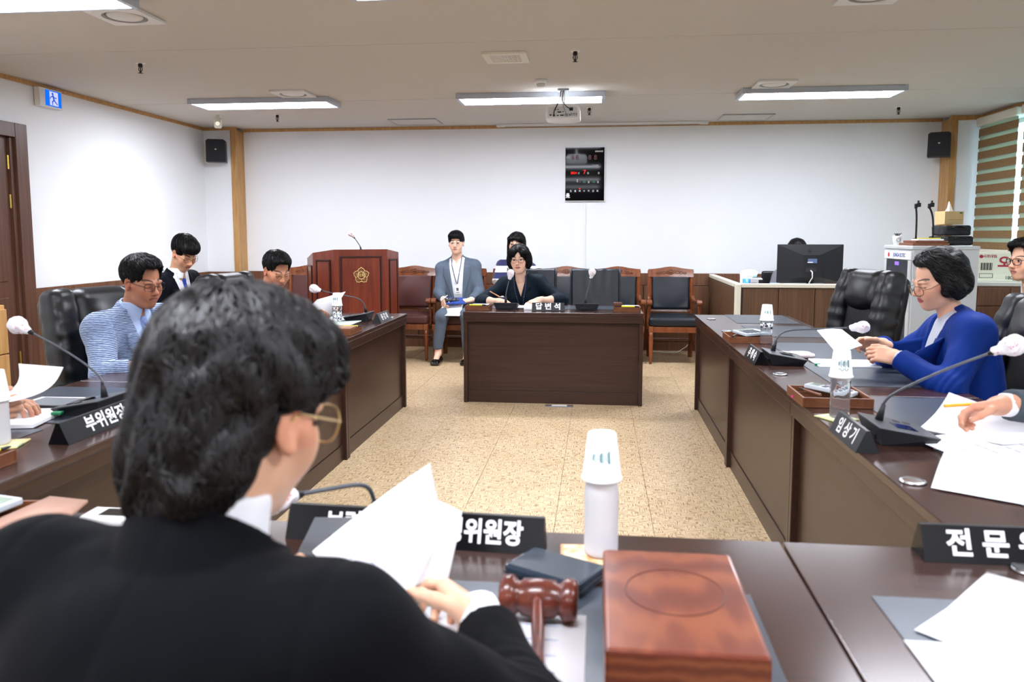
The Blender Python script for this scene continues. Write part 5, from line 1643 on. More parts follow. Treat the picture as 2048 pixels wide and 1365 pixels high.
nt.links.new(tc.outputs['Object'], mp.inputs['Vector']); nt.links.new(mp.outputs['Vector'], wv.inputs['Vector'])
nt.links.new(wv.outputs['Fac'], rp.inputs['Fac']); nt.links.new(rp.outputs['Color'], nt.nodes['Principled BSDF'].inputs['Base Color'])
t = thing('sounding_block', 'large reddish wooden sounding block with a turned circle', 'wooden block', (0.117, 1.092, 0.7424))
MB().box((0, 0, 0.049), (0.206, 0.316, 0.098), 0.006, seg=3).build('block', M_BLOCK, t)
MB().tube([(0.071 * math.cos(a), 0.012 + 0.073 * math.sin(a), 0.0978) for a in [i * 2 * PI / 48 for i in range(48)]], 0.0016, 6, closed=True).build('turned_ring', pm('groove_dark', (84, 36, 26), 0.4), t, True)
t = thing('gavel', 'turned rosewood gavel lying on the desk mat', 'gavel', (-0.088, 1.192, 0.7425), -0.05)
hp = [(0.0, -0.062), (0.028, -0.062), (0.033, -0.056), (0.034, -0.044), (0.030, -0.038), (0.0245, -0.034), (0.0245, -0.030), (0.029, -0.026), (0.031, 0.0), (0.029, 0.026), (0.0245, 0.030), (0.0245, 0.034), (0.030, 0.038), (0.034, 0.044), (0.033, 0.056), (0.028, 0.062), (0.0, 0.062)]
MB().lathe(hp, 32, Matrix.Translation((0, 0, 0.0342)) @ Matrix.Rotation(PI / 2, 4, 'Y')).build('head', M_ROSE, t, True)
hd = [(0.0, -0.012, 0.046), (0.002, -0.035, 0.040), (0.008, -0.08, 0.028), (0.016, -0.14, 0.02), (0.024, -0.20, 0.0145), (0.029, -0.235, 0.0135), (0.031, -0.252, 0.0135)]
MB().tube(hd, [0.011, 0.0085, 0.0105, 0.0085, 0.0115, 0.0125, 0.005], 16).build('handle', M_ROSE, t, True)
t = thing('navy_case', 'flat dark navy box behind the gavel', 'box', (-0.07, 1.342, 0.7424), -0.49)
MB().box((0, 0, 0.013), (0.155, 0.10, 0.026), 0.006).build('lid', pm('navy_gloss', (34, 48, 62), 0.2, coat=0.3), t)
MB().box((0, 0, 0.012), (0.157, 0.102, 0.003), 0.001).build('seam', M_BLACK, t)
sheet_thing('white sheet under the gavel', [(-0.30, 0.92, 0.7432), (-0.012, 0.90, 0.7432), (-0.012, 1.208, 0.7432), (-0.30, 1.21, 0.7432)], n=2, lines=6)
sheet_thing('upper sheet held by the man in the foreground', [(-0.43, 1.105, 0.875), (-0.30, 1.06, 0.775), (-0.258, 1.275, 0.845), (-0.288, 1.30, 0.960)], bend=0.012, n=14, lines=9)
sheet_thing('lower sheet held by the man in the foreground', [(-0.40, 1.12, 0.868), (-0.245, 1.18, 0.762), (-0.232, 1.302, 0.874), (-0.30, 1.31, 0.90)], bend=0.004, n=10)
# papers at the lower right
def flat(label, x, y, rz, z, w_=0.21, d_=0.297, curl=0.0, lines=0):
    c, s = math.cos(rz), math.sin(rz)
    pts = [(x + c * a - s * b, y + s * a + c * b, z) for a, b in ((0, 0), (w_, 0), (w_, d_), (0, d_))]
    return sheet_thing(label, pts, lines=lines, n=6 if curl else 3, bend=curl)
flat('sheet at the lower right with its edge along the mat', 0.470, 0.90, 0.0, 0.7432, 0.297, 0.285)
flat('tilted top sheet of the pile at the lower right', 0.497, 1.215, -0.80, 0.7452, 0.30, 0.31)
flat('second sheet of the pile at the lower right', 0.515, 1.223, -0.72, 0.7442, 0.30, 0.30)
# papers before the writing hand
sheet_thing('wide sheet nearest the silver grommet on the right row', [(0.812, 1.935, 0.7445), (1.06, 1.78, 0.7445), (1.25, 2.06, 0.7445), (0.968, 2.235, 0.7555)], bend=0.006)
sheet_thing('sheet under the writing hand', [(0.935, 2.385, 0.752), (1.02, 2.10, 0.746), (1.36, 2.14, 0.747), (1.28, 2.42, 0.762)], bend=0.01, lines=5)
sheet_thing('sheet with curled corner before the writing hand', [(1.0, 2.50, 0.752), (1.14, 2.27, 0.770), (1.38, 2.40, 0.773), (1.10, 2.53, 0.865)], bend=-0.012)
# folder of the woman in blue
t_ = sheet_thing('open white file before the woman in blue', [(1.03, 3.69, 0.7455), (1.31, 3.70, 0.7455), (1.32, 3.90, 0.7455), (1.035, 3.91, 0.7455)], 'document_file', 0.008, 0.0, 3, None, None, lines=4, cat='file')
tag(MB().span((-0.012, -0.006, 0), (0.012, 0.006, 0.011), 0.002).build('index_tab', pm('green_tab', (24, 140, 96), 0.5), t_, loc=(-0.14, -0.06, -0.004)), 'green index tab')
sheet_thing('sheet held up by the woman in blue', [(0.975, 3.56, 0.932), (1.035, 3.44, 0.838), (1.16, 3.52, 0.872), (1.10, 3.62, 0.93)], bend=0.006)
f = Field((-0.13, -0.08, -0.02), (0.13, 0.08, 0.05), 0.006)
f.rbox((0, 0, 0.012), (0.10, 0.05, 0.012), 0.01)
x, y, zz = f.full()
f.F += (0.003 * wob(x * 60, y * 60, zz * 60, 3.0)).astype(np.float32)
tag(fpart('tissue_packet', f, pm('pinkish_plastic', (240, 228, 230), 0.3), None, 1, loc=(0.98, 4.0, DZ + 0.001), rot=(0, 0, 0.1)), 'white tissue packet behind the microphone of the woman in blue', 'tissue packet')
# left row papers and tablet
t = thing('tablet', 'tablet lying on papers at the left', 'tablet', (-1.925, 2.53, 0.7515), 0.0)
MB().box((0, 0, 0.006), (0.17, 0.13, 0.012), 0.003).build('case', M_BLACK, t)
MB().box((0, 0, 0.0125), (0.155, 0.115, 0.001)).build('screen', pm('tablet_screen', (150, 156, 162), 0.15), t)
flat('sheet under the tablet at the left', -2.08, 2.47, 0.05, 0.7445, 0.25, 0.21)
tag(MB().span((-0.105, -0.12, 0), (0.105, 0.12, 0.012), 0.001).build('document_stack', M_PAPER, None, loc=(-1.91, 2.335, 0.7432), rot=(0, 0, 0.2)), 'paper stack with a green clip at the left', 'documents')
tag(MB().span((-0.016, -0.012, 0), (0.016, 0.012, 0.009), 0.002).build('binder_clip', pm('clip_green', (20, 140, 90), 0.4), None, loc=(-1.80, 2.375, 0.7560), rot=(0, 0, 0.2)), 'green binder clip on the paper stack at the left', 'clip')
sheet_thing('curling sheet held up at the left edge', [(-1.90, 2.22, 0.845), (-1.79, 2.16, 0.845), (-1.69, 2.27, 0.937), (-1.845, 2.27, 0.945)], bend=-0.035, n=12)
# paper of the man by the podium
sheet_thing('sheet held up by the man by the podium', [(-2.06, 5.22, 0.79), (-1.87, 5.26, 0.775), (-1.765, 5.29, 0.955), (-1.96, 5.25, 0.90)], bend=0.01, n=8)
flat('sheet on the desk before the man by the podium', -1.97, 5.33, 0.0, 0.7445, 0.21, 0.25)
# witness papers
flat('sheet before the woman at the witness desk', -0.74, 6.44, 0.05, 0.7432, 0.26, 0.20)
sheet_thing('crumpled tissue on the witness desk', [(-0.60, 6.30, 0.7415), (-0.53, 6.29, 0.7415), (-0.52, 6.36, 0.775), (-0.59, 6.38, 0.790)], 'tissue', 0.002, 0.01, 6, None, None, cat='tissue')

# ------------------------------------------------------------------ people
def srgb(c):
    return np.array(lin(c)[:3], np.float32)
M_SKIN = pm('skin', (200, 150, 120), 0.48, spec=0.4, sss=0.08, attr='Col')
M_HAIR = pm('black_hair', (9, 8, 9), 0.5, spec=0.3)
M_HAIR2 = pm('dark_brown_hair', (12, 9, 9), 0.42, spec=0.5)
def nrm(v):
    v = np.asarray(v, np.float64)
    return v / (np.linalg.norm(v) + 1e-12)
def head_rot(yaw, pitch, roll):
    """columns: right, forward, up of the head in the person's local frame; yaw relative to body forward (+ = to the left)"""
    return rotm('Z', yaw) @ rotm('X', -pitch) @ rotm('Y', roll)

def add_head(f, C, R, s, female=False, thin=0.0):
    h = lambda *p: C + R @ (np.array(p) * s)
    E = lambda c, r, k=0.02, op='u': f.ell(h(*c), np.array(r) * s, R, k * s, op)
    K = lambda a, b, ra, rb, k=0.01, op='u': f.cone(h(*a), h(*b), ra * s, rb * s, k * s, op)
    E((0, -0.016, 0.032), (0.074, 0.094, 0.084), 0.0)
    jw = 0.052 if female else 0.057
    E((0, 0.026, -0.045), (jw + 0.004 - thin, 0.060, 0.066), 0.045)
    E((0, 0.048, -0.082), (0.032, 0.036, 0.030), 0.03)
    K((-0.040 + thin, 0.010, -0.078), (-0.012, 0.060, -0.100), 0.017, 0.013, 0.03)
    K((0.040 - thin, 0.010, -0.078), (0.012, 0.060, -0.100), 0.017, 0.013, 0.03)
    K((0, 0.066, -0.098), (0, 0.070, -0.094), 0.013, 0.012, 0.02)
    for sx in (-1, 1):
        K((sx * 0.046, 0.056, -0.022), (sx * 0.058, 0.030, -0.012), 0.017, 0.014, 0.025)          # cheek bone
        E((sx * 0.034, 0.060, -0.045), (0.022, 0.020, 0.024), 0.025)                              # cheek
        E((sx * 0.031, 0.094, 0.000), (0.019, 0.014, 0.012), 0.012, 's')                          # eye socket
        E((sx * 0.031, 0.071, -0.001), (0.016, 0.0135, 0.0105), 0.006)                            # lid and eye ball
        K((sx * 0.014, 0.086, 0.018), (sx * 0.046, 0.074, 0.017), 0.0075, 0.006, 0.012)           # brow ridge
        E((sx * 0.0765, -0.006, -0.006), (0.007, 0.019, 0.031), 0.006)                            # ear
        E((sx * 0.0815, 0.000, -0.002), (0.0045, 0.010, 0.017), 0.004, 's')
        f.ball(h(sx * 0.078, 0.002, -0.034), 0.008 * s, 0.008 * s)
        f.ball(h(sx * 0.0105, 0.0965, -0.036), 0.0075 * s, 0.008 * s)                             # nostril wing
    K((0, 0.080, 0.010), (0, 0.107, -0.030), 0.0065, 0.0095, 0.014)                               # nose
    f.ball(h(0, 0.1065, -0.031), 0.0095 * s, 0.008 * s)
    E((0, 0.072, -0.062), (0.028, 0.020, 0.020), 0.02)                                            # mouth mound
    K((-0.017, 0.085, -0.0605), (0.017, 0.085, -0.0605), 0.0045, 0.0045, 0.005)
    K((-0.014, 0.0855, -0.0700), (0.014, 0.0855, -0.0700), 0.0052, 0.0052, 0.005)
    K((-0.022, 0.092, -0.0655), (0.022, 0.092, -0.0655), 0.0018, 0.0018, 0.004, 's')
    return h

def head_colours(V, C, R, s, skin, lips, eyes='down', brow=(34, 26, 24), N=None):
    q = ((V - C) @ R) / s
    x, y, z = np.abs(q[:, 0]), q[:, 1], q[:, 2]
    base = srgb(skin)
    col_ = np.tile(base, (len(V), 1))
    def blend(mask, c):
        c = srgb(c)
        mask = np.clip(mask, 0, 1)[:, None]
        col_[:] = col_ * (1 - mask) + c[None] * mask
    red = (min(255, skin[0] + 4), int(skin[1] * 0.86), int(skin[2] * 0.84))
    near = (np.linalg.norm(q, axis=1) < 0.16)
    blend(near * 0.55 * np.exp(-(((x - 0.042) / 0.022) ** 2 + ((z + 0.030) / 0.022) ** 2)) * (y > 0.02), red)
    blend(near * 0.5 * np.exp(-((x / 0.014) ** 2 + ((z + 0.032) / 0.014) ** 2)) * (y > 0.08), red)
    blend(near * 0.6 * ((x > 0.068) & (np.abs(z) < 0.04)), red)
    m = (y > 0.070) & (x < 0.026 - 0.010 * np.abs(z + 0.0655) / 0.008) & (np.abs(z + 0.0655) < 0.0105)
    blend(near * m * 0.85, lips)
    blend(near * (y > 0.070) * (x < 0.024) * np.exp(-((z + 0.0655) / 0.0016) ** 2) * 0.8, (88, 40, 38))
    b = np.clip(1 - np.abs(z - (0.0225 + 0.006 * np.sin((x - 0.012) * 75))) / 0.0048, 0, 1) * (x > 0.013) * (x < 0.050) * (y > 0.03)
    blend(near * np.clip(b * 1.8, 0, 1) * 0.92, brow)
    ex = np.clip(1 - np.abs(x - 0.031) / 0.0155, 0, 1)
    if eyes == 'open':
        ap = 0.0052 * np.sqrt(np.clip(1 - ((x - 0.031) / 0.0145) ** 2, 0, 1))
        inside = (np.abs(z + 0.0005) < ap) & (y > 0.05)
        blend(near * inside * 1.0, (206, 198, 192))
        blend(near * inside * (np.abs(x - 0.031) < 0.0060), (32, 22, 20))
        blend(near * (y > 0.05) * (np.abs(z - 0.0005 - ap) < 0.0017) * (ex > 0.04), (40, 28, 26))
    else:
        zz = -0.0055 - 0.0035 * np.clip(1 - ((x - 0.031) / 0.0155) ** 2, 0, 1)
        blend(near * (y > 0.05) * np.exp(-((z - zz) / 0.0019) ** 2) * (ex > 0.02) * 0.95, (44, 30, 28))
        blend(near * (y > 0.05) * np.exp(-((z - 0.0075) / 0.0016) ** 2) * (ex > 0.15) * 0.35, (110, 70, 58))
    blend(near * (y > 0.06) * np.exp(-(((x - 0.0095) / 0.0038) ** 2 + ((z + 0.0425) / 0.0026) ** 2)) * 0.8, (74, 40, 34))
    return col_

def add_hand(f, W, R, s, side, curl, spread=0.0, thumb=None):
    """hand frame columns: x, y = fingers, z = back of the hand; side +1 right, -1 left; curl: 4 finger bends or one"""
    h = lambda p: W + R @ (np.array(p) * s)
    f.rbox(h((0, 0.050, 0)), np.array((0.039, 0.046, 0.0135)) * s, 0.012 * s, R, 0.012 * s)
    f.cone(h((0, -0.03, 0)), h((0, 0.02, 0)), 0.024 * s, 0.026 * s, 0.02 * s)
    f.ell(h((-side * 0.020, 0.030, -0.010)), np.array((0.017, 0.028, 0.013)) * s, R, 0.012 * s)
    cs = curl if isinstance(curl, (list, tuple)) else [curl] * 4
    base = [(-0.0285, 0.090), (-0.0095, 0.095), (0.0095, 0.092), (0.0275, 0.084)]
    lens = [0.070, 0.078, 0.072, 0.056]
    for i in range(4):
        bx, by = base[i]
        p = np.array((side * bx, by, 0.001))
        a = 0.0
        sp = side * (i - 1.5) * spread
        r = 0.0088 - (0.0006 if i == 3 else 0)
        for j, fr in enumerate((0.46, 0.30, 0.24)):
            a += cs[i] * (0.75 if j == 0 else 1.0)
            d = np.array((math.sin(sp) * math.cos(a), math.cos(a) * math.cos(sp), -math.sin(a)))
            q = p + d * lens[i] * fr
            f.cone(h(p), h(q), r * s, (r - 0.0006) * s, 0.004 * s)
            p = q
            r -= 0.0007
    th = thumb if thumb is not None else [(-0.62, 0.72, -0.30), (-0.25, 0.92, -0.30), (-0.05, 0.95, -0.30)]
    p = np.array((-side * 0.026, 0.022, -0.006))
    r = 0.0125
    for j, (d, L) in enumerate(zip(th, (0.040, 0.032, 0.026))):
        d = nrm((side * d[0], d[1], d[2]))
        q = p + d * L
        f.cone(h(p), h(q), r * s, (r - 0.0016) * s, 0.006 * s)
        p = q
        r -= 0.0016
    return h

def frame_from(fing, back):
    y = nrm(fing)
    z = np.asarray(back, float)
    z = nrm(z - y * (z @ y))
    x = np.cross(y, z)
    return np.stack([x, y, z], 1)

HAIR = {
 'short': dict(ells=[((0, -0.020, 0.040), (0.0815, 0.102, 0.090)), ((0, 0.018, 0.084), (0.066, 0.074, 0.046)), ((0.012, 0.062, 0.092), (0.050, 0.030, 0.028))],
               cuts=[((0, 0.134, -0.036), (0.060, 0.084, 0.128)), ((0, 0.140, -0.072), (0.090, 0.095, 0.110)), ((0, 0.085, -0.11), (0.13, 0.11, 0.095)), ((0, -0.12, -0.185), (0.15, 0.15, 0.095))], ears=0.030, crown=(0.02, -0.05, 0.13), flow=(0.25, 0.5, -0.25), L=0.05),
 'fringe': dict(ells=[((0, -0.020, 0.040), (0.085, 0.106, 0.095)), ((0, 0.020, 0.080), (0.070, 0.082, 0.050)), ((0.014, 0.064, 0.078), (0.058, 0.042, 0.038))],
               cuts=[((0.0, 0.140, -0.052), (0.060, 0.090, 0.106)), ((0, 0.138, -0.074), (0.090, 0.095, 0.100)), ((0, 0.090, -0.11), (0.13, 0.11, 0.095)), ((0, -0.12, -0.185), (0.15, 0.15, 0.095))], ears=0.028, crown=(0.0, -0.055, 0.13), flow=(0.2, 0.7, -0.4), L=0.06),
 'bob': dict(ells=[((0, -0.015, 0.042), (0.090, 0.106, 0.096)), ((0.076, -0.004, -0.012), (0.034, 0.064, 0.072)), ((-0.076, -0.004, -0.012), (0.034, 0.064, 0.072)), ((0, -0.062, -0.020), (0.092, 0.060, 0.078))],
             cuts=[((0, 0.150, -0.062), (0.060, 0.120, 0.126)), ((0.006, 0.16, 0.02), (0.030, 0.105, 0.062))], post=[((0.046, 0.058, 0.066), (0.040, 0.036, 0.040)), ((-0.050, 0.052, 0.058), (0.034, 0.036, 0.044))], ears=0, crown=(0.01, 0.02, 0.14), flow=(0.0, -0.05, -0.8), L=0.09, rough=0.005),
 'wavy': dict(ells=[((0, -0.030, 0.040), (0.094, 0.108, 0.096)), ((0, -0.002, 0.090), (0.078, 0.072, 0.042)), ((0.072, -0.030, -0.020), (0.036, 0.058, 0.066)), ((-0.072, -0.030, -0.020), (0.036, 0.058, 0.066)), ((0, -0.085, -0.024), (0.088, 0.048, 0.072))],
              cuts=[((0, 0.144, -0.022), (0.12, 0.100, 0.110)), ((0, 0.156, -0.03), (0.1, 0.100, 0.130))], post=[], ears=0, crown=(0.0, 0.05, 0.13), flow=(0.0, -0.6, -0.45), L=0.07, rough=0.011, freq=48),
 'long': dict(ells=[((0, -0.015, 0.040), (0.090, 0.108, 0.098)), ((0.070, -0.01, -0.06), (0.030, 0.058, 0.13)), ((-0.070, -0.01, -0.06), (0.030, 0.058, 0.13)), ((0, -0.066, -0.07), (0.088, 0.052, 0.14))],
              cuts=[((0.0, 0.135, -0.055), (0.062, 0.100, 0.116))], post=[((0.04, 0.064, 0.064), (0.046, 0.034, 0.026)), ((-0.04, 0.064, 0.064), (0.046, 0.034, 0.026))], ears=0, crown=(0.0, 0.0, 0.14), flow=(0.0, 0.0, -1.0), L=0.10),
 'tousled': dict(ells=[((0, -0.022, 0.044), (0.092, 0.110, 0.098)), ((0, 0.030, 0.086), (0.074, 0.080, 0.044)), ((0, -0.066, -0.045), (0.078, 0.056, 0.100)), ((0.0, 0.090, 0.060), (0.060, 0.030, 0.030))],
              cuts=[((0, 0.135, -0.070), (0.10, 0.095, 0.100)), ((0, 0.100, -0.110), (0.14, 0.110, 0.110)), ((0, -0.1, -0.245), (0.2, 0.2, 0.10))], ears=0.030, crown=(-0.01, -0.055, 0.135), flow=(0.1, 0.2, -0.5), L=0.055, rough=0.007),
}
def make_hair(parent, C, R, s, style, m_, seed, n_str, res, thick=0.0016, curl=0.35, grey=0.0):
    st = HAIR[style]
    rng = np.random.default_rng(seed)
    f = Field(C - 0.20 * s, C + np.array((0.20, 0.20, 0.19)) * s, res)
    h = lambda p: C + R @ (np.array(p) * s)
    for c, r in st['ells']:
        f.ell(h(c), np.array(r) * s, R, 0.025 * s)
    for c, r in st['cuts']:
        f.rbox(h(c), np.array(r) * s, 0.03 * s, R, 0.012 * s, 's')
    for c, r in st.get('post', []):
        f.ell(h(c), np.array(r) * s, R, 0.02 * s)
    if st['ears']:
        for sx in (-1, 1):
            f.ball(h((sx * 0.088, -0.002, -0.012)), st['ears'] * s, 0.01 * s, 's')
    x, y, z = f.full()
    q = [(x - C[0]) / s, (y - C[1]) / s, (z - C[2]) / s]
    amp = st.get('rough', 0.0035)
    fq = st.get('freq', 75)
    f.F += (amp * s * wob(q[0] * fq, q[1] * fq, q[2] * fq * 0.8, seed * 0.7)).astype(np.float32)
    V, Q = f.nets()
    V = smooth_mesh(V, Q, 1)
    # locks following the surface
    idx = rng.choice(len(V), n_str)
    p = V[idx].astype(np.float32)
    crown = h(st['crown'])
    flow = R @ np.array(st['flow'])
    steps = 6
    L = st['L'] * s * (0.55 + 0.7 * rng.random(n_str))[:, None]
    ph = rng.random((n_str, 1)) * 6.28
    cur = p.copy()
    path, nors = [], []
    side0 = rng.normal(size=(n_str, 3)) * curl
    for k in range(steps):
        g = f.grad(cur)
        d = (cur - crown)
        d = d / (np.linalg.norm(d, axis=1, keepdims=True) + 1e-6) * 0.9 + flow[None] + side0 * (0.5 + 0.5 * np.sin(ph + k * 1.1))
        d = d - g * (d * g).sum(1, keepdims=True)
        d = d / (np.linalg.norm(d, axis=1, keepdims=True) + 1e-6)
        lift = (0.0006 + 0.0030 * math.sin(PI * k / (steps - 1)) + (0.0035 if k == steps - 1 else 0)) * s
        val = f.sample(cur)[:, None]
        cur = cur - g * np.clip(val, -0.006, 0.006)
        path.append(cur + g * lift)
        nors.append((g, d))
        cur = cur + d * L / (steps - 1)
    tv, tq = [], []
    w0 = thick * s * (0.7 + 0.8 * rng.random(n_str))[:, None]
    prof = [0.6, 1.0, 1.0, 0.9, 0.65, 0.12]
    for k in range(steps):
        g, d = nors[k]
        b = np.cross(g, d)
        w = w0 * prof[k]
        tv.append(np.stack([path[k] - b * w, path[k] + g * w * 0.8, path[k] + b * w], 1))
    TV = np.stack(tv, 1).reshape(-1, 3)        # n_str, steps, 3
    base = np.arange(n_str)[:, None] * (steps * 3)
    qs = []
    for k in range(steps - 1):
        for j in range(3):
            j2 = (j + 1) % 3
            qs.append(np.concatenate([base + k * 3 + j, base + k * 3 + j2, base + (k + 1) * 3 + j2, base + (k + 1) * 3 + j], 1))
    TQ = np.concatenate(qs)
    AV = np.concatenate([V, TV]).astype(np.float32)
    AQ = np.concatenate([Q, TQ + len(V)])
    return place('hair', np_mesh('hair', AV, AQ), m_, parent)

def make_glasses(parent, C, R, s, m_, r=0.0013, w=0.0235, hgt=0.0185, power=2.6, y0=0.102, z0=-0.003, xc=0.0325, tint=None):
    h = lambda *p: tuple(C + R @ (np.array(p) * s))
    b = MB()
    for sx in (-1, 1):
        loop = []
        for i in range(28):
            a = 2 * PI * i / 28
            cx, sz = math.cos(a), math.sin(a)
            ex = abs(cx) ** (2 / power) * math.copysign(1, cx)
            ez = abs(sz) ** (2 / power) * math.copysign(1, sz)
            X = sx * xc + ex * w
            loop.append(h(X, y0 - 0.35 * max(0, abs(X) - 0.02), z0 + ez * hgt))
        b.tube(loop, r * s, 6, closed=True)
        b.tube([h(sx * (xc + w), y0 - 0.012, z0 + 0.006), h(sx * 0.074, y0 - 0.040, z0 + 0.007), h(sx * 0.0795, 0.005, 0.006), h(sx * 0.080, -0.012, -0.006)], r * s * 0.95, 6)
    b.tube([h(-(xc - w), y0, z0 + 0.004), h(0, y0 + 0.003, z0 + 0.008), h(xc - w, y0, z0 + 0.004)], r * s, 6)
    g = b.build('glasses', m_, parent, True)
    for sx in (-1, 1):
        vs = []
        for k, dy in enumerate((0.0, 0.0012)):
            for i in range(20):
                a = 2 * PI * i / 20
                cx, sz = math.cos(a), math.sin(a)
                ex = abs(cx) ** (2 / power) * math.copysign(1, cx)
                ez = abs(sz) ** (2 / power) * math.copysign(1, sz)
                X = sx * xc + ex * w * 0.98
                vs.append(h(X, y0 - 0.35 * max(0, abs(X) - 0.02) + dy - 0.0006, z0 + ez * hgt * 0.98))
        fs = [tuple(range(19, -1, -1)), tuple(range(20, 40))] + [(i, (i + 1) % 20, 20 + (i + 1) % 20, 20 + i) for i in range(20)]
        MB().add(vs, fs).build('lens', tint or pm('lens', (250, 250, 252), 0.03, trans=1.0, ior=1.03, spec=0.6), g)
    return g

def person(label, loc, face, head, hyaw, hpitch=0.2, hroll=0.0, pz=0.565, skin=(206, 158, 128), lips=(168, 96, 88), eyes='down', female=False, hs=1.0, bw=1.0,
           hair='short', hair_mat=None, hair_n=900, hair_thick=0.0016, hair_curl=0.35, seed=1, glasses=None, hands=None, top='jacket', top_mat=None, shirt_mat=None,
           tie=None, lanyard=None, trousers=None, vopen=0.062, vbot=0.30, vlow=0.0, sleeve=0.97, res=0.0055, hres=0.003, slouch=0.05, collar=True, shoes=None, legs=None, shirt_v=0.0, arm_s=1.0, thin=0.0, lapel=True, fold=1.0, ndrop=0.0, colh=0.0, sdrop=0.0, cuff=0.006, lapw=0.062):
    """face: world angle of the body's forward axis; head: world position of the head centre; hyaw: world angle of the gaze"""
    rz = face - PI / 2
    c0, s0 = math.cos(rz), math.sin(rz)
    base = np.array((loc[0], loc[1], 0.0))
    Rw = np.array(((c0, -s0, 0), (s0, c0, 0), (0, 0, 1)))
    wl = lambda p: Rw.T @ (np.asarray(p, float) - base)
    dl = lambda d: Rw.T @ np.asarray(d, float)
    C = wl(head)
    R = head_rot(hyaw - face, hpitch, hroll).astype(np.float64)
    P = np.array((0, 0.0, pz))
    hb = C + R @ (np.array((0, -0.028, -0.062)) * hs)
    N = C + 0.35 * (R @ np.array((0, -0.055, -0.178)) * hs) + 0.65 * np.array((0, -0.06, -0.178)) * hs + np.array((0, 0, ndrop))
    mid = (P + N) / 2 + np.array((0, -slouch, 0))
    def sp(t):
        return P * (1 - t) ** 2 + 2 * t * (1 - t) * mid + N * t * t
    def st(t):
        return nrm(2 * (1 - t) * (mid - P) + 2 * t * (N - mid))
    X = np.array((1.0, 0, 0))
    def fr(t):
        u = st(t)
        r = nrm(X - u * (X @ u))
        f_ = np.cross(u, r)
        return np.stack([r, f_, u], 1)
    L = np.linalg.norm(N - P)
    k_ = bw
    T = []       # torso: (kind, ...)
    def tell(t, rr, fw=0.0):
        A = fr(t)
        T.append((sp(t) + A[:, 1] * fw, np.array(rr), A))
    tell(0.0, (0.170 * k_, 0.128, 0.115), 0.0)
    tell(0.28, (0.152 * k_, 0.118, 0.13), 0.01)
    tell(0.55, (0.160 * k_, 0.120, 0.14), 0.012)
    if female:
        tell(0.62, (0.125 * k_, 0.085, 0.075), 0.062)
    tell(0.78, (0.162 * k_, 0.104, 0.095), -0.004)
    A9 = fr(0.9)
    sw = (0.150 if female else 0.172) * k_
    S = {1: sp(0.90) + A9[:, 0] * sw - A9[:, 2] * (0.032 + sdrop), -1: sp(0.90) - A9[:, 0] * sw - A9[:, 2] * (0.032 + sdrop)}
    hands = hands or {}
    arms = {}
    UA, FA = 0.285 * arm_s, 0.245 * arm_s
    for sd in (1, -1):
        hd = hands.get(sd)
        if hd:
            W = wl(hd['wrist'])
        else:
            W = np.array((sd * 0.20, 0.30, pz + 0.10))
        pole = dl(hd['pole']) if hd and 'pole' in hd else np.array((sd * 0.8, -0.5, -0.7))
        v = W - S[sd]
        dist = np.linalg.norm(v)
        ua, fa = UA, FA
        if dist > ua + fa - 0.004:
            kk = dist / (ua + fa - 0.004)
            ua *= kk; fa *= kk
        a = (ua * ua - fa * fa + dist * dist) / (2 * dist)
        hh = math.sqrt(max(ua * ua - a * a, 1e-6))
        n = v / dist
        pp = nrm(pole - n * (pole @ n))
        E = S[sd] + n * a + pp * hh
        arms[sd] = (S[sd], E, W)
    def torso(f, g, kk=0.05, lower=True):
        for i, (c, r, A) in enumerate(T):
            if not lower and i == 0:
                continue
            f.ell(c, r + g, A, kk)
        for sd in (1, -1):
            f.cone(N - A9[:, 2] * 0.022, S[sd] + A9[:, 2] * 0.008, 0.040 + g, 0.046 + g, 0.045)
            f.ball(S[sd], 0.054 + g, 0.035)
    body_name = 'person'
    Vs, Qs, Cs = [], [], []
    def push(V, Q, c):
        o = sum(len(v) for v in Vs)
        Vs.append(V); Qs.append(Q + o); Cs.append(c)
    # head and neck
    f = Field(np.minimum(C - 0.135 * hs, N - 0.10), np.maximum(C + np.array((0.135, 0.14, 0.135)) * hs, N + 0.08), hres)
    add_head(f, C, R, hs, female, thin)
    nr = 0.046 if female else 0.054
    f.cone(hb, N - np.array((0, 0, 0.03)), (nr - 0.002) * hs, nr + 0.006, 0.03)
    f.ell(N - st(1.0) * 0.075 - np.array((0, 0.0, 0.0)), (0.085, 0.052, 0.05), fr(1.0), 0.04)
    V, Q = f.nets()
    V = smooth_mesh(V, Q, 1, 0.35)
    push(V, Q, head_colours(V, C, R, hs, skin, lips, eyes))
    # hidden trunk and legs keep the figure whole
    legs = legs or {}
    LG = {}
    for sd in (1, -1):
        hip = P + np.array((sd * 0.085, 0.02, -0.02))
        kn = wl(legs[sd]['knee']) if sd in legs else np.array((sd * 0.11, 0.44, pz - 0.05))
        an = wl(legs[sd]['ankle']) if sd in legs else np.array((sd * 0.11, 0.42, 0.10))
        LG[sd] = (hip, kn, an)
    f = Field((-0.34, -0.32, 0.02), (0.34, 0.70, float(N[2]) + 0.02), 0.012)
    torso(f, -0.012)
    for sd in (1, -1):
        hip, kn, an = LG[sd]
        f.cone(hip, kn, 0.078, 0.050, 0.03)
        f.cone(kn, an, 0.048, 0.034, 0.02)
        f.cone(an, an + np.array((0, 0.12, -0.06)), 0.034, 0.028, 0.02)
    V, Q = f.nets()
    push(V, Q, np.tile(srgb(skin), (len(V), 1)))
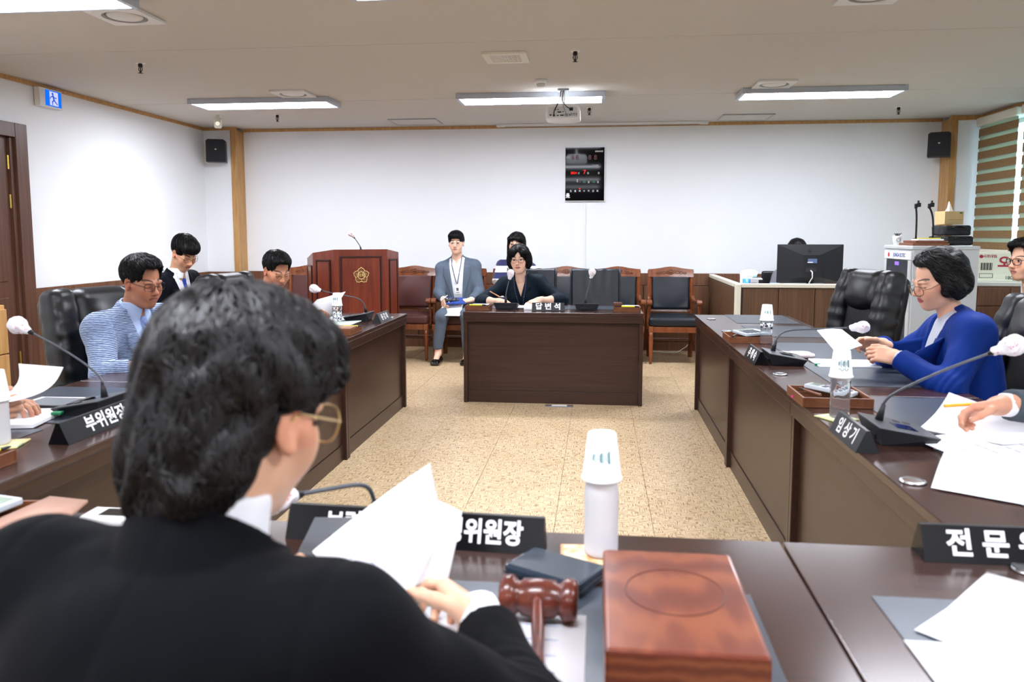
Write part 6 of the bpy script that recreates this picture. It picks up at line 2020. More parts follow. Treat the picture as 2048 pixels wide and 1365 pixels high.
    # hands and forearms
    for sd in (1, -1):
        S_, E_, W_ = arms[sd]
        hd = hands.get(sd)
        if hd is None:
            HR = frame_from((0, 1, -0.1), (0, 0, 1)); curl = 0.3; th = None
        else:
            HR = frame_from(dl(hd['fing']), dl(hd['back'])); curl = hd.get('curl', 0.3); th = hd.get('thumb')
        tip = W_ + HR[:, 1] * 0.10 * hs
        lo = np.minimum(np.minimum(W_, E_), tip) - 0.13
        hi = np.maximum(np.maximum(W_, E_), tip) + 0.13
        f = Field(lo, hi, hres if hd else 0.006)
        add_hand(f, W_, HR, hs * (0.93 if female else 1.0), sd, curl, (hd or {}).get('spread', 0.05), th)
        f.cone(E_, E_ + (W_ - E_) * 0.45, 0.036, 0.037, 0.02)
        f.cone(E_ + (W_ - E_) * 0.4, W_, 0.037, 0.0235, 0.02)
        V, Q = f.nets()
        c = np.tile(srgb(skin), (len(V), 1))
        q = (V - W_) @ HR
        kn = np.exp(-((q[:, 1] - 0.09) / 0.012) ** 2) * 0.35 + (q[:, 1] > 0.14) * 0.3
        red = srgb((min(255, skin[0] + 2), int(skin[1] * 0.84), int(skin[2] * 0.82)))
        c = c * (1 - kn[:, None]) + red[None] * kn[:, None]
        push(V, Q, c)
    me = np_mesh('person', np.concatenate(Vs), np.concatenate(Qs), np.concatenate(Cs))
    o = place(body_name, me, M_SKIN, None, tuple(base), (0, 0, rz))
    tag(o, label, 'person')
    # ---- garments
    def coords(f, t):
        A = fr(t)
        c = sp(t)
        x, y, z = f.full()
        g = lambda a: (x - c[0]) * a[0] + (y - c[1]) * a[1] + (z - c[2]) * a[2]
        return g(A[:, 0]), g(A[:, 1]), g(A[:, 2])
    def neckd(f):
        x, y, z = f.full()
        d = nrm(hb - N)
        px, py, pz_ = x - N[0], y - N[1], z - N[2]
        t = px * d[0] + py * d[1] + pz_ * d[2]
        return np.sqrt(np.maximum((px - t * d[0]) ** 2 + (py - t * d[1]) ** 2 + (pz_ - t * d[2]) ** 2, 0)), t
    lo = np.minimum.reduce([P - np.array((0.26, 0.22, 0.14)), arms[1][1] - 0.09, arms[-1][1] - 0.09, arms[1][2] - 0.07, arms[-1][2] - 0.07])
    hi = np.maximum.reduce([N + np.array((0.28, 0.20, 0.09)), arms[1][1] + 0.09, arms[-1][1] + 0.09, arms[1][2] + 0.07, arms[-1][2] + 0.07])
    g = 0.016 if top == 'jacket' else 0.009
    f = Field(lo, hi, res)
    torso(f, g, 0.055)
    slv = sleeve if isinstance(sleeve, dict) else {1: sleeve, -1: sleeve}
    for sd in (1, -1):
        S_, E_, W_ = arms[sd]
        full = slv[sd]
        if full > 0.2:
            en = E_ + (W_ - E_) * full
            f.cone(S_, E_, 0.060 + g * 0.6, 0.047 + g * 0.6, 0.05)
            f.cone(E_, en, 0.046 + g * 0.6, 0.034 + g * 0.75, 0.03)
            # crisp cuff
            d = nrm(W_ - E_)
            x, y, z = f.full()
            t = (x - en[0]) * d[0] + (y - en[1]) * d[1] + (z - en[2]) * d[2]
            r2 = (x - en[0]) ** 2 + (y - en[1]) ** 2 + (z - en[2]) ** 2
            f.F = np.where(r2 < 0.075 ** 2, np.maximum(f.F, t), f.F).astype(np.float32)
            if full < 0.6:      # rolled roll of cloth
                f.cone(en - d * 0.05, en - d * 0.005, 0.052 + g * 0.5, 0.050 + g * 0.5, 0.008)
        else:                   # short sleeve
            en = S_ + (E_ - S_) * (0.72 + full)
            f.cone(S_, en, 0.060 + g * 0.6, 0.056 + g * 0.8, 0.05)
            d = nrm(E_ - S_)
            x, y, z = f.full()
            t = (x - en[0]) * d[0] + (y - en[1]) * d[1] + (z - en[2]) * d[2]
            r2 = (x - en[0]) ** 2 + (y - en[1]) ** 2 + (z - en[2]) ** 2
            f.F = np.where(r2 < 0.09 ** 2, np.maximum(f.F, t), f.F).astype(np.float32)
    x, y, z = f.full()
    w1 = wob(x * 26 + seed, y * 22, z * 17, seed * 0.37)
    w2 = wob(x * 55, y * 55 + seed, z * 38, seed * 0.71)
    f.F += (fold * (0.0030 * w1 + 0.0014 * w2)).astype(np.float32)
    for sd in (1, -1):          # gathers round the elbows
        S_, E_, W_ = arms[sd]
        d = nrm(W_ - E_)
        t = (x - E_[0]) * d[0] + (y - E_[1]) * d[1] + (z - E_[2]) * d[2]
        r2 = (x - E_[0]) ** 2 + (y - E_[1]) ** 2 + (z - E_[2]) ** 2
        f.F += (fold * 0.0032 * np.sin(t * 210 + 1.5 * np.sin(x * 40 + y * 30)) * np.exp(-r2 / 0.0075)).astype(np.float32)
    xr, fw, al = coords(f, 0.6)
    al = al / L + 0.6
    dn, tn = neckd(f)
    if top == 'jacket':
        wv = np.clip((al - vbot) / (0.93 - vbot), 0, 1.15) * vopen + vlow
        dv = np.abs(xr) - wv
        inV = np.maximum(np.maximum(dv, -(fw - 0.02)), (vbot - al) * L if vlow == 0 else -1.0)
        fl = f.F - 0.010
        lw = 0.062 * np.clip((al - vbot) / 0.35, 0, 1) + 0.004
        if False:
            lap = np.maximum.reduce([fl, -dv, dv - lw, (al - 0.84) * L + 0.35 * (dv - 0.03), (vbot - al) * L, -fw])
            grv = 0.006 * np.exp(-((dv - lw - 0.006) / 0.005) ** 2) * (al > vbot) * (al < 0.86) * (fw > 0.02)
            f.F = np.minimum(f.F + grv, lap)
        f.F = np.maximum(f.F, -inV).astype(np.float32)
        if collar:
            ctop = 0.026 + colh * np.clip((0.01 - fw) / 0.06, 0, 1) - 0.25 * np.clip(fw, 0, 0.1)
            cl = np.maximum(np.abs(dn - (nr + 0.013 + 0.35 * np.clip(0.03 + colh - tn, 0, 0.08))) - 0.0085, np.maximum(tn - ctop, -0.05 - tn))
            cl = np.maximum(cl, fw - 0.05)
            f.F = np.minimum(f.F, cl).astype(np.float32)
    else:
        hole = np.maximum(dn - (nr + 0.012), -(tn + 0.0))
        f.F = np.maximum(f.F, -hole).astype(np.float32)
        if shirt_v > 0:
            wv = np.clip((al - (0.93 - shirt_v)) / shirt_v, 0, 1.1) * 0.042
            inV = np.maximum(np.abs(xr) - wv, -(fw - 0.02))
            f.F = np.maximum(f.F, -inV).astype(np.float32)
            if False:
                dv = np.abs(xr) - wv
                lap = np.maximum.reduce([f.F - 0.006, -dv, dv - 0.055 * np.clip((al - (0.90 - shirt_v)) / 0.2, 0, 1), (0.95 - shirt_v - al) * L, (al - 0.88) * L, -fw])
                f.F = np.minimum(f.F, lap).astype(np.float32)
    f.F += (0.0022 * np.exp(-(xr / 0.0035) ** 2) * (fw < -0.03) * (top == 'jacket')).astype(np.float32)
    f.F += (0.0024 * np.exp(-((np.abs(xr) - sw + 0.006) / 0.004) ** 2) * (al > 0.55)).astype(np.float32)
    # hem
    f.F = np.maximum(f.F, (P[2] - 0.09) - z).astype(np.float32)
    V, Q = f.nets()
    V = smooth_mesh(V, Q, 1, 0.4)
    tm = place('jacket' if top == 'jacket' else 'shirt', np_mesh('garment', V, Q), top_mat, o)
    if lapel and (top == 'jacket' or shirt_v > 0):
        A6 = fr(0.6)
        c6 = sp(0.6)
        def jfront(xr_, al_, lift):
            c = c6 + A6[:, 2] * ((al_ - 0.6) * L) + A6[:, 0] * xr_
            ts = np.linspace(0.26, -0.02, 113)
            v = f.sample(c[None] + A6[:, 1][None] * ts[:, None])
            i = int(np.argmax(v < 0.0)) if (v < 0.0).any() else 60
            return c + A6[:, 1] * (ts[i] + lift)
        b0, t0 = (max(vbot, 0.30 if female else 0.12), 0.83) if top == 'jacket' else (0.93 - shirt_v, 0.86)
        nL, mL = 14, 4
        for sd in (1, -1):
            rows = []
            for i in range(nL + 1):
                al_ = b0 + (t0 - b0) * i / nL
                u = i / nL
                wi = (min(max((al_ - vbot) / (0.93 - vbot), 0), 1.15) * vopen + vlow) if top == 'jacket' else min(max((al_ - (0.93 - shirt_v)) / shirt_v, 0), 1.1) * 0.042
                wo = 0.004 + lapw * min(1.0, u * 1.35) * (0.72 if u > 0.86 else 1.0)
                rows.append([jfront(sd * (wi + 0.005 + wo * j / mL), al_, 0.0045) for j in range(mL + 1)])
            for j in range(mL + 1):          # even out the surface noise
                for _ in range(2):
                    col0 = [rows[i][j] for i in range(nL + 1)]
                    for i in range(1, nL):
                        rows[i][j] = (col0[i - 1] + 2 * col0[i] + col0[i + 1]) / 4
            MB().sheet(lambda u, v: rows[int(round(u * nL))][int(round(v * mL))], nL, mL, 0.0045).build('lapel', top_mat, tm, True)
    sh = None
    if top == 'jacket' and shirt_mat is not None:
        for sd in (1, -1):
            S_, E_, W_ = arms[sd]
            if slv[sd] > 0.8:
                d = nrm(W_ - E_)
                a_ = E_ + (W_ - E_) * (slv[sd] - 0.06)
                b_ = W_ + d * cuff
                fc = Field(np.minimum(a_, b_) - 0.06, np.maximum(a_, b_) + 0.06, 0.0045)
                fc.cone(a_, b_ + d * 0.05, 0.034, 0.0345)
                x, y, z = fc.full()
                t_ = (x - b_[0]) * d[0] + (y - b_[1]) * d[1] + (z - b_[2]) * d[2]
                fc.F = np.maximum(fc.F, t_).astype(np.float32)
                fc.cone(b_ - d * 0.012, b_ + d * 0.05, 0.0285, 0.0285, 0.0, 's')
                fpart('shirt_cuff', fc, shirt_mat, o, 1)
    if shirt_mat is not None:
        f2 = Field(P + np.array((-0.22, -0.17, 0.0)), N + np.array((0.22, 0.20, 0.075)), res)
        torso(f2, 0.004, 0.055, False)
        dn, tn = neckd(f2)
        xr, fw, al = coords(f2, 0.6)
        al = al / L + 0.6
        hole = np.maximum(dn - (nr + 0.002), -(tn - 0.0))
        f2.F = np.maximum(f2.F, -hole).astype(np.float32)
        if collar:
            cone = np.abs(dn - (nr + 0.0085 + 0.15 * np.clip(0.03 - tn, 0, 0.06))) - 0.0045
            band = np.abs(tn - 0.014 - colh / 2) - 0.025 - colh / 2 - 0.012 * np.clip(fw / 0.05, 0, 1)
            gap = 0.010 + 0.35 * np.clip(tn + 0.01, 0, 0.1) - np.abs(xr) if tie is None else 0.004 + 0.30 * np.clip(0.02 - tn, 0, 0.1) - np.abs(xr)
            gap = np.where(fw > 0, gap, -1.0)
            f2.F = np.minimum(f2.F, np.maximum.reduce([cone, band, gap])).astype(np.float32)
        if shirt_v > 0:
            wv = np.clip((al - (0.95 - shirt_v)) / shirt_v, 0, 1.1) * 0.022
            f2.F = np.maximum(f2.F, -np.maximum(np.abs(xr) - wv, -(fw - 0.02))).astype(np.float32)
        x, y, z = f2.full()
        f2.F = np.maximum(f2.F, (P[2] - 0.06) - z).astype(np.float32)
        f2.F += (0.0015 * wob(x * 50, y * 40, z * 30, seed)).astype(np.float32)
        V, Q = f2.nets()
        V = smooth_mesh(V, Q, 1, 0.4)
        sh = place('shirt', np_mesh('shirt', V, Q), shirt_mat, o)
        fs_ = f2
    else:
        fs_ = f
    def front(xr_, al_, lift=0.003):
        """point on the chest surface at lateral offset and height along the spine"""
        A = fr(al_)
        c = sp(al_) + A[:, 0] * xr_
        ts = np.linspace(0.22, 0.02, 80)
        pts = c[None] + A[:, 1][None] * ts[:, None]
        v = fs_.sample(pts)
        i = np.argmax(v < 0.001) if (v < 0.001).any() else 40
        return c + A[:, 1] * (ts[i] + lift)
    if tie is not None:
        n = 14
        rows = []
        for i in range(n + 1):
            al_ = 0.93 - (0.93 - 0.30) * i / n
            w = 0.011 + 0.022 * min(1, i / n * 1.3) if i > 1 else 0.016
            cc = front(0.0, al_, 0.007)
            rows.append((cc - X * w, cc + X * w))
        MB().sheet(lambda u, v: rows[int(round(u * n))][0] * (1 - v) + rows[int(round(u * n))][1] * v, n, 2, 0.005).build('tie', tie, o, True)
        f3 = Field(front(0, 0.94) - 0.04, front(0, 0.94) + 0.04, 0.004)
        f3.cone(front(0, 0.955, 0.006), front(0, 0.915, 0.009), 0.016, 0.010)
        fpart('tie_knot', f3, tie, o, 1)
    if lanyard is not None:
        lm, bottom = lanyard
        gg = 0.010
        for sd in (1, -1):
            pts = [N + np.array((sd * 0.062, -0.02, 0.028)), N + np.array((sd * 0.058, 0.045, 0.010))]
            for i in range(1, 8):
                u = i / 7
                pts.append(front(sd * (0.052 * (1 - u) + 0.004), 0.92 - (0.92 - bottom) * u, gg))
            MB().tube(pts, 0.0042, 6).build('lanyard', lm, o, True)
        bc = front(0.0, bottom - 0.02, gg)
        bd = front(0.0, bottom - 0.20, gg)
        ax = nrm(bd - bc)
        nz = np.cross(X, ax)
        MM = Matrix(((X[0], nz[0], -ax[0], (bc + ax * 0.055)[0]), (X[1], nz[1], -ax[1], (bc + ax * 0.055)[1]), (X[2], nz[2], -ax[2], (bc + ax * 0.055)[2]), (0, 0, 0, 1)))
        bg = MB().box((0, 0, 0), (0.058, 0.003, 0.09), 0.001, MM).build('badge', M_WHITEP, o)
        sg = 1 if (MM.to_3x3() @ Vector((0, 1, 0))).y > 0 else -1
        MB().box((0, sg * 0.0019, 0.005), (0.026, 0.0006, 0.032), 0, MM).build('photo_print', pm('badge_grey', (90, 92, 100), 0.5), bg)
        MB().box((0, sg * 0.0019, -0.028), (0.038, 0.0006, 0.006), 0, MM).build('badge_print', M_GREYP, bg)
    # trousers and shoes
    f = Field((-0.34, -0.30, 0.05), (0.34, 0.72, pz + 0.16), 0.009)
    f.ell(P, (0.178 * k_, 0.14, 0.125), fr(0.0), 0.03)
    for sd in (1, -1):
        hip, kn, an = LG[sd]
        f.cone(hip, kn, 0.095, 0.068, 0.04)
        f.cone(kn, an + np.array((0, 0, 0.075)), 0.067, 0.052, 0.03)
        f.F[:] = f.F
    x, y, z = f.full()
    for sd in (1, -1):
        hip, kn, an = LG[sd]
        f.F = np.where((z < an[2] + 0.12), np.maximum(f.F, an[2] + 0.045 - z), f.F).astype(np.float32)
    f.F += (0.003 * wob(x * 22, y * 22, z * 30, seed)).astype(np.float32)
    V, Q = f.nets()
    V = smooth_mesh(V, Q, 1, 0.4)
    place('trousers', np_mesh('trousers', V, Q), trousers or pm('dark_trousers', (34, 36, 44), 0.8), o)
    for sd in (1, -1):
        hip, kn, an = LG[sd]
        f = Field(an + np.array((-0.08, -0.12, -0.12)), an + np.array((0.08, 0.26, 0.06)), 0.006)
        zs = -an[2]
        f.rbox(an + np.array((0, 0.065, zs + 0.022)), (0.046, 0.135, 0.022), 0.02)
        f.cone(an + np.array((0, -0.03, zs + 0.05)), an + np.array((0, 0.13, zs + 0.035)), 0.038, 0.030, 0.03)
        f.ell(an + np.array((0, -0.02, -0.005)), (0.027, 0.045, 0.03), None, 0.0, 's')
        xx, yy, zz = f.full()
        f.F = np.maximum(f.F, 0.001 - zz).astype(np.float32)
        fpart('shoe', f, shoes or M_BLACKG, o, 1)
    make_hair(o, C, R, hs, hair, hair_mat or M_HAIR, seed, hair_n, max(hres, 0.0035), hair_thick, hair_curl)
    if glasses:
        make_glasses(o, C, R, hs, **glasses)
    return o

D = math.radians
def cloth(name, c, rough=0.85, c2=None, sc=(300, 300, 300)):
    return pm(name, c, rough, spec=0.12, c2=c2, scale=sc, sheen=0.02, bump=0.15, bscale=(500, 500, 500))
M_NAVY = cloth('navy_suit_cloth', (11, 14, 24))
M_BLACKSUIT = cloth('black_suit_cloth', (4, 5, 8), 0.9)
M_GREYSUIT = cloth('grey_suit_cloth', (84, 94, 108), 0.85, (100, 112, 126))
M_SEER = stripe_mat('seersucker', (44, 62, 104), (160, 178, 206), 0.85, 14, 42)
M_SHIRTW = cloth('white_shirt_cloth', (240, 242, 246))
M_SHIRTB = cloth('light_blue_shirt_cloth', (178, 198, 232))
M_BLUEJ = cloth('royal_blue_cloth', (8, 44, 122), 0.6)
M_TEAL = cloth('dark_teal_cloth', (10, 25, 36), 0.6)
M_GREYTEE = cloth('pale_grey_knit', (196, 200, 210))
M_TIE = pm('blue_tie', (26, 54, 140), 0.5, c2=(150, 180, 230), scale=(160, 160, 160), mix=(0.68, 0.72))
M_TIE2 = pm('pale_blue_tie', (120, 142, 196), 0.5, c2=(196, 210, 236), scale=(140, 140, 140), mix=(0.6, 0.66))
M_LAN = pm('navy_lanyard', (36, 44, 80), 0.6, c2=(190, 196, 210), scale=(5, 5, 90), mix=(0.62, 0.66))
M_LANW = pm('white_lanyard', (226, 228, 232), 0.6, c2=(60, 66, 100), scale=(5, 5, 120), mix=(0.62, 0.66))
M_FRB = pm('black_frame', (18, 18, 20), 0.3)
M_FRG = pm('gold_frame', (206, 176, 120), 0.3, metal=0.8)
M_FRS = pm('silver_frame', (150, 150, 152), 0.3, metal=0.8)

# man in blue checked jacket, left row
person('man in a light blue checked jacket and glasses looking down at the left row', (-2.325, 3.60), D(-17), (-2.195, 3.535, 1.132), D(-20), 0.26, 0.04, pz=0.53, ndrop=0.03, sdrop=0.0, skin=(176, 120, 92), lips=(150, 92, 84), hair='short', hair_n=1500, seed=3,
       glasses=dict(m_=M_FRB, r=0.0014, w=0.0245, hgt=0.018, power=3.0), top_mat=M_SEER, shirt_mat=M_SHIRTB, tie=M_TIE2, vbot=0.34, sleeve={1: 0.36, -1: 0.36}, res=0.005, hres=0.0027, thin=0.003,
       hands={1: dict(wrist=(-1.99, 3.31, 0.775), fing=(0.9, 0.6, -0.05), back=(0, 0.1, 1), curl=0.35, pole=(-0.25, -0.7, -0.75)), -1: dict(wrist=(-1.93, 3.66, 0.775), fing=(1, -0.5, -0.05), back=(0, 0, 1), curl=0.35)})
# young man in navy by the left wall
person('young man in a navy suit and blue tie reading by the left wall', (-3.20, 5.52), D(-10), (-3.035, 5.44, 1.222), D(-28), 0.62, 0.0, pz=0.60, skin=(214, 164, 132), hair='fringe', hair_n=900, seed=5,
       glasses=dict(m_=M_FRB, r=0.0011), top_mat=M_NAVY, shirt_mat=M_SHIRTW, tie=M_TIE, vbot=0.25, vopen=0.075, lanyard=(M_LANW, 0.40), trousers=M_NAVY, hres=0.0034, res=0.006, slouch=0.06)
# man reading in front of the podium
person('man in a navy jacket and glasses reading papers in front of the podium', (-2.33, 5.02), D(-4), (-2.150, 5.015, 1.118), D(-36), 0.46, 0.0, pz=0.55, skin=(192, 134, 104), hair='short', hair_n=900, seed=8,
       glasses=dict(m_=M_FRG, r=0.0011), top_mat=cloth('blue_navy_cloth', (26, 34, 78)), shirt_mat=M_SHIRTB, vbot=0.32, vopen=0.07, hres=0.0032, res=0.006, sleeve=0.9,
       hands={1: dict(wrist=(-2.08, 5.07, 0.835), fing=(0.7, 0.5, 0.25), back=(0.1, -0.9, 0.5), curl=[0.7, 0.8, 0.9, 0.9], pole=(-0.2, -0.6, -0.8)), -1: dict(wrist=(-2.0, 5.30, 0.80), fing=(1, -0.4, 0.1), back=(0, 0.5, 0.9), curl=0.6)})
# man in grey suit by the back wall
person('man in a grey suit and white shirt sitting by the back wall', (-1.50, 8.42), D(-90), (-1.535, 8.36, 1.262), D(-88), 0.05, 0.02, pz=0.575, skin=(232, 190, 164), lips=(190, 120, 112), eyes='open', hair='fringe', hair_n=900, seed=11,
       glasses=dict(m_=M_FRS, r=0.0009, w=0.0235, hgt=0.019, power=2.2), top_mat=M_GREYSUIT, shirt_mat=M_SHIRTW, collar=False, vbot=0.0, vopen=0.050, vlow=0.036, shirt_v=0.10, lanyard=(M_LAN, 0.46), trousers=M_GREYSUIT, hres=0.003, res=0.0055, slouch=0.03, thin=0.005, bw=1.02, sdrop=0.03, ndrop=0.016, lapw=0.075,
       hands={1: dict(wrist=(-1.63, 8.11, 0.665), fing=(0.15, -0.75, -0.5), back=(-0.8, -0.4, 0.3), curl=[0.5, 0.6, 0.7, 0.7], pole=(-0.45, 0.4, -0.9)), -1: dict(wrist=(-1.33, 8.13, 0.66), fing=(-0.75, -0.45, -0.1), back=(0.1, -0.3, 1), curl=0.35, pole=(0.45, 0.4, -0.9))},
       legs={1: dict(knee=(-1.615, 7.95, 0.50), ankle=(-1.665, 7.96, 0.105)), -1: dict(knee=(-1.36, 7.97, 0.51), ankle=(-1.36, 7.99, 0.105))})
M_STRIPE = pm('striped_knit', (240, 240, 242), 0.85, sheen=0.2)
_nt = M_STRIPE.node_tree
_tc = _nt.nodes.new('ShaderNodeTexCoord'); _sp = _nt.nodes.new('ShaderNodeSeparateXYZ'); _ma = _nt.nodes.new('ShaderNodeMath'); _mo = _nt.nodes.new('ShaderNodeMath'); _gt = _nt.nodes.new('ShaderNodeMath'); _mx = _nt.nodes.new('ShaderNodeMix')
_ma.operation = 'MULTIPLY'; _ma.inputs[1].default_value = 7.4
_mo.operation = 'FRACT'; _gt.operation = 'GREATER_THAN'; _gt.inputs[1].default_value = 0.5
_mx.data_type = 'RGBA'; _mx.inputs['A'].default_value = lin((240, 240, 242)); _mx.inputs['B'].default_value = lin((34, 36, 82))
_nt.links.new(_tc.outputs['Object'], _sp.inputs[0]); _nt.links.new(_sp.outputs['Z'], _ma.inputs[0]); _nt.links.new(_ma.outputs[0], _mo.inputs[0]); _nt.links.new(_mo.outputs[0], _gt.inputs[0]); _nt.links.new(_gt.outputs[0], _mx.inputs['Factor']); _nt.links.new(_mx.outputs['Result'], _nt.nodes['Principled BSDF'].inputs['Base Color'])
# person in the striped shirt behind the witness
person('person in a navy and white striped top sitting behind the witness', (-0.93, 8.42), D(-92), (-0.875, 8.36, 1.248), D(-97), 0.05, -0.04, pz=0.57, skin=(224, 180, 152), eyes='open', female=True, hair='long', hair_n=700, seed=13,
       glasses=dict(m_=M_FRB, r=0.0011), top='shirt', top_mat=M_STRIPE, sleeve=0.06, hres=0.0034, res=0.006, collar=False, lapel=False,
       hands={1: dict(wrist=(-1.06, 8.06, 0.66), fing=(0.4, -0.8, -0.2), back=(-0.2, -0.1, 1), curl=0.4), -1: dict(wrist=(-0.80, 8.06, 0.66), fing=(-0.4, -0.8, -0.2), back=(0.2, -0.1, 1), curl=0.4)})
# woman at the witness desk
person('woman with a dark bob and glasses in a dark teal blouse at the witness desk', (-0.635, 7.02), D(-94), (-0.692, 6.86, 1.135), D(-95), 0.06, 0.04, pz=0.52, skin=(236, 194, 168), lips=(178, 96, 92), eyes='open', female=True, hair='bob', hair_n=1200, seed=17,
       glasses=dict(m_=M_FRB, r=0.0013, w=0.024, hgt=0.016, power=2.8, z0=-0.006), top='shirt', top_mat=M_TEAL, sleeve=0.33, shirt_v=0.26, ndrop=0.03, hres=0.0028, res=0.005, collar=False, lanyard=(M_LAN, 0.42), bw=1.04,
       hands={1: dict(wrist=(-0.845, 6.66, 0.775), fing=(0.55, -0.8, 0.05), back=(-0.35, 0.2, 0.9), curl=[0.55, 0.7, 0.8, 0.8], pole=(-1, 0.3, -0.3)), -1: dict(wrist=(-0.50, 6.65, 0.79), fing=(-0.75, -0.55, -0.25), back=(0.2, -0.3, 1), curl=0.42, spread=0.1, pole=(1, 0.3, -0.3))})
# clerk hidden behind the monitor
person('clerk whose black hair shows above the monitor', (2.08, 8.40), D(-90), (2.03, 8.24, 1.178), D(-92), 0.25, 0.0, pz=0.53, female=True, hair='long', hair_n=600, seed=19, top='shirt', top_mat=cloth('grey_knit', (120, 120, 128)), hres=0.004, res=0.008, collar=False, sleeve=0.95, lapel=False)
# woman in blue, right row
person('woman with wavy dark hair in a royal blue jacket reading at the right row', (1.59, 3.45), D(176), (1.445, 3.50, 1.162), D(188), 0.30, -0.03, pz=0.55, skin=(224, 174, 146), lips=(176, 60, 92), female=True, hair='wavy', hair_mat=M_HAIR2, hair_n=2600, hair_thick=0.0019, hair_curl=0.7, seed=23, hs=0.97,
       glasses=dict(m_=M_FRB, r=0.0013, w=0.0255, hgt=0.022, power=2.2, z0=-0.016, y0=0.112), top_mat=M_BLUEJ, shirt_mat=M_GREYTEE, collar=False, vbot=0.12, vopen=0.085, res=0.0048, hres=0.0027, bw=1.14, slouch=0.05, arm_s=0.97, ndrop=0.02, thin=-0.004,
       hands={1: dict(wrist=(1.27, 3.60, 0.865), fing=(-0.9, 0.0, 0.12), back=(0.0, 0.75, 0.65), curl=[0.45, 0.6, 0.75, 0.8], pole=(0.3, 0.8, -0.5)),
              -1: dict(wrist=(1.25, 3.36, 0.845), fing=(-0.85, 0.25, 0.12), back=(0.1, -0.85, 0.5), curl=[0.6, 0.75, 0.85, 0.85], pole=(0.3, -0.7, -0.6), thumb=[(-0.45, 0.85, -0.1), (-0.2, 0.95, -0.2), (0.0, 0.95, -0.3)])})
# assistant at the right edge
person('assistant with black glasses in a dark suit at the right edge', (2.86, 4.76), D(190), (2.565, 4.98, 1.205), D(195), 0.08, 0.0, pz=0.57, skin=(216, 168, 140), eyes='open', hair='short', hair_n=900, seed=29,
       glasses=dict(m_=M_FRB, r=0.002, w=0.0245, hgt=0.0205, power=2.2), top_mat=cloth('charcoal_cloth', (44, 50, 60)), shirt_mat=M_SHIRTW, vbot=0.30, vopen=0.075, hres=0.0032, res=0.006, lanyard=(M_LAN, 0.45),
       hands={1: dict(wrist=(2.46, 4.80, 0.755), fing=(-0.9, -0.2, 0.05), back=(0, 0.2, 1), curl=0.5), -1: dict(wrist=(2.44, 4.50, 0.755), fing=(-0.9, 0.3, 0.05), back=(0, -0.2, 1), curl=[0.6, 0.7, 0.8, 0.8])})
# person writing beyond the right edge
person('person in a grey sleeve writing with a yellow pen at the right edge', (1.64, 2.16), D(178), (1.52, 2.14, 1.19), D(182), 0.4, 0.0, pz=0.55, skin=(206, 152, 124), hair='short', hair_n=300, seed=31, top_mat=cloth('slate_cloth', (74, 82, 88)), shirt_mat=M_SHIRTW, hres=0.003, res=0.006, sleeve=0.92,
       hands={1: dict(wrist=(1.172, 2.345, 0.868), fing=(-0.93, 0.05, -0.20), back=(0.1, 0.45, 0.85), curl=[0.5, 0.75, 0.95, 1.0], pole=(0.4, 0.8, -0.5), thumb=[(-0.4, 0.85, -0.35), (-0.1, 0.95, -0.35), (0.1, 0.95, -0.3)]), -1: dict(wrist=(1.30, 1.95, 0.785), fing=(-0.9, 0.3, -0.05), back=(0, 0, 1), curl=0.4)})
# person beyond the left edge
person('person holding up a sheet at the left edge', (-2.40, 2.10), D(2), (-2.26, 2.06, 1.20), D(0), 0.4, 0.0, pz=0.55, skin=(206, 156, 128), hair='short', hair_n=300, seed=37, top_mat=M_NAVY, shirt_mat=M_SHIRTW, hres=0.003, res=0.006, sleeve=0.9,
       hands={1: dict(wrist=(-1.92, 2.16, 0.80), fing=(0.8, 0.35, 0.15), back=(0.2, -0.9, 0.1), curl=[0.7, 0.8, 0.9, 0.95], pole=(-0.2, -0.6, -0.8)), -1: dict(wrist=(-2.0, 2.40, 0.79), fing=(0.9, -0.3, 0.0), back=(0, 0.2, 1), curl=0.4)})
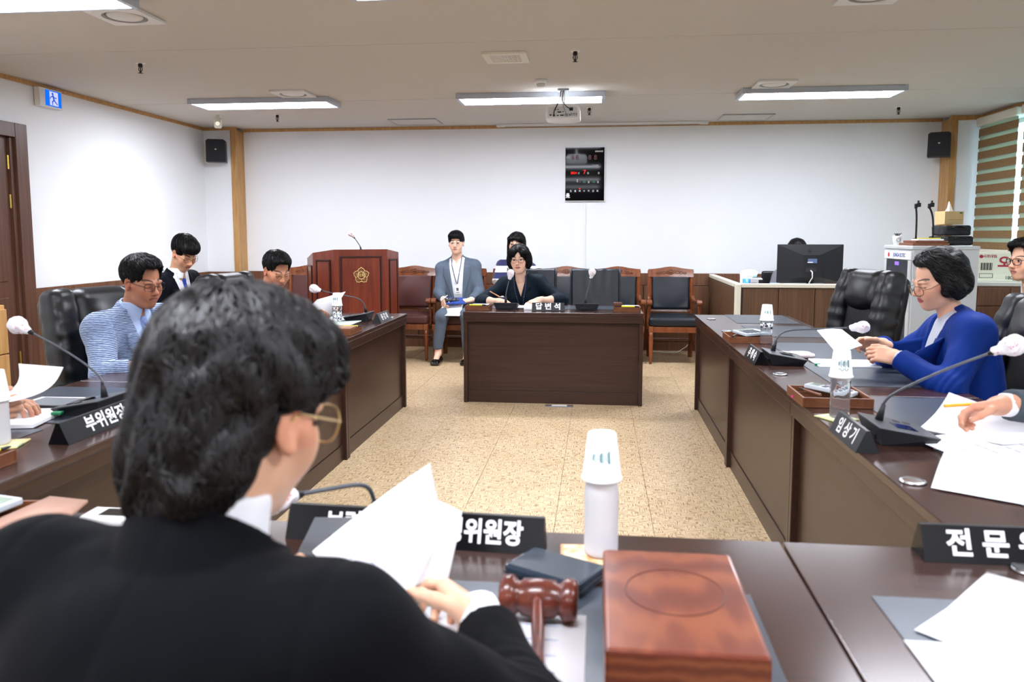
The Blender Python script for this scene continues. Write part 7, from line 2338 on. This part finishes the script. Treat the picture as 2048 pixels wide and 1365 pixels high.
# the man in the foreground, seen from behind
person('man in a black suit seen from behind in the foreground, reading papers', (-0.47, 0.60), D(86), (-0.407, 0.845, 1.158), D(70), 0.30, 0.05, pz=0.60, colh=0.03, ndrop=0.018, sdrop=-0.018, cuff=0.03, skin=(226, 178, 146), hair='tousled', hair_mat=M_HAIR2, hair_n=7500, hair_thick=0.0020, hair_curl=0.8, seed=41, hs=1.0,
       glasses=dict(m_=M_FRG, r=0.0015, w=0.028, hgt=0.024, power=2.2, y0=0.116), top_mat=M_BLACKSUIT, shirt_mat=M_SHIRTW, res=0.005, hres=0.003, bw=1.02, sleeve=0.86, slouch=0.06,
       hands={1: dict(wrist=(-0.165, 1.085, 0.790), fing=(-0.55, 0.75, 0.05), back=(0.55, 0.35, 0.75), curl=[0.6, 0.75, 0.85, 0.9], pole=(0.9, -0.3, -0.6)), -1: dict(wrist=(-0.555, 1.06, 0.82), fing=(0.75, 0.5, 0.25), back=(-0.5, 0.5, 0.6), curl=[0.6, 0.7, 0.8, 0.8])})
# yellow ball pen held in the writing hand
pen_o = pen('yellow ball pen held in the hand at the right edge', (1.075, 2.345, 0.862), 0.0, (242, 176, 32), tilt=0.0, L=0.135, cap=(40, 34, 34))
pen_o.rotation_euler = (0, -0.08, 0.05)
pen_w = pen('pen held by the woman at the witness desk', (-0.865, 6.60, 0.83), 0.0, (214, 150, 110), L=0.14)
pen_w.rotation_euler = (0, 0.45, -0.3)

# what the man in grey holds on his lap
sheet_thing('white printed sheets hanging over the knees of the man in grey', [(-1.655, 7.89, 0.515), (-1.42, 7.89, 0.510), (-1.41, 8.10, 0.640), (-1.62, 8.12, 0.645)], 'document_sheets', 0.006, -0.01, 6, None, None, lines=4, cat='documents')
tag(MB().box((0, 0, 0), (0.20, 0.15, 0.014), 0.003).build('blue_folder', pm('folder_blue', (40, 70, 150), 0.5), None, loc=(-1.49, 8.07, 0.652), rot=(0.35, 0.0, 0.15)), 'blue folder on the lap of the man in grey', 'folder')
t = thing('phone', 'grey phone on the blue folder of the man in grey', 'phone', (-1.53, 8.06, 0.667), 0.4)
t.rotation_euler = (0.35, 0, 0.5)
MB().box((0, 0, 0), (0.145, 0.07, 0.009), 0.003).build('body', M_GREYP, t)
MB().box((0, 0, 0.005), (0.13, 0.06, 0.001)).build('screen', M_BLACKG, t)
pen_g = pen('white pen in the hand of the man in grey', (-1.60, 8.06, 0.69), 0.9, (236, 236, 238), L=0.14)
pen_g.rotation_euler = (0, -0.5, 0.9)
